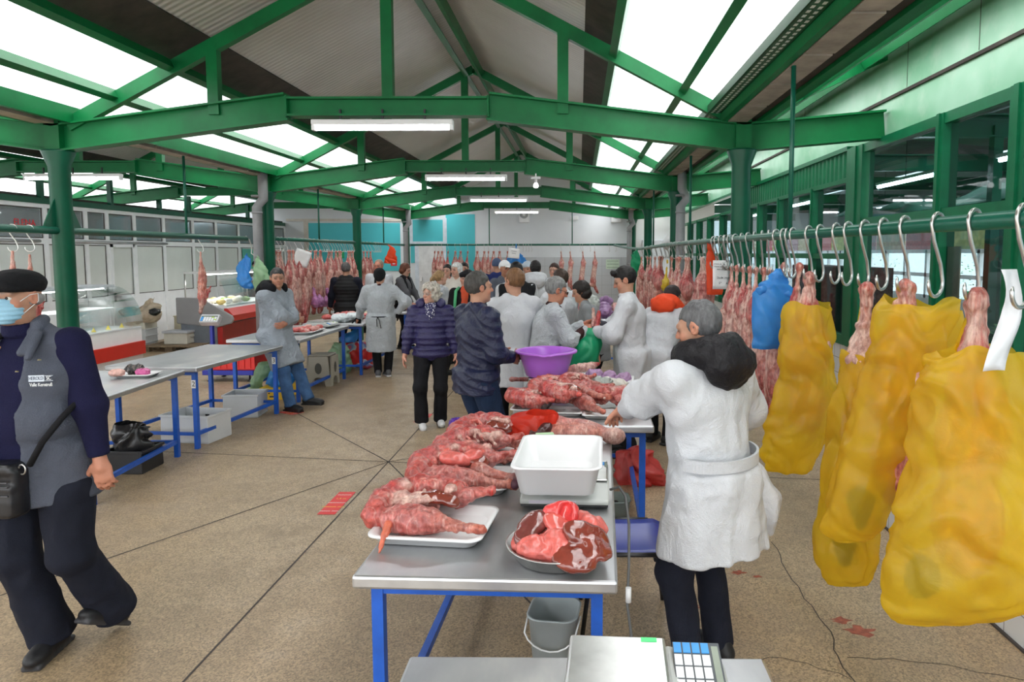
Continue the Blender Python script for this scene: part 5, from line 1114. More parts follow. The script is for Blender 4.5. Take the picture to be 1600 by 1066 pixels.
def hook(x, y, z, rz, label, group, sc=.8):
    nhook[0] += 1
    if x == 1.35 and y < 7: sc = 1.08
    if nhook[0] == 1: o = hk; o.location = (x, y, z); o.scale = (sc,)*3; o.rotation_euler = (0, 0, rz); o['label'] = label; o['group'] = group; return o
    return dup(hk, (x, y, z), (0, 0, rz), label, sc, group)
protos = {}
def hang(kind, x, y, z, rz, sc, label, group):
    if kind not in protos:
        o = protos[kind] = lamb(kind, label); o.location = (x, y, z); o.rotation_euler = (0, 0, rz); o.scale = sc if isinstance(sc, tuple) else (sc,)*3; o['group'] = group; return o
    return dup(protos[kind], (x, y, z), (random.uniform(-.03, .03), random.uniform(-.03, .03), rz), label, sc, group)
HL, HR, HB = 'steel hooks on the left rail', 'steel hooks on the right rail', 'steel hooks on the back rail'
CL, CR, CB = 'lamb carcasses on the left rail', 'lamb carcasses on the right rail', 'lamb carcasses on the back rail'
# left rack between the second and third columns
LH = 'steel hook in the dense row over the hanging carcasses, left rail'
ORD = ['first', 'second', 'third', 'fourth', 'fifth', 'sixth', 'seventh', 'eighth', 'ninth', 'tenth', 'eleventh', 'twelfth', 'thirteenth', 'fourteenth', 'fifteenth', 'sixteenth', 'seventeenth', 'eighteenth', 'nineteenth', 'twentieth', 'twenty-first', 'twenty-second', 'twenty-third', 'twenty-fourth', 'twenty-fifth']
for i, y in enumerate([10.95, 11.08, 11.22, 11.38, 11.6, 11.85, 12.05, 12.25, 12.45, 12.65, 12.85, 13.3, 13.45, 13.6, 13.75, 13.9, 14.3, 14.42, 14.54]):
    z = 2.13; big = 2 <= i <= 4
    hook(-4.83, y, z, random.uniform(.6, 1.2), LH, HL)
    hang('whole' if i not in (5, 9) else 'side', -4.83+(.06 if big else random.uniform(-.05, .05)), y, z-.185, -PI/2+random.uniform(-.5, .5), (1.06, 1.06, 1.12) if big else (.92, .92, .95),
         'pink lamb carcass hanging %s from the front of the left rack behind the seated vendor' % ORD[i], CL)
for y in (12.95, 13.05, 13.15, 14.05, 14.15, 14.62): hook(-4.83, y, 2.13, random.uniform(.4, 1.4), LH, HL)
for i, y in enumerate([15.3, 15.55, 15.8]):
    hook(-4.83, y, 2.13, .9, 'steel hook past the third column on the left rail, over the %s carcass' % ORD[i], HL); hang('whole', -4.83, y, 1.94, -PI/2+.3*i, 1.0, '%s pale carcass hanging past the third column, left rail' % ORD[i], CL)
for i in range(5): hook(-4.83, 16.1+.13*i, 2.13, random.uniform(.4, 1.4), 'empty steel hook past the third column on the left rail', HL)
KD = plain('lilac_bagged_knuckle', (.48, .20, .42), .25, var=.3, vscale=20, bmp=.4)
for i, y in enumerate([12.2, 12.4, 12.65, 12.9]):
    o = lump('wrapped_shank', (-4.74, y, .93-.02*i), (.07, .10, .11), KD, 'lilac film-wrapped joint dangling %s under the left rack' % ORD[i], 'meat', 30+i, group='wrapped joints under the left rack', vox=.012, extra=[cap((0, 0, .15), (-.05, 0, .34), .045, .03)])
hook(-4.83, 8.69, 2.11, .5, 'steel hook on the left rail holding the lone thin carcass', HL); hang('leg', -4.83, 8.69, 1.92, .2, 1.02, 'lone thin kid carcass on the left rail in front of the display counter', CL)
hook(-4.83, 5.80, 2.115, .3, 'steel hook on the left rail above the masked man\'s cap', HL); hang('leg', -4.83, 5.79, 1.92, .5, 1.1, 'kid carcass showing above the masked man\'s cap', CL); hook(-4.83, 5.98, 2.115, .3, 'steel hook on the left rail close to the first column', HL); hang('leg', -4.83, 5.97, 1.89, .1, .95, 'second kid carcass tip behind the masked man\'s cap', CL)
# back rail
for i, px_ in enumerate([-4.14, -4.04, -3.93, -3.76, -3.55, -3.40, -3.19, -2.92, -2.72, -2.60, -2.45, -2.28, -2.05]):
    hook(px_, 19.6, 2.145, 1.2+random.uniform(-.5, .5), '%s steel hook from the door end of the back rail' % ORD[i], HB)
    hang('whole' if i % 3 else 'side', px_, 19.6, 1.955, PI+random.uniform(-.6, .6), (.92, .92, 1.08), '%s lamb carcass from the door end of the back rail' % ORD[i], CB)
for i, px_ in enumerate([-.52, -.26, .10, .44]):
    hook(px_, 19.6, 2.15, 1.2, 'steel hook over the %s of four single carcasses by the grey tiles' % ORD[i], HB); hang('slim', px_, 19.6, 1.96, .2*i-.3, 1.12, '%s of four single slim carcasses hanging before the grey tiles' % ORD[i], CB)
for i, px_ in enumerate([-1.90, -1.72, -1.6, -1.52, -1.44, -1.36, .04, .32, .86, 1.05]): hook(px_, 19.6, 2.15, 1.3+random.uniform(-.4, .4), 'empty steel hook on the back rail over the tiled wall', HB)
# right rail, far part
for i, y in enumerate([14.6, 13.6, 12.8, 12.0, 11.3, 10.8, 10.4, 10.0, 9.6, 9.2, 8.85, 8.5, 8.2]):
    z = rail_z(y); hook(1.35, y, z, 1.0+random.uniform(-.4, .4), 'steel hook in the far stretch of the right rail', HR); hook(1.35, y+.12, z, .8+random.uniform(-.4, .4), 'steel hook in the far stretch of the right rail', HR)
    hang(['whole', 'side', 'whole'][i % 3], (1.24 if 10.1 < y < 11.1 else 1.33)+random.uniform(-.04, .04), y, z-.185, PI/2+random.uniform(-.5, .5), (.95, .95, 1.0), '%s lamb carcass from the far end of the right rail' % ORD[i], CR)
for i, y in enumerate([7.75, 7.55, 7.35]): hook(1.35, y, rail_z(y), 1.0, 'steel hook over the large glazed side of meat, right rail', HR)
o = blob('carcass', [cap((0, 0, -.01), (.02, 0, -.2), .03, .05, cF), ell((.03, 0, -.34), (.12, .12, .20), col=cP), ell((.0, 0, -.62), (.15, .15, .26), col=(.62, .30, .26)), ell((-.04, 0, -.95), (.13, .13, .24), col=cR)], MEATH, .012, .04, mrough(.008, 22, 4), soft=.02); o.location = (1.35, 7.52, 1.845); tag(o, 'large glazed side of meat between the orange sheet and the young vendor', 'carcass', CR)
for i, y in enumerate([6.15, 5.95, 5.72, 5.50, 5.30, 5.08, 4.90, 4.72]):
    z = rail_z(y); hook(1.35, y, z, .9+random.uniform(-.3, .3), 'steel hook over the %s lamb after the price sheet, right rail' % ORD[i], HR); hang('whole' if i % 2 == 0 else 'side', 1.37, y, z-.235, PI/2+random.uniform(-.35, .35), (.88, .88, .92), '%s ribbed lamb carcass after the price sheet on the right rail' % ORD[i], CR)
for y in (6.9, 6.75, 6.55, 6.4, 6.32): hook(1.35, y, rail_z(y), .9+random.uniform(-.3, .3), 'steel hook beside the handwritten price sheet on the right rail', HR)
# organ nets in yellow film between the far carcasses
YN = sheer('yellow_net', (.75, .55, .05), .1, .3, vscale=30)
for i, (y, z) in enumerate([(9.9, 1.35), (9.2, 1.22), (9.0, 1.0), (9.5, .95)]):
    lump('offal_net', (1.25, y, z), (.06, .06, .09), YN, '%s yellow bagged organ hanging among the far right carcasses' % ORD[i], 'offal', 40+i, group='yellow bagged organs', vox=.012, extra=[cap((0, 0, .15), (0.02, 0, .45), .014, .01)])
# ================================================================== BAGGED CARCASSES AND SHEETS ON THE RIGHT RAIL
YEL = sheer('yellow_bag_film', (1.0, .73, .07), .46, .5, .2, .10, 3, .6, .35, 16)
def shank(kind=0):
    if kind == 0:
        P = [ell((0, 0, -.01), (.036, .034, .036), col=(.52, .14, .10)), ell((.01, .015, -.035), (.026, .024, .03), col=cF), cap((0, 0, -.03), (.004, 0, -.14), .026, .030, cK), cap((.015, 0, -.06), (.035, 0, -.22), .014, .030, cR), cap((-.01, .0, -.12), (-.03, .0, -.30), .030, .075, cR), cap((.02, 0, -.16), (.04, 0, -.34), .030, .08, (.48, .10, .09)), cap((-.03, .0, -.08), (-.05, .0, -.26), .010, .02, cF), ell((.0, 0, -.48), (.12, .10, .18), col=cP), ell((.05, -.03, -.42), (.05, .07, .14), col=cF), ell((0, 0, -.75), (.10, .10, .20), col=cP)]
    else:
        P = [ell((0, 0, -.01), (.034, .032, .034), col=(.58, .10, .07)), cap((0, 0, -.03), (0, 0, -.16), .028, .026, cK), ell((0, 0, -.19), (.038, .036, .016), col=cK), cap((0, 0, -.19), (.0, 0, -.34), .036, .085, cF), ell((.02, 0, -.45), (.10, .10, .16), col=(.70, .46, .38)), ell((0, 0, -.70), (.09, .09, .2), col=cP)]
    return P
FUR = plain('dark_wet_fleece', (.035, .028, .018), .7, var=.8, vscale=30, bmp=1, bscale=50)
def bagged(y, z0, label_c, label_b, kind, rows, seed, amp=.014, rz=0, fur=None, ln=1.0, rib=9):
    """one carcass on its hook and the yellow bag drawn up round it"""
    z = rail_z(y); c = blob('carcass', shank(kind), MEATH, .007, .018, mrough(.005, 34, seed), soft=.008); c.location = (1.36, y, z0); c.rotation_euler = (0, 0, rz); c.scale = (1.12, 1.12, ln); tag(c, label_c, 'carcass', 'bagged carcasses on the right rail')
    o = bag_obj('plastic_bag', rows, YEL, None, 96, seed, amp, rib, rim=.018); o.location = (1.36, y, 0); r0 = rows[0]; blob('bag_handle', [cap((r0[0], r0[1]+r0[4], r0[2]-.01), (0, .03, z0-.04), .018, .010), cap((0, .03, z0-.04), (0, 0, z0+.012), .012, .010)], YEL, .006, .01, None, o); tag(o, label_b, 'bag', 'yellow bags on the right rail')
    if fur:
        f = lump('fleece_end', (1.36+fur[0], y+fur[1], fur[2]), fur[3], FUR, None, None, seed, .35, vox=.010); f.parent = o; f.location = (fur[0]*.62, fur[1]*.3+.0, fur[2]+.01)
    return o
# A: farthest bag, beside the vendor
bagged(4.05, 1.765, 'red double-shank carcass rising from the farthest yellow bag', 'farthest yellow bag, wide-mouthed, hanging beside the vendor in white', 0,
       [(.0, 0, 1.60, .13, .12), (-.02, 0, 1.48, .145, .13), (-.01, 0, 1.30, .165, .14), (.02, 0, 1.08, .18, .14), (-.03, 0, .86, .20, .13), (-.09, 0, .72, .18, .10), (-.10, 0, .60, .15, .05), (-.10, 0, .585, .13, .03)], 1, .016, .4)
# B: slim low bag
bagged(3.24, 1.745, 'pale shank carcass standing out of the slim yellow bag', 'slim yellow bag hanging lowest with a dark fleece end inside its foot', 1,
       [(.0, 0, 1.42, .09, .10), (.01, 0, 1.30, .125, .12), (-.01, 0, 1.10, .13, .12), (-.05, 0, .90, .135, .12), (-.06, 0, .74, .12, .11), (-.06, 0, .55, .13, .11), (-.05, 0, .42, .15, .10), (-.03, 0, .33, .13, .06), (-.03, 0, .29, .10, .03)], 5, .016, .2, (-.12, -.06, .38, (.045, .05, .10)))
# C: middle bag, slanting
bagged(2.86, 1.77, 'red carcass shank above the slanting yellow bag', 'yellow bag slanting down towards the vendor between two other yellow bags', 0,
       [(.07, 0, 1.70, .135, .11), (.03, 0, 1.66, .14, .12), (.02, 0, 1.52, .145, .12), (-.02, 0, 1.30, .15, .12), (-.07, 0, 1.10, .15, .12), (-.13, 0, .90, .145, .12), (-.18, 0, .76, .125, .09), (-.19, 0, .69, .10, .05), (-.19, 0, .67, .07, .03)], 9, .015, -.5, (-.26, -.05, .72, (.05, .05, .09)))
o = bag_obj('bag_tail', [(.16, .06, 1.66, .10, .05), (.20, .06, 1.55, .12, .05), (.24, .07, 1.42, .10, .04), (.26, .07, 1.36, .07, .02)], YEL, bpy.data.objects['plastic_bag.003'] if 'plastic_bag.003' in bpy.data.objects else None, 40, 12, .012)
# D: closest and widest bag
bagged(2.34, 1.755, 'large red carcass shank rising from the widest yellow bag', 'widest yellow bag closest to the camera with a dark fleece end in its lower corner', 0,
       [(.02, 0, 1.57, .14, .13), (.0, 0, 1.545, .165, .15), (.03, 0, 1.47, .20, .16), (.08, 0, 1.35, .25, .17), (.08, 0, 1.12, .27, .18), (.05, 0, .92, .30, .19), (.03, 0, .78, .315, .17), (.0, 0, .68, .29, .11), (-.06, 0, .615, .20, .05), (-.09, 0, .60, .14, .03)], 14, .018, .9, (-.26, -.08, .70, (.05, .05, .075)), 1.05, 7)
# hooks of the near stretch: wide turned hooks, some bare
for y, rz, lab in [(4.05, .75, 'steel hook over the farthest yellow bag'), (3.26, .7, 'steel hook through the pale shank above the slim yellow bag'), (2.86, .65, 'steel hook through the red shank above the slanting yellow bag'), (2.36, .6, 'steel hook through the big shank above the widest yellow bag'),
                   (3.86, .75, 'bare steel hook next past the farthest yellow bag\'s hook'), (3.62, .75, 'bare steel hook midway between the farthest and slim yellow bags'), (3.46, .7, 'bare steel hook just behind the pale shank\'s hook'), (3.06, .7, 'bare steel hook between the pale shank and the middle red shank'), (2.60, .6, 'bare steel hook between the middle red shank and the big shank'), (2.10, .55, 'steel hook at the picture\'s right edge carrying a curled paper tag'),
                   (4.55, .8, 'steel hook through the handles of the blue bag'), (4.35, .8, 'bare steel hook between the blue bag and the farthest yellow bag'), (4.45, .8, 'second steel hook at the blue bag')]:
    hook(1.35, y, rail_z(y), rz, lab, HR)
# blue shopping bag, with red meat showing beneath
BLUF = sheer('blue_film', (.06, .33, .78), .06, .35, .25)
o = bag_obj('plastic_bag', [(.0, 0, 1.80, .015, .012), (.0, 0, 1.76, .03, .02), (-.02, 0, 1.70, .10, .035), (-.01, 0, 1.62, .145, .05), (-.01, 0, 1.45, .15, .06), (-.01, 0, 1.30, .15, .05), (-.01, 0, 1.275, .14, .03)], BLUF, seed=21, amp=.012, rib=5); o.location = (1.30, 4.48, 0); tag(o, 'blue plastic shopping bag hanging by its handles on the right rail', 'bag')
blob('bag_handle', [cap((-.02, 0, 1.66), (-.115, -.02, 1.66), .028, .035), cap((.03, 0, 1.66), (.115, -.03, 1.60), .03, .03)], BLUF, .008, .02, mrough(.008, 30, 3), o)
hang('whole', 1.38, 4.62, 1.83, PI/2, (.95, .9, 1.0), 'lamb carcass hanging behind the blue shopping bag', CR)
hang('side', 1.38, 4.30, 1.83, PI/2+.3, (.95, .9, .9), 'lamb carcass between the blue bag and the farthest yellow bag', CR)
# orange-red plastic sheet, price papers, other small bags
ORF = sheer('orange_film', (.90, .10, .02), .04, .4, .4)
o = bag_obj('plastic_bag', [(-.01, 0, 2.04, .015, .012), (.0, 0, 1.98, .02, .02), (.02, 0, 1.85, .06, .02), (.05, 0, 1.65, .09, .025), (.05, 0, 1.52, .09, .03), (.05, 0, 1.49, .08, .02)], ORF, seed=31, amp=.006, rib=4); o.location = (1.36, 7.12, -.02); tag(o, 'orange-red plastic bag hanging limp before the glazed side of meat', 'bag')
SCR = plain('pen_ink', (.05, .05, .06), .7)
def paper(loc, rot, w, h, label, lines, seed=0, size=.03, mat=LABW):
    b = MB(); n = 6; g = [[(-w/2+w*i/n, .004*math.sin(i*1.3+j), h/2-h*j/n) for i in range(n+1)] for j in range(n+1)]; b.grid(g)
    o = b.build('price_sheet', mat, fix=False); md = o.modifiers.new('thick', 'SOLIDIFY'); md.thickness = .001; o.location = loc; o.rotation_euler = rot; tag(o, label, 'paper', None)
    for k, ln in enumerate(lines): text('handwriting', ln[0], ln[1], SCR, (ln[2], -.009, ln[3]), (PI/2, .06, 0), o, ext=.0003)
    return o
paper((1.33, 6.42, 1.70), (0, 0, .1), .16, .27, 'handwritten price sheet hanging on the right rail beside the orange-red bag', [('mmm mmmm m', .022, 0, .10), ('mmm mmmmm', .022, 0, .075), ('mm mmmm', .022, .01, .05), ('26.04.2023', .028, .02, -.03), ('5º     A', .03, .02, -.08)])
b = MB()
for q in (-.05, .05): b.tube([(1.33+q, 6.42, 1.82), (1.35, 6.42, 2.03)], .003, 5)
b.build('hanger_wire', STEEL, None); tag(bpy.data.objects['hanger_wire'], 'wire loop holding the handwritten price sheet', 'wire')
paper((-1.86, 19.5, 1.90), (0, .1, 0), .33, .28, 'white notice hung on the back rail over a blue bag', [('mmmm', .05, 0, .06), ('mmm', .05, 0, .0)])
o = bag_obj('plastic_bag', [(0, 0, 2.17, .02, .02), (0, 0, 1.97, .03, .03), (0, 0, 1.8, .28, .05), (0, 0, 1.66, .34, .06), (0, 0, 1.62, .30, .04)], BLUF, seed=41, amp=.03); o.location = (-1.80, 19.58, 0); tag(o, 'blue plastic bag spread behind the white notice on the back rail', 'bag')
paper((-4.70, 11.55, 1.82), (0, .35, .3), .25, .28, 'white paper sheet tilted over the left rack of carcasses', [])
# curled paper tag at the right edge
b = MB(); g = []
for j in range(16):
    t = j/15; zz = 1.85-.32*t; cx = .03*math.sin(t*4.2)+(.03-.05*t if t < .4 else .01); g.append([(cx+u*(.032-.008*math.sin(t*5)), .012*math.sin(t*7+u*2)-.02*t, zz) for u in (-1, -.5, 0, .5, 1)])
b.grid(g); o = b.build('paper_tag', plain('thermal_paper', (.74, .75, .78), .5, var=.04, vscale=14), fix=False); o.modifiers.new('thick', 'SOLIDIFY').thickness = .001; o.location = (1.325, 2.17, 0); tag(o, 'long curled white paper tag hanging at the right edge', 'paper')
GRF = sheer('green_film', (.02, .42, .20), .05, .4, .3)
o = bag_obj('plastic_bag', [(.07, 0, 2.0, .015, .015), (0, 0, 1.93, .02, .02), (0, 0, 1.85, .10, .05), (.02, 0, 1.7, .14, .06), (0, 0, 1.5, .12, .06), (0, 0, 1.35, .08, .04)], GRF, seed=44, amp=.02); o.location = (1.28, 15.6, .02); tag(o, 'crumpled green bag at the far end of the right rail', 'bag')
o = bag_obj('plastic_bag', [(-.11, 0, 2.09, .015, .015), (0, 0, 2.03, .02, .02), (0, 0, 1.9, .10, .05), (-.04, 0, 1.7, .16, .06), (-.06, 0, 1.62, .14, .05)], ORF, seed=45, amp=.02); o.location = (-4.72, 17.2, .03); tag(o, 'limp red bag hanging by the grey drain pipe at the back left', 'bag')
o = bag_obj('plastic_bag', [(0, 0, 1.90, .02, .02), (-.06, 0, 1.75, .10, .05), (-.08, 0, 1.55, .12, .06), (-.03, 0, 1.42, .10, .05), (0, 0, 1.38, .06, .03)], BLUF, seed=46, amp=.02); o.location = (-4.86, 9.99, .0); tag(o, 'blue plastic bag hanging on the second left column above the seated vendor', 'bag')
o = bag_obj('plastic_bag', [(0, 0, 1.87, .006, .006), (0, 0, 1.84, .02, .02), (.02, 0, 1.72, .09, .05), (.03, 0, 1.52, .11, .06), (.0, 0, 1.36, .07, .03)], sheer('pale_green_film', (.42, .62, .40), .15, .4), seed=47, amp=.02); o.location = (-4.71, 9.97, .0); tag(o, 'pale green bag hanging beside the blue bag at the second left column', 'bag')
b = MB(); b.tube([(-4.83, 9.90, 2.08), (-4.83, 9.90, 2.15), (-4.81, 9.95, 2.10), (-4.79, 9.98, 2.0), (-4.80, 9.98, 1.90), (-4.72, 9.98, 1.84)], .008, 6); tag(b.build('bag_hook', STEEL), 'bent steel hook holding the blue and pale green bags', 'hook')
# ================================================================== WARES ON AND UNDER THE TABLES
KEYG = plain('scale_grey_plastic', (.50, .52, .50), .4, var=.04); SPLAT = plain('scale_steel_plate', (.66, .66, .65), .3, 1, var=.12, vscale=9)
def scale(loc, rz, label, w=.32, d=.30, keys=True, body=None, plate=None, key_side='front', feet=True, h=.085):
    t = thing('weighing_scale', loc, label, 'scale', 'electronic weighing scales', math.radians(rz)); body = body or KEYG
    b = MB(); b.prism([(-d/2-.09, .022), (d/2, .022), (d/2, h), (-d/2+.015, h), (-d/2-.09, .045)], 'x', -w/2, w/2); b.build('scale_body', body, t, .008)
    b = MB(); b.bb(-w/2+.006, w/2-.006, -d/2+.02, d/2-.004, h+.006, h+.016); b.build('weighing_plate', plate or SPLAT, t, .006)
    b = MB(); b.bb(-w/2+.05, w/2-.05, -d/2+.07, d/2-.05, h-.002, h+.007); b.build('plate_support', BLACKP, t)
    b = MB(); b.bb(-w/2+.004, w/2-.004, -d/2-.08, d/2-.004, .012, .024); b.build('under_tray', BLACKP, t)
    for sx in (-1, 1):
        for sy in (-1, 1):
            g = MB(); g.lathe([(0, 0), (.016, 0), (.016, .013), (0, .013)], (sx*(w/2-.04), sy*(d/2-.05), 0), 12); g.build('foot', BLACKP, t)
    if keys: keypad(t, (0, -d/2-.042, .066), (math.radians(22), 0, 0), w*.8, .075)
    return t
def keypad(par, loc, rot, w, h, blue=True):
    """display strip plus a pad of keys on a dark panel"""
    e = bpy.data.objects.new('keypad', None); COL.objects.link(e); e.parent = par; e.location = loc; e.rotation_euler = rot
    b = MB(); b.bb(-w/2, w/2, -h/2, h/2, -.004, .001); b.build('key_panel', plain('key_panel_dark', (.05, .06, .07), .4), e)
    ms = [plain('keys_white', (.78, .79, .80), .5), plain('keys_blue', (.05, .30, .70), .5), plain('keys_lime', (.45, .70, .05), .5)]
    b = MB(); nx, ny = 6, 4
    for i in range(nx):
        for j in range(ny):
            b.cur = 1 if i < 1 else 2 if (i, j) in ((5, 1), (4, 3)) else 0; x = -w/2+w*(i+.5)/nx; y = -h/2+h*.78*(j+.5)/ny; b.bb(x-w*.07, x+w*.07, y-h*.08, y+h*.08, .001, .003)
    b.build('keys', ms, e)
    b = MB(); b.bb(-w*.45, w*.45, h*.32, h*.46, .001, .002); b.build('display', plain('lcd_grey_green', (.20, .24, .18), .2), e)
    return e
sc = scale((-.055, 3.06, .8125), -2, 'electronic scale under the white tub on the closest table', .38, .30, False)
b = MB(); b.bb(-.15, .05, -.2405, -.238, .028, .042); b.build('scale_label', plain('scale_label_mauve', (.62, .58, .66), .5), sc)
keypad(sc, (.155, -.02, .092), (0, .12, -PI/2), .24, .06)
rtray('white_tub', (-.085, 2.93, .9150), .375, .52, .125, TRAYW, 'deep empty white plastic tub standing on the scale', 'tub', rz=-2, rim=.018, corner=.05, taper=.035)
# foreground scale at the bottom edge
t = thing('weighing_scale', (.09, 1.52, .8125), 'electronic scale with bare steel plate at the bottom edge of the picture', 'scale', 'electronic weighing scales', math.radians(-3))
b = MB(); b.bb(-.125, .125, -.20, .165, .03, .085); b.build('scale_body', KEYG, t, .012)
b = MB(); b.bb(-.122, .122, -.20, .172, .088, .105); b.build('weighing_plate', SPLAT, t, .008)
b = MB(); b.bb(.06, .10, .145, .165, .1052, .1058); b.build('green_sticker', plain('green_sticker', (.10, .75, .25), .5), t)
b = MB(); b.prism([(.12, .03), (.27, .03), (.27, .045), (.255, .075), (.12, .095)], 'y', -.20, .155); b.build('key_housing', KEYG, t, .008)
keypad(t, (.195, .02, .0905), (0, math.radians(10), -PI/2), .24, .115)
for sx in (-1, 1):
    for sy in (-1, 1):
        g = MB(); g.lathe([(0, 0), (.018, 0), (.018, .03), (0, .03)], (sx*.1, sy*.14, 0), 12); g.build('foot', BLACKP, t)
# mains lead from the scale down to the floor
b = MB(); P0 = [(.14, 3.0, .84), (.18, 2.98, .86), (.205, 2.94, .83), (.215, 2.86, .74), (.21, 2.78, .60), (.20, 2.72, .45), (.22, 2.70, .30), (.24, 2.66, .16), (.21, 2.6, .05), (.23, 2.5, .012), (.27, 2.35, .012)]
b.tube([tuple(Vector(P0[i]).lerp(Vector(P0[i+1]), k/4)) for i in range(len(P0)-1) for k in range(4)], .006, 8); o = b.build('power_cord', plain('grey_cable', (.11, .11, .11), .5)); tag(o, 'grey cable from the tub\'s scale down to the floor beside the blue chair', 'cable')
b = MB(); b.tube([(.205, 2.73, .52), (.205, 2.725, .46)], .012, 10); b.build('cable_joint', WHITEP, o)
# blue chair with black frame
t = thing('chair', (.25, 3.40, 0), 'blue plastic chair with black tube frame between the table and the vendor', 'chair', rz=math.radians(90))
BSEAT = plain('blue_seat_plastic', (.035, .06, .38), .3, var=.06)
b = MB(); g = [[(-.21+.42*i/8, -.20+.42*j/8, .43+.018*((i-4)/4)**2+.012*((j-4)/4)**2-(.03*max(0, (1-j)/1.0) if j < 1 else 0)) for i in range(9)] for j in range(9)]; b.grid(g); o = b.build('seat', BSEAT, t, fix=False); o.modifiers.new('thick', 'SOLIDIFY').thickness = -.012
FR = plain('black_chair_tube', (.015, .015, .017), .35)
for s in (-1, 1):
    b = MB(); b.tube([(s*.225, -.21, 0), (s*.215, -.16, .40), (s*.22, -.12, .455), (s*.22, .14, .455), (s*.215, .19, .40), (s*.225, .24, 0)], .0115, 10); b.build('leg_frame', FR, t)
    b = MB(); b.tube([(s*.22, .17, .44), (s*.225, .24, .60), (s*.215, .29, .80)], .0115, 10); b.build('back_post', FR, t)
b = MB(); b.tube([(-.21, -.12, .425), (.21, -.12, .425)], .010, 8); b.build('seat_bar', FR, t)
b = MB(); g = [[(-.20+.4*i/8, .275+.03*((i-4)/4)**2*-1+.03*j/4*.5+.0, .62+.20*j/4) for i in range(9)] for j in range(5)]; b.grid(g); o = b.build('backrest', BSEAT, t, fix=False); o.modifiers.new('thick', 'SOLIDIFY').thickness = .012
# buckets
def bucket(loc, w, h, mat, label, rz=0, bail=True):
    t = rtray('bucket', loc, w, w, h, mat, label, 'bucket', rz=rz, rim=.012, corner=w*.28, taper=.025)
    if bail: b = MB(); b.tube([(-w/2-.004, 0, h-.03)]+[(-w/2*math.cos(a), -w*.52-.0*math.sin(a), h-.03-.11*math.sin(a)) for a in np.linspace(.25, PI-.25, 9)]+[(w/2+.004, 0, h-.03)], .004, 6); b.build('bail', WHITEP, t)
    return t
BKG = plain('pale_grey_bucket', (.36, .40, .41), .4, var=.08); bucket((-.115, 3.08, .001), .24, .24, BKG, 'empty grey plastic bucket on the floor under the closest table', -8)
bucket((.24, 4.55, .001), .22, .24, plain('grey_green_bucket', (.25, .30, .27), .45), 'grey-green bucket on the floor beyond the blue chair', 5, False)
lump('black_waste', (.24, 4.55, .03), (.06, .06, .09), plain('black_film', (.02, .02, .022), .25, bmp=.6, bscale=25), 'crumpled black plastic inside the grey-green bucket', 'waste', 4)
RDF = sheer('salmon_film', (.72, .10, .09), .18, .35, .3, bscale=22)
o = bag_obj('plastic_bag', [(0, .0, .30, .06, .05), (-.05, 0, .25, .18, .12), (.0, 0, .15, .25, .16), (.02, 0, .05, .24, .17), (.02, 0, .006, .20, .14)], RDF, seed=51, amp=.045, rib=5); o.location = (.50, 5.55, 0); tag(o, 'crumpled red plastic bag lying on the floor by the basin table\'s leg', 'bag')
# basin table: purple basin on a cream scale, trays, bundles, cloth
BS = plain('cream_scale_plastic', (.50, .46, .30), .45)
sc = scale((-.26, 5.46, .8125), 3, 'cream scale under the purple basin', .30, .30, False, BS); b = MB(); b.bb(-.13, -.07, -.2415, -.239, .027, .043); b.build('scale_label', plain('cyan_label', (.05, .40, .60), .5), sc)
VIO = plain('purple_plastic', (.42, .13, .62), .3, var=.04)
b = MB(); prof = [(0, 0), (.15, 0), (.165, .012), (.20, .12), (.222, .195), (.243, .203), (.246, .198), (.246, .192), (.250, .192), (.250, .206), (.226, .212), (.215, .197), (.193, .12), (.158, .016), (0, .010)]
b.lathe(prof, n=64); o = b.build('basin', VIO); o.location = (-.265, 5.46, .9145); tag(o, 'purple plastic wash basin standing on the cream scale', 'basin')
for v in o.data.vertices:
    a = math.atan2(v.co.y, v.co.x); r = math.hypot(v.co.x, v.co.y)
    if r > .21: k = max(0, 1-abs(a+PI/2)/.35); v.co.z += -.010*k+.004*math.sin(a*24)*k
rtray('white_tray', tz(-.06, 5.74), .30, .26, .09, TRAYW, 'white tub with a meat strip behind the purple basin', 'tray', 'trays behind the basin', 4)
o = blob('meat_strip', [cap((-.15, 0, .04), (.0, .02, .05), .022, .035, cP), cap((0, .02, .05), (.14, .05, .07), .035, .04, cF), cap((.14, .05, .07), (.2, .07, .09), .03, .02, cR)], MEAT, .008, .02, mrough(.006, 30, 3)); o.location = (-.04, 5.72, .87); tag(o, 'long pale meat strip lying across the white tub', 'meat')
rtray('white_tray', tz(.25, 5.56), .40, .30, .06, TRAYW, 'white rectangular tray of lilac bagged meat before the young vendor', 'tray', 'trays behind the basin', -5, corner=.02)
LIL = sheer('lilac_film', (.60, .40, .62), .1, .3, .25, vscale=18, var=.25, bscale=30)
for i, (x, y, r, lab) in enumerate([(.13, 5.60, .075, 'left'), (.25, 5.58, .065, 'middle'), (.36, 5.54, .065, 'right')]): lump('wrapped_meat', (x, y, .84), (r, r*.8, r*.7), LIL, '%s lilac film-wrapped meat in the white rectangular tray' % lab, 'meat', 60+i, hi=.012, group='lilac wrapped meat')
CLR = sheer('clear_crumpled_film', (.72, .76, .72), .25, .3, .15, vscale=20, var=.2, bmp=.9, bscale=26)
lump('plastic_bundle', (.13, 5.26, .8125), (.14, .12, .07), CLR, 'crumpled clear plastic bundle behind the heap of lamb quarters', 'bundle', 71, .35, hi=.03)
lump('plastic_bundle', (.27, 5.38, .8125), (.12, .09, .05), plain('white_fat_lump', (.70, .66, .60), .5, var=.15, vscale=16), 'white fatty bundle between the clear plastic and the lilac meat', 'bundle', 72, .35)
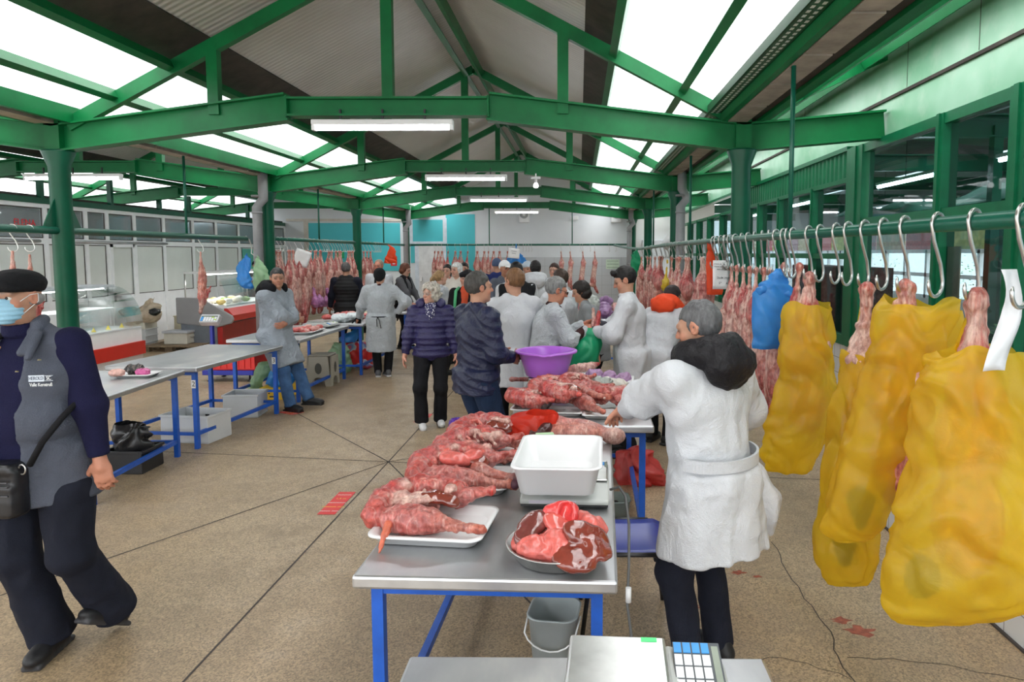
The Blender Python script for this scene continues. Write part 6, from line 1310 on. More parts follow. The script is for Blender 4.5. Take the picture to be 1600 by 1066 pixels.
lump('green_cloth', (.33, 5.10, .8125), (.10, .06, .035), GRF, 'folded green plastic bag on the right of the basin table', 'bag', 73, .4, hi=.01)
lump('black_bag_scrap', (.37, 4.92, .8125), (.055, .05, .03), MATS['black_film'], 'scrunched black plastic beside the folded green bag', 'bag', 74, .5, hi=.02)
lump('packet', (-.06, 5.30, .8125), (.07, .09, .05), plain('printed_white_film', (.65, .70, .74), .3, var=.25, vscale=24), 'blue and white packet beside the cream scale', 'packet', 75, .2)
for i, (x, y, z_, lab) in enumerate([(-.43, 5.25, .83, 'front'), (-.47, 5.70, .83, 'rear')]):
    o = blob('bone', [cap((-.09, 0, .02), (.09, .01, .02), .018, .02, cP), ell((-.10, 0, .02), (.026, .022, .02), col=(.62, .30, .26))], MEAT, .006, .012, mrough(.003, 40, i)); o.location = (x, y, z_-.012); tag(o, '%s of two shank bones sticking out left of the purple basin' % lab, 'bone')
# green bag the two men hold
o = bag_obj('plastic_bag', [(.02, 0, 1.16, .055, .05), (.02, 0, 1.10, .09, .07), (-.02, 0, .98, .13, .10), (-.06, 0, .84, .155, .12), (-.10, 0, .74, .15, .12), (-.12, 0, .69, .10, .08), (-.12, 0, .68, .06, .05)], GRF, seed=55, amp=.015, rib=8); o.location = (.08, 6.24, .06); tag(o, 'green plastic bag held open between the man with glasses and the young vendor', 'bag')
o = blob('meat_cut', [cap((.05, 0, 1.15), (.07, 0, 1.30), .028, .02, cR), cap((.02, .02, 1.15), (.02, .02, 1.33), .02, .016, cF), ell((.05, 0, 1.14), (.04, .04, .05), col=cP)], MEAT, .007, .015, mrough(.004, 40, 2)); o.location = (.11, 6.24, .06); tag(o, 'red bony meat cut being lowered into the held green bag', 'meat')
# table C: bagged meat, pink film, teal box
rs = np.random.RandomState(3); PKS = [sheer('pink_film', (.80, .22, .25), .15, .3, .2, bscale=24), CLR, sheer('mauve_film', (.55, .35, .60), .15, .3), MEAT]
for i in range(13):
    x, y = .35+(i % 4-1.5)*.22+rs.uniform(-.03, .03), 11.55+(i//4)*.42+rs.uniform(-.05, .05)
    o = lump('bagged_meat', (x, y, .8125), (.11, .14, .10+.07*rs.rand()), PKS[i % 4] if i % 4 < 3 else plain('pale_flesh', (.66, .36, .33), .4, var=.3, vscale=20), 'bagged or bare pink meat portion on the table before the grey tiled wall', 'meat', 80+i, .4, group='meat portions before the grey tiles', vox=.012, hi=.02)
b = MB(); b.bb(-.14, .14, -.10, .10, 0, .07); o = b.build('teal_box', plain('teal_plastic', (.10, .45, .40), .5), bevel=.01); o.location = (.05, 11.42, .8125); tag(o, 'teal plastic box at the front of the table of bagged meat', 'box')
# left tables
rtray('foam_tray', tz(-3.92, 5.95), .34, .24, .03, TRAYW, 'foam tray of wrapped cuts behind the masked man\'s arm', rz=4, corner=.03)
for i, (x, y, r, m, lab) in enumerate([(-3.96, 5.98, .09, MEAT, 'pale rolled'), (-3.85, 5.92, .065, plain('magenta_flesh', (.55, .10, .28), .3, var=.3, vscale=20), 'magenta'), (-4.02, 5.84, .07, plain('rosy_flesh', (.72, .42, .36), .4, var=.2, vscale=20), 'rosy')]):
    lump('meat_cut', (x, y, .826), (r, r*.6, r*.5), m, '%s meat cut on the foam tray behind the masked man' % lab, 'meat', 90+i, .3)
rtray('meat_tray', tz(-3.80, 9.30), .44, .62, .035, TRAYW, 'white tray of chopped meat at the seated vendor\'s hip', rz=2)
CUT = [plain('cut_red', (.58, .12, .11), .35, var=.3, vscale=40), plain('cut_pink', (.70, .34, .30), .4, var=.2, vscale=30)]
for i in range(24):
    lump('meat_piece', (-3.80+rs.uniform(-.17, .17), 9.30+rs.uniform(-.25, .25), .822+.03*(i > 14)), (.045+.02*rs.rand(), .04, .025), CUT[i % 2], 'small chopped meat piece on the white tray by the seated vendor', 'meat', 120+i, .45, group='chopped meat pieces by the seated vendor', rz=rs.uniform(0, 180), vox=.009)
scale((-3.82, 10.0, .8125), 80, 'grey scale at the far end of the chopped meat table, left row', .30, .28, True)
for i, (x, y, r, lab, m) in enumerate([(-3.75, 10.72, .13, 'front', plain('white_wrapped_film', (.68, .74, .76), .3, var=.1, vscale=14)), (-3.62, 10.92, .12, 'rear', MATS['white_wrapped_film'] if 'white_wrapped_film' in MATS else LABW)]): lump('white_bundle', (x, y, .8125), (r*1.3, r, r*.55), m, '%s white film bundle on the table by the woman in gown' % lab, 'bundle', 150+i, .3, hi=.015)
for i in range(12):
    x, y = -4.1+.18*(i % 5)+rs.uniform(-.04, .04), 11.05+.35*(i//5)+rs.uniform(-.06, .06)
    lump('meat_piece', (x, y, .8125), (.08, .07, .045), CUT[i % 2], 'pink meat joint on the table between the gowned woman and the black body warmer', 'meat', 160+i, .4, group='pink joints on the white bundle table', vox=.012)
scale((-3.72, 11.9, .8125), 10, 'pale scale with a white lid-like plate beside the black body warmer', .34, .30, False, BS, WHITEP)
for i in range(10): lump('bone_piece', (-3.1+.05*i*.8+rs.uniform(-.05, .05)-.15, 12.7+.5*rs.rand(), .8125), (.11, .045, .04), CUT[i % 2], 'bony meat piece on the table of the auburn-haired woman', 'meat', 180+i, .4, group='bony pieces on the auburn-haired woman\'s table', rz=rs.uniform(0, 180), vox=.012)
# below the left tables
WBX = plain('white_pvc_box', (.62, .64, .66), .45, var=.04)
t = lug('plastic_box', (-3.93, 7.90, .001), .38, .34, .27, WBX, 'white plastic box standing under the middle of bare table number 2', rz=6)
t = lug('plastic_box', (-3.93, 6.86, .001), .52, .36, .28, WBX, 'open white box with two black holes, at the front leg of table number 2', rz=-8)
b = MB()
for q in (-.06, .12): b.lathe([(0, 0), (.022, 0), (.022, .004), (0, .004)], (0, 0, 0), 12)
b = MB(); b.box((.0, .169, .20), (.045, .006, .03)); b.build('hole_plug', BLACKP, t)
t = lug('plastic_tub', (-3.93, 5.86, .001), .34, .30, .20, BLACKP, 'black plastic tub beside the front table leg behind the masked man', 'tub')
BLF = MATS['black_film']
o = bag_obj('plastic_bag', [(0, 0, .42, .07, .06), (.02, 0, .36, .13, .11), (0, 0, .26, .15, .13), (0, 0, .10, .13, .11), (0, 0, .02, .11, .10)], BLF, seed=61, amp=.035, rib=6); o.location = (-3.93, 5.86, .0); tag(o, 'crumpled black bin bag filling the black tub', 'bag')
# platform scale with the red crate
t = thing('platform_scale', (-5.18, 10.2, 0), 'blue floor platform scale with pole-mounted display behind the bare tables', 'scale')
b = MB(); b.bb(-.40, .36, -.26, .26, .10, .17); b.build('platform', plain('royal_blue_paint', (.02, .03, .35), .4), t, .008)
b = MB(); b.bb(-.385, -.345, -.03, .03, .17, .83); b.build('pole', MATS['royal_blue_paint'], t)
for sx in (-.32, .28):
    for sy in (-.2, .2):
        g = MB(); g.lathe([(0, 0), (.035, 0), (.035, .012), (.012, .02), (.012, .10), (0, .10)], (sx, sy, 0), 12); g.build('foot', BLACKP, t)
b = MB(); b.box((-.36, -.04, .90), (.28, .10, .15), (-.75, 0, 0)); b.build('display_head', plain('silver_plastic', (.55, .56, .58), .4), t, .015)
keypad(t, (-.36, -.085, .93), (math.radians(48), 0, 0), .24, .10)
REDC = plain('red_crate_plastic', (.72, .025, .02), .4, var=.08)
t = lug('crate', (-5.14, 10.2, .172), .66, .46, .26, REDC, 'red plastic crate standing on the blue platform scale', 'crate', rimh=.035)
for k in range(-3, 4):
    if k: b = MB(); b.bb(k*.09-.006, k*.09+.006, -.243, -.23, .03, .22); b.build('rib', REDC, t)
for i in range(5): lump('wrapped_bottle', (-5.36+.11*i, 10.1, .2), (.035, .035, .11), WHITEP, 'white bottle neck just showing over the red crate\'s rim', 'bottle', 200+i, .1, group='white bottles in the red crate', vox=.01)
GRC = plain('green_crate_plastic', (.006, .10, .045), .45)
t = lug('crate', (-4.95, 11.15, .001), .45, .55, .55, GRC, 'tall dark green crate behind the table under the seated vendor', 'crate', rimh=.04)
t = thing('fruit_box', (-3.99, 8.92, .001), 'yellow cardboard fruit box under the seated vendor\'s table with a blue bag on top', 'box'); YB_ = plain('yellow_card', (.80, .50, .02), .6, var=.06)
b = MB(); b.bb(-.17, .17, -.2, .2, 0, .15); b.build('box_body', YB_, t, .004)
b = MB(); b.bb(-.035, .035, -.203, -.2, .03, .05); b.bb(-.05, -.03, -.203, -.2, .075, .09); b.bb(.03, .05, -.203, -.2, .075, .09); b.build('hand_holes', BLACKP, t); text('box_lettering', 'Gold fruits', .05, plain('green_print', (.05, .30, .05), .6), (0, -.2015, .118), (PI/2, 0, 0), t)
o = bag_obj('plastic_bag', [(.0, 0, .42, .09, .08), (.03, 0, .38, .17, .13), (0, 0, .30, .2, .16), (-.03, 0, .20, .19, .17), (-.02, 0, .155, .16, .15)], BLUF, seed=63, amp=.03, rib=5); o.location = (-3.95, 8.92, 0); tag(o, 'shiny blue plastic bag lying on the yellow fruit box', 'bag')
o = bag_obj('plastic_bag', [(.1, 0, .46, .05, .04), (.08, 0, .36, .08, .06), (0, 0, .22, .10, .07), (-.05, 0, .06, .10, .07), (-.05, 0, .01, .07, .05)], MATS['pale_green_film'], seed=64, amp=.025); o.location = (-4.30, 8.98, 0); tag(o, 'pale green plastic bag slumped beside the yellow fruit box', 'bag')
# beige stool
t = thing('stool', (-3.72, 9.78, 0), 'beige plastic stool with arched openings under the chopped meat table', 'stool'); BEI = plain('beige_plastic', (.42, .39, .32), .45, var=.05)
b = MB(); b.bb(-.15, .15, -.15, .15, .43, .455); b.build('seat', BEI, t, .02)
for k in range(4):
    a = k*PI/2; b = MB(); arch = [(-.17, 0), (-.135, .43), (.135, .43), (.17, 0), (.10, 0), (.085, .08), (.05, .12), (0, .135), (-.05, .12), (-.085, .08), (-.10, 0)]
    b.prism(arch[:1]+arch[1:], 'y', -.166, -.15); w_ = [(Matrix.Rotation(a, 3, 'Z') @ Vector((v[0], v[1]-.012+.10*0*(v[2]), v[2]))) for v in b.v]; b.v = [tuple(v) for v in w_]; g = b.build('side', BEI, t)
    b = MB(); b.lathe([(0, -.1675), (.05, -.1675)], n=16); b.v = [tuple(Matrix.Rotation(a, 3, 'Z') @ Vector((v[0], -.1805, .26+v[1]*1.6))) for v in b.v]; b.build('opening_shade', plain('stool_shadow_inside', (.10, .095, .08), .8), g)  # dark oval disc, painted as the shade inside an opening
# carrier bags under the far tables
o = bag_obj('plastic_bag', [(0, 0, .48, .10, .07), (0, 0, .36, .17, .12), (0, 0, .2, .2, .15), (.02, 0, .06, .2, .14), (.02, 0, .01, .15, .1)], MATS['pale_green_film'], seed=65, amp=.03); o.location = (-3.82, 10.75, 0); tag(o, 'pale green carrier bag on the floor beside the red printed pack', 'bag')
o = bag_obj('plastic_bag', [(.12, 0, .66, .04, .04), (.06, 0, .58, .12, .08), (0, 0, .5, .16, .1), (0, 0, .46, .12, .1)], BLUF, seed=66, amp=.03); o.location = (-3.74, 10.98, 0); tag(o, 'blue carrier bag perched on the pale green bag', 'bag')
def packm():
    m, nt, p = _mat('red_printed_pack'); f = noise(nt, 5.5, 1, .4); L(nt, ramp(nt, f, [(.0, (.72, .03, .03)), (.50, (.72, .03, .03)), (.53, (.72, .72, .74)), (.60, (.16, .30, .62)), (.66, (.70, .12, .16))]), p.inputs['Base Color']); p.inputs['Roughness'].default_value = .3; return m
o = blob('printed_pack', [bxx((0, 0, .24), (.24, .10, .21), rnd=.07)], packm(), .012, .03, lambda p: .018*vnoise(p*12, 3)); o.location = (-3.66, 11.1, .0); o.rotation_euler = (0, .1, 0); tag(o, 'large red printed pack with pictures leaning at a table leg', 'pack')
o = bag_obj('plastic_bag', [(0, 0, .5, .03, .03), (0, 0, .42, .09, .06), (0, 0, .25, .13, .08), (0, 0, .06, .12, .08), (0, 0, .01, .08, .05)], plain('blue_bag_opaque', (.02, .09, .45), .35), seed=67, amp=.02); o.location = (-2.95, 13.0, 0); tag(o, 'blue bag on the floor under the auburn-haired woman\'s table', 'bag')
# floor stickers
STK = plain('red_floor_sticker', (.70, .03, .03), .5, var=.08); STY = plain('yellow_print', (.85, .55, .03), .5)
def sticker(x, y, w, l, rz, label):
    t = thing('floor_sticker', (x, y, .002), label, 'sticker', rz=math.radians(rz)); b = MB(); b.bb(-w/2, w/2, -l/2, l/2, 0, .0012); b.build('sticker_panel', STK, t)
    for k, (m, s_) in enumerate([(LABW, 'mmmm'), (STY, '1,5 m'), (LABW, 'mmmmm'), (STY, 'mmmm mm'), (LABW, 'mmm mm')]): text('sticker_print', s_, .035, m, (0, l*.36-k*l*.18, .0014), (0, 0, 0), t, .0002)
sticker(-1.845, 5.06, .13, .47, 0, 'red floor sticker with yellow and white print on the long floor joint'); sticker(-1.80, 7.75, .13, .40, 0, 'red floor sticker under the curly-haired woman\'s feet')
sticker(-3.45, 8.02, .16, .26, 60, 'red and white floor sticker under the seated vendor\'s shoes')
# ------------------------------------------------------------------ refrigerated display counter
t = thing('display_counter', (-7.55, 14.0, 0), 'grey and red refrigerated display counter with a glass front on the left', 'counter')
CG = plain('counter_grey', (.30, .30, .31), .4, var=.04); CR_ = plain('counter_red', (.55, .02, .012), .3, var=.05); DGREY = plain('counter_dark_grey', (.16, .18, .21), .5)
b = MB(); b.prism([(-.50, .50), (-.50, 1.02), (.0, 1.02), (.62, .66), (.65, .58), (.60, .50), (.30, .42)], 'y', -.50, -.44); b.build('end_panel', CG, t, .02)
b = MB(); b.prism([(-.42, .05), (-.42, .50), (.30, .42), (.30, .05)], 'y', -.48, 2.2); b.build('base', DGREY, t)
b = MB(); b.prism([(.28, .05), (.28, .44), (.40, .48), (.40, .05)], 'y', -.46, 2.2); b.build('lower_front', plain('counter_red_dark', (.42, .012, .01), .35), t)
b = MB(); b.prism([(.40, .56), (.44, .80), (.50, .80), (.62, .66), (.60, .54)], 'y', -.44, 2.2); b.build('front_band', CR_, t)
b = MB(); b.prism([(-.45, .80), (-.45, .86), (.46, .86), (.50, .80)], 'y', -.44, 2.2); b.build('shelf', WHITEP, t)
b = MB(); arc = [(.50-.30*(1-math.cos(a)), .84+.66*math.sin(a)) for a in np.linspace(0, PI/2, 10)]; b.grid([[(x, y, z) for y in (-.44, 2.2)] for x, z in arc]); o = b.build('curved_glass', glass('counter_glass', (.93, .97, .97), .95), t, fix=False); o.modifiers.new('thick', 'SOLIDIFY').thickness = .006
b = MB(); b.bb(-.35, .24, -.44, 2.2, 1.49, 1.53); b.build('canopy', WHITEP, t); b = MB(); b.bb(-.05, .12, -.40, 2.15, 1.465, 1.49); b.build('strip_light', emit('counter_light', (1, .98, .93), 6), t)
for y in (-.4, 2.15):
    b = MB(); b.tube([(-.35, y, .86), (-.35, y, 1.5)], .015, 8); b.build('canopy_post', STEEL, t)
rs = np.random.RandomState(9)
for i in range(14):
    m = [plain('cheese_cream', (.80, .74, .58), .5), plain('cheese_white', (.82, .80, .76), .5), plain('cheese_yellow', (.80, .62, .22), .5), plain('lettuce_green', (.25, .45, .12), .6)][i % 4]
    lump('cheese', (-7.75+.24*(i % 3)+rs.uniform(-.04, .04), 13.75+.32*(i//3), .862), (.085, .11, .055), m, 'pale cheese or cold cut inside the grey and red display counter', 'food', 220+i, .12, group='cheeses in the display counter', vox=.012)
b = MB(); b.bb(-.14, .14, -.3, .3, 0, .10); o = b.build('food_tray', SPLAT, bevel=.01); o.location = (-7.95, 14.1, .862); tag(o, 'shallow steel tray at the near end inside the display counter', 'tray')
# second curved case behind the masked man
t = thing('display_case', (-7.2, 9.6, 0), 'curved-glass display case behind the masked man and the first left column', 'counter')
b = MB(); b.bb(-.45, .40, -.6, .9, .05, .78); b.build('base', WHITEP, t, .02); b = MB(); b.bb(.40, .44, -.6, .9, .35, .55); b.build('front_band', CR_, t)
b = MB(); arc = [(.42-.45*(1-math.cos(a)), .78+.62*math.sin(a)) for a in np.linspace(0, PI/2, 10)]; b.grid([[(x, y, z) for y in (-.6, .9)] for x, z in arc]); o = b.build('curved_glass', MATS['counter_glass'], t, fix=False); o.modifiers.new('thick', 'SOLIDIFY').thickness = .006
b = MB(); b.bb(-.45, .0, -.6, .9, 1.38, 1.42); b.build('canopy', plain('pale_canopy', (.60, .64, .68), .4), t); b = MB(); b.bb(-.2, -.1, -.5, .8, 1.355, 1.38); b.build('strip_light', MATS['counter_light'], t)
b = MB(); b.bb(-.44, .05, -.55, .85, 1.05, 1.07); b.build('shelf', WHITEP, t)
for i in range(4):
    b = MB(); b.prism([(0, .0), (.07, 0), (.035, .07)], 'y', -.003, .003); o = b.build('price_card', plain('yellow_card_tag', (.85, .65, .05), .5)); o.location = (-6.95, 9.3+.3*i, .782); tag(o, 'yellow pointed price card inside the curved display case', 'card', 'price cards in the curved display case')
# crates, pallet and wrap by the booth door
CRW = plain('cream_crate', (.66, .64, .56), .5, var=.06); WD = plain('grey_pallet_wood', (.22, .16, .10), .85, var=.35, vscale=12, stretch=(1, 6, 1))
for i in range(4): lug('stacked_crate', (-8.78, 13.55, .002+.132*i), .36, .44, .13, WBX if i < 3 else CRW, '%s crate from the floor in the white stack by the booth door' % ['first', 'second', 'third', 'topmost'][i], 'crate', 4, 'white crate stack by the booth door', rimh=.015)
o = blob('plastic_wrap', [ell((0, 0, .14), (.33, .26, .14)), ell((.12, 0, .26), (.26, .18, .07), (0, -.3, 0)), ell((-.26, .05, .16), (.2, .2, .1), (0, .3, 0)), ell((.10, 0, .36), (.20, .06, .05), (0, -.7, 0)), ell((-.05, 0, .06), (.24, .22, .12))], sheer('tan_clear_film', (.74, .66, .54), .35, .35, .2, vscale=10, var=.15, bmp=.8, bscale=14), .016, .05, lambda p: .04*vnoise(p*9, 2)+.02*vnoise(p*20, 3)); o.location = (-8.70, 13.5, .535); tag(o, 'cloud of crumpled clear plastic wrap on the white crate stack', 'wrap')
o = lump('black_bag_scrap', (-8.38, 13.35, .68), (.10, .08, .07), BLF, 'scrap of black plastic caught on the clear plastic wrap', 'bag', 5, .4, vox=.014); 
t = thing('pallet', (-7.95, 13.45, 0), 'weathered wooden pallet under the lidded white box', 'pallet')
for sy in (-.36, 0, .36):
    for sx in (-.45, 0, .45):
        g = MB(); g.bb(sx-.07, sx+.07, sy-.05, sy+.05, 0, .09); g.build('block', WD, t)
for k in range(6): g = MB(); g.bb(-.53, .53, -.40+k*.16-.06, -.40+k*.16+.06, .09, .112); g.build('board', WD, t)
b = MB(); b.bb(-.23, .23, -.18, .18, .0, .23); o = b.build('lidded_box', CRW, bevel=.015); o.location = (-7.95, 13.45, .113); tag(o, 'cream plastic box with grey lid standing on the pallet', 'box')
b = MB(); b.bb(-.255, .255, -.205, .205, .215, .26); b.build('lid', plain('grey_lid', (.50, .52, .56), .45), o, .01)
for k in (-1, 1): b = MB(); b.bb(k*.236-.012, k*.236+.012, -.06, .06, .13, .17); b.build('handle', CRW, o, .004)
for i in range(2): lug('jug_crate', (-8.25, 14.35, .002+.30*i), .5, .34, .29, plain('yellowed_crate', (.62, .58, .42), .5), '%s yellowed crate standing behind the lidded box' % ['lower', 'upper'][i], 'crate')
t = thing('red_basket', (-8.3, 15.0, 0), 'bright red plastic basket with round handle behind the display counter', 'basket'); b = MB(); b.lathe([(.0, 0), (.15, 0), (.18, .30), (.172, .30), (.14, .01), (0, .01)], n=24); b.build('basket_body', REDC, t); b = MB(); b.tube([(.17*math.cos(a), 0, .30+.38*math.sin(a)) for a in np.linspace(0, PI, 16)], .02, 8); b.build('handle', REDC, t)
# small signs on the walls
def plate(name, c, w, h, mat, label, face='y', parts=()):
    b = MB(); b.bb(-w/2, w/2, -.006, 0, -h/2, h/2); o = b.build(name, mat); o.location = c
    if face == 'x': o.rotation_euler = (0, 0, -PI/2)
    return tag(o, label, 'sign')
EXG = plain('exit_green', (.02, .42, .16), .5); 
def running_man(o, s, y=-.007):
    b = MB(); b.cur = 0
    def seg(a, c, w): b.bar((a[0]*s, y, a[1]*s), (c[0]*s, y, c[1]*s), .002, w*s, (c[1]-a[1], 0, -(c[0]-a[0])))
    b.lathe([(.0, -.001), (.11*s, -.001), (.11*s, .001), (0, .001)], n=12); b.v = [(v[0]+.1*s, y+v[2], v[1]+.62*s) for v in b.v]
    seg((.05, .45), (-.05, .0), .20); seg((-.05, 0), (.2, -.25), .13); seg((.2, -.25), (.12, -.6), .12); seg((-.05, 0), (-.2, -.3), .13); seg((-.2, -.3), (-.5, -.35), .12); seg((.05, .4), (.35, .2), .10); seg((.05, .4), (-.25, .15), .10)
    b.build('running_figure', LABW, o)
o = plate('exit_sign', (-7.5, YB-.03, 1.86), .22, .22, EXG, 'small green exit sign on the turquoise wall'); running_man(o, .13)
o = plate('fire_sign', (-5.83, YB-.03, 1.66), .20, .30, RED, 'small red fire extinguisher sign on the turquoise panel'); b = MB(); b.bb(-.04, .04, -.009, -.006, -.10, .06); b.bb(-.02, .06, -.009, -.006, .07, .10); b.build('extinguisher_symbol', LABW, o)
o = plate('notice', (1.05, YB-.02, 1.56), .42, .30, plain('pale_green_notice', (.55, .66, .52), .6), 'pale green notice on the grey tiled back wall'); b = MB()
for k in (-.1, 0, .1): b.bb(-.18, .18, -.008, -.006, k-.012, k+.012)
b.build('notice_lines', plain('notice_grey_green', (.30, .40, .30), .6), o)
for i, x in enumerate((-1.72, 1.15)):
    t = thing('wall_fan', (x, YB-.06, 3.06), '%s round white fan unit high on the back wall' % ['left', 'right'][i], 'fan'); b = MB(); b.bb(-.16, .16, -.04, .04, -.2, .2); b.build('fan_housing', WHITEP, t, .02); b = MB(); b.lathe([(.05, 0), (.13, 0)], n=20); b.v = [(v[0], -.045, v[1]+.05) for v in b.v]; b.build('fan_ring', plain('fan_grey', (.35, .36, .37), .5), t)
b = MB(); b.bb(-.12, .12, -.05, .0, -.06, .06); b.cur = 0; o = b.build('junction_box', WHITEP, bevel=.01); o.location = (-.15, YB-.01, 3.0); tag(o, 'small white two-spot lamp box on the back wall', 'lamp')
b = MB(); b.bb(-.35, .35, -.12, .12, -.5, .75); o = b.build('cold_unit', plain('white_cabinet', (.72, .76, .80), .35, var=.03), bevel=.03); o.location = (2.2, 20.25, 1.55); tag(o, 'rounded white cabinet on the far right return wall', 'cabinet')
b = MB(); P1_ = [Vector((1.74, 12.2, 3.18)), Vector((1.73, 12.2, 2.8)), Vector((1.74, 12.2, 2.5)), Vector((1.65, 12.2, 2.2)), Vector((1.5, 12.2, 2.0))]; b.tube(P1_, [.02, .05, .07, .09, .08], 12); tag(b.build('plastic_roll', WHITEP), 'white plastic sleeve hanging from the right eave', 'plastic')
# ================================================================== BEYOND THE RIGHT WINDOWS: THE NEXT MARKET AISLE
def o_struct(b, name, mat, **k): return struct(b.build(name, mat, **k))
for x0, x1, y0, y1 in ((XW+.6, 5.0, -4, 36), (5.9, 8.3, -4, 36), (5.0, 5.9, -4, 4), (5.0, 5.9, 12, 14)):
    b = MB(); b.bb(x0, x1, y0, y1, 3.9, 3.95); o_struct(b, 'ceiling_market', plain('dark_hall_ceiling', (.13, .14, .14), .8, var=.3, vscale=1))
for y in (4.6, 7.7, 10.8, 14, 18, 22, 27):
    b = MB(); b.ibeam((XW+.6, y, 3.3), (9, y, 3.3), .12, .25); o_struct(b, 'market_beam', GREEND)
for x, y in ((4.6, 7.7), (7.0, 11.4), (7.0, 17)):
    b = MB(); b.bb(x-.05, x+.05, y-.05, y+.05, 0, 3.3); o_struct(b, 'market_post', GREEND)
for i, (x, y) in enumerate([(4.3, 9.15), (4.3, 6.3), (4.3, 13.5), (6.4, 9.8), (6.4, 14.5), (4.4, 18)]):
    t = thing('fluorescent_lamp', (x, y, 2.86), '%s lit tube lamp seen through the right-hand windows' % ORD[i], 'lamp', 'fluorescent lamps beyond the right windows'); b = MB(); b.bb(-.03, .03, -.85, .85, .01, .05); b.build('lamp_housing', WHITEP, t); b = MB(); b.tube([(0, -.82, -.01), (0, .82, -.01)], .022, 8); b.build('lamp_tube', emit('market_lamp_tube', (.95, .97, 1), 20), t)
    b = MB()
    b.tube([(0, 0, .05), (0, 0, 1.04)], .006, 5); b.build('hanger', BLACKP, t)
TARP = plain('dark_green_tarpaulin', (.02, .10, .065), .6, var=.3, vscale=2, bmp=.5, bscale=6)
for i, (x0, x1, y0, y1, z0, z1) in enumerate([(4.7, 6.2, 5.0, 7.4, 2.55, 2.95), (4.8, 6.4, 8.0, 10.5, 2.5, 2.95), (5.0, 7.5, 11.1, 13.6, 2.6, 3.0)]):
    b = MB(); n = 10; b.grid([[(x0+(x1-x0)*a/n, y0+(y1-y0)*c/n, z0+(z1-z0)*(a/n)+.12*math.sin(a*.9)*math.sin(c*.8)) for c in range(n+1)] for a in range(n+1)]); o = b.build('tarpaulin', TARP, fix=False); o.modifiers.new('thick', 'SOLIDIFY').thickness = .01; tag(o, '%s green tarpaulin sagging beyond the right windows' % ORD[i], 'tarpaulin')
# picture frieze of produce, white window frames and daylight beyond
def produce(name, c1, c2, sc):
    m, nt, p = _mat(name); v = node(nt, 'ShaderNodeTexVoronoi'); v.inputs['Scale'].default_value = sc; tc = node(nt, 'ShaderNodeTexCoord'); L(nt, tc.outputs['Object'], v.inputs['Vector']); L(nt, ramp(nt, v.outputs['Distance'], [(.1, c1), (.7, c2)]), p.inputs['Base Color']); p.inputs['Roughness'].default_value = .4; return m
PR = [produce('poster_tomato', (.75, .05, .06), (.45, .02, .03), 16), produce('poster_potato', (.62, .48, .26), (.40, .28, .14), 7), produce('poster_plum', (.25, .08, .12), (.45, .20, .22), 18), produce('poster_pepper', (.70, .68, .15), (.35, .40, .05), 8)]
for i in range(14):
    b = MB(); y = 9.2+i*1.75; b.bb(8.48, 8.5, y, y+1.70, 1.98, 2.62); tag(b.build('produce_poster', PR[i % 4]), '%s produce picture in the frieze beyond the right windows' % ORD[i], 'poster')
b = MB()
for y in np.arange(8, 34, 1.1): b.bb(8.46, 8.54, y-.05, y+.05, .8, 1.98)
for z in (.85, 1.38, 1.95): b.bb(8.46, 8.54, 0, 34, z-.045, z+.045)
o_struct(b, 'window_market_frame', PVC)
b = MB(); b.bb(8.45, 8.55, -2, 36, 0, .82); o_struct(b, 'wall_market', WHITEW)
b = MB(); b.bb(8.45, 8.55, -2, 36, 2.62, 3.9); o_struct(b, 'wall_market_upper', plain('market_wall_dark', (.12, .14, .13), .8))
b = MB(); b.bb(8, 26, -10, 44, -.15, -.01); o_struct(b, 'ground_outside', plain('pale_paving', (.5, .5, .5), .8))
LEAF = plain('leaf_green', (.07, .24, .04), .5, var=.5, vscale=14); LEAFD = plain('leaf_dark', (.03, .12, .04), .5, var=.5, vscale=14)
def plant(name, x, y, z, r, h, mat, label, n=90, flower=None, seed=0):
    rs = np.random.RandomState(seed); t = thing(name, (x, y, z), label, 'plant'); b = MB()
    for k in range(n):
        a, u = rs.rand()*6.28, rs.rand(); rr = r*math.sqrt(rs.rand()); c = Vector((rr*math.cos(a), rr*math.sin(a), .12+h*.78*u*(1-.4*(rr/r)**2))); d = Vector((math.cos(a), math.sin(a), rs.uniform(-.3, .8))).normalized(); s = d.cross(Vector((0, 0, 1))).normalized()*.03; l = d*rs.uniform(.06, .11)
        b.add([c, c+l*.5+s, c+l, c+l*.5-s], [(0, 1, 2, 3)])
    b.build('foliage', mat, t, fix=False)
    b = MB(); b.lathe([(0, 0), (r*.4, 0), (r*.55, .16), (r*.5, .16), (0, .14)], n=16); b.build('pot', plain('dark_pot', (.05, .045, .04), .6), t)
    if flower:
        b = MB()
        for k in range(10): a, rr = rs.rand()*6.28, r*rs.rand(); b.lathe([(0, -.02), (.025, 0), (0, .02)], (rr*math.cos(a), rr*math.sin(a), .15+h*rs.uniform(.6, 1)), 8)
        b.build('flowers', flower, t)
b = MB(); b.bb(3.6, 4.5, 5.2, 12.5, .62, .66); 
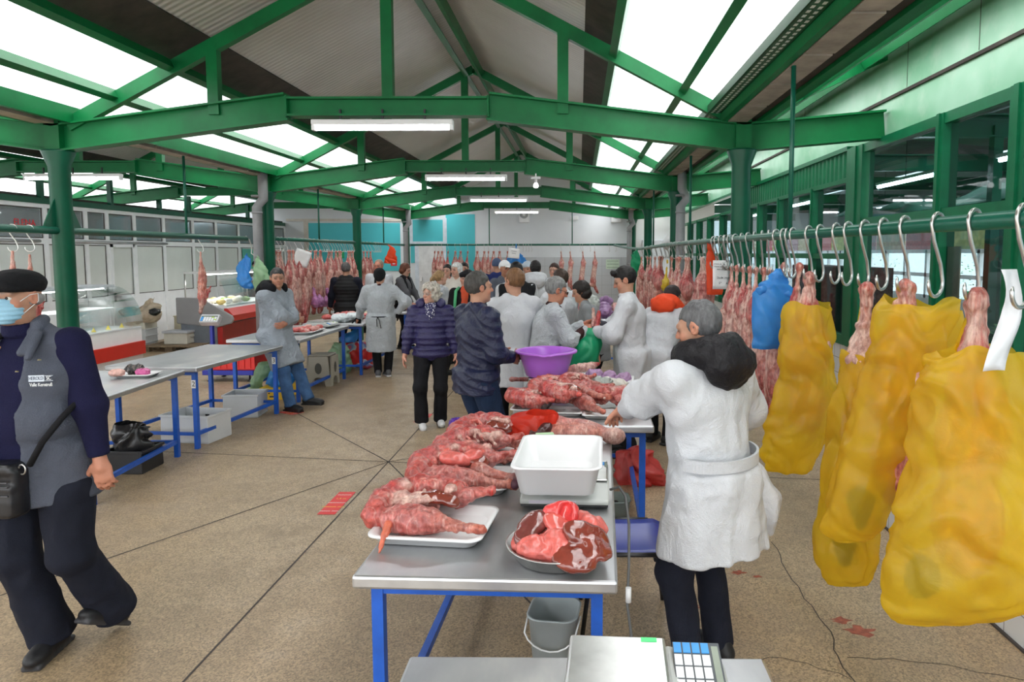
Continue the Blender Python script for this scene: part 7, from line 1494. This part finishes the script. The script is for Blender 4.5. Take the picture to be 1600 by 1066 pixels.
for y in (5.4, 7.5, 10, 12.3): b.bb(3.65, 3.7, y-.03, y+.03, 0, .62); b.bb(4.4, 4.45, y-.03, y+.03, 0, .62)
tag(b.build('flower_stand', plain('dark_bench', (.06, .06, .055), .7)), 'dark plant bench beyond the right windows', 'bench')
for i, (x, y) in enumerate([(4.1, 5.6), (4.05, 6.2), (4.15, 7.0), (4.0, 7.8), (4.1, 8.7), (4.0, 9.6), (4.1, 10.6), (4.0, 11.7)]):
    plant('potted_plant', x, y, .66, .30, .75, LEAF if i % 2 else LEAFD, '%s potted plant on the bench outside, counted from the camera' % ORD[i], 110, plain('yellow_petal', (.8, .6, .05), .5) if i in (0, 1) else None, i)
for i, (x, y) in enumerate([(11.2, 16), (11.8, 20.5), (11.3, 26)]): plant('garden_bush', x, y, 0, 1.3, 2.4, LEAF, '%s leafy bush in daylight beyond the market windows' % ORD[i], 500, None, 40+i)
b = MB(); b.bb(2.86, 3.25, 7.1, 9.2, .1, 1.75); tag(b.build('brown_curtain', plain('brown_dark_goods', (.06, .045, .035), .8, var=.7, vscale=9)), 'dark brown goods stacked against the window behind the lamb carcasses', 'goods')
t = plate('exit_sign', (2.785, 4.86, 1.50), .13, .26, EXG, 'green running-man exit sign fixed on the window by the big shank', 'x'); running_man(t, .10)
b = MB(); b.bb(2.79, 2.80, 5.05, 5.22, 1.45, 1.95); tag(b.build('cardboard_sheet', plain('tan_card', (.45, .38, .25), .8)), 'tan card fixed outside the window above the exit sign', 'card')
# lettering becomes plain mesh
bpy.context.view_layer.update(); _dg = bpy.context.evaluated_depsgraph_get()
for o in [o for o in COL.objects if o.type == 'FONT']:
    me = bpy.data.meshes.new_from_object(o.evaluated_get(_dg)); n = o.name; par, ml = o.parent, o.matrix_basis.copy(); pr = {k: o[k] for k in ('label', 'category', 'group', 'kind') if k in o}
    bpy.data.objects.remove(o); me.name = n; q = bpy.data.objects.new(n, me); COL.objects.link(q); q.parent = par; q.matrix_basis = ml
    for k, v in pr.items(): q[k] = v
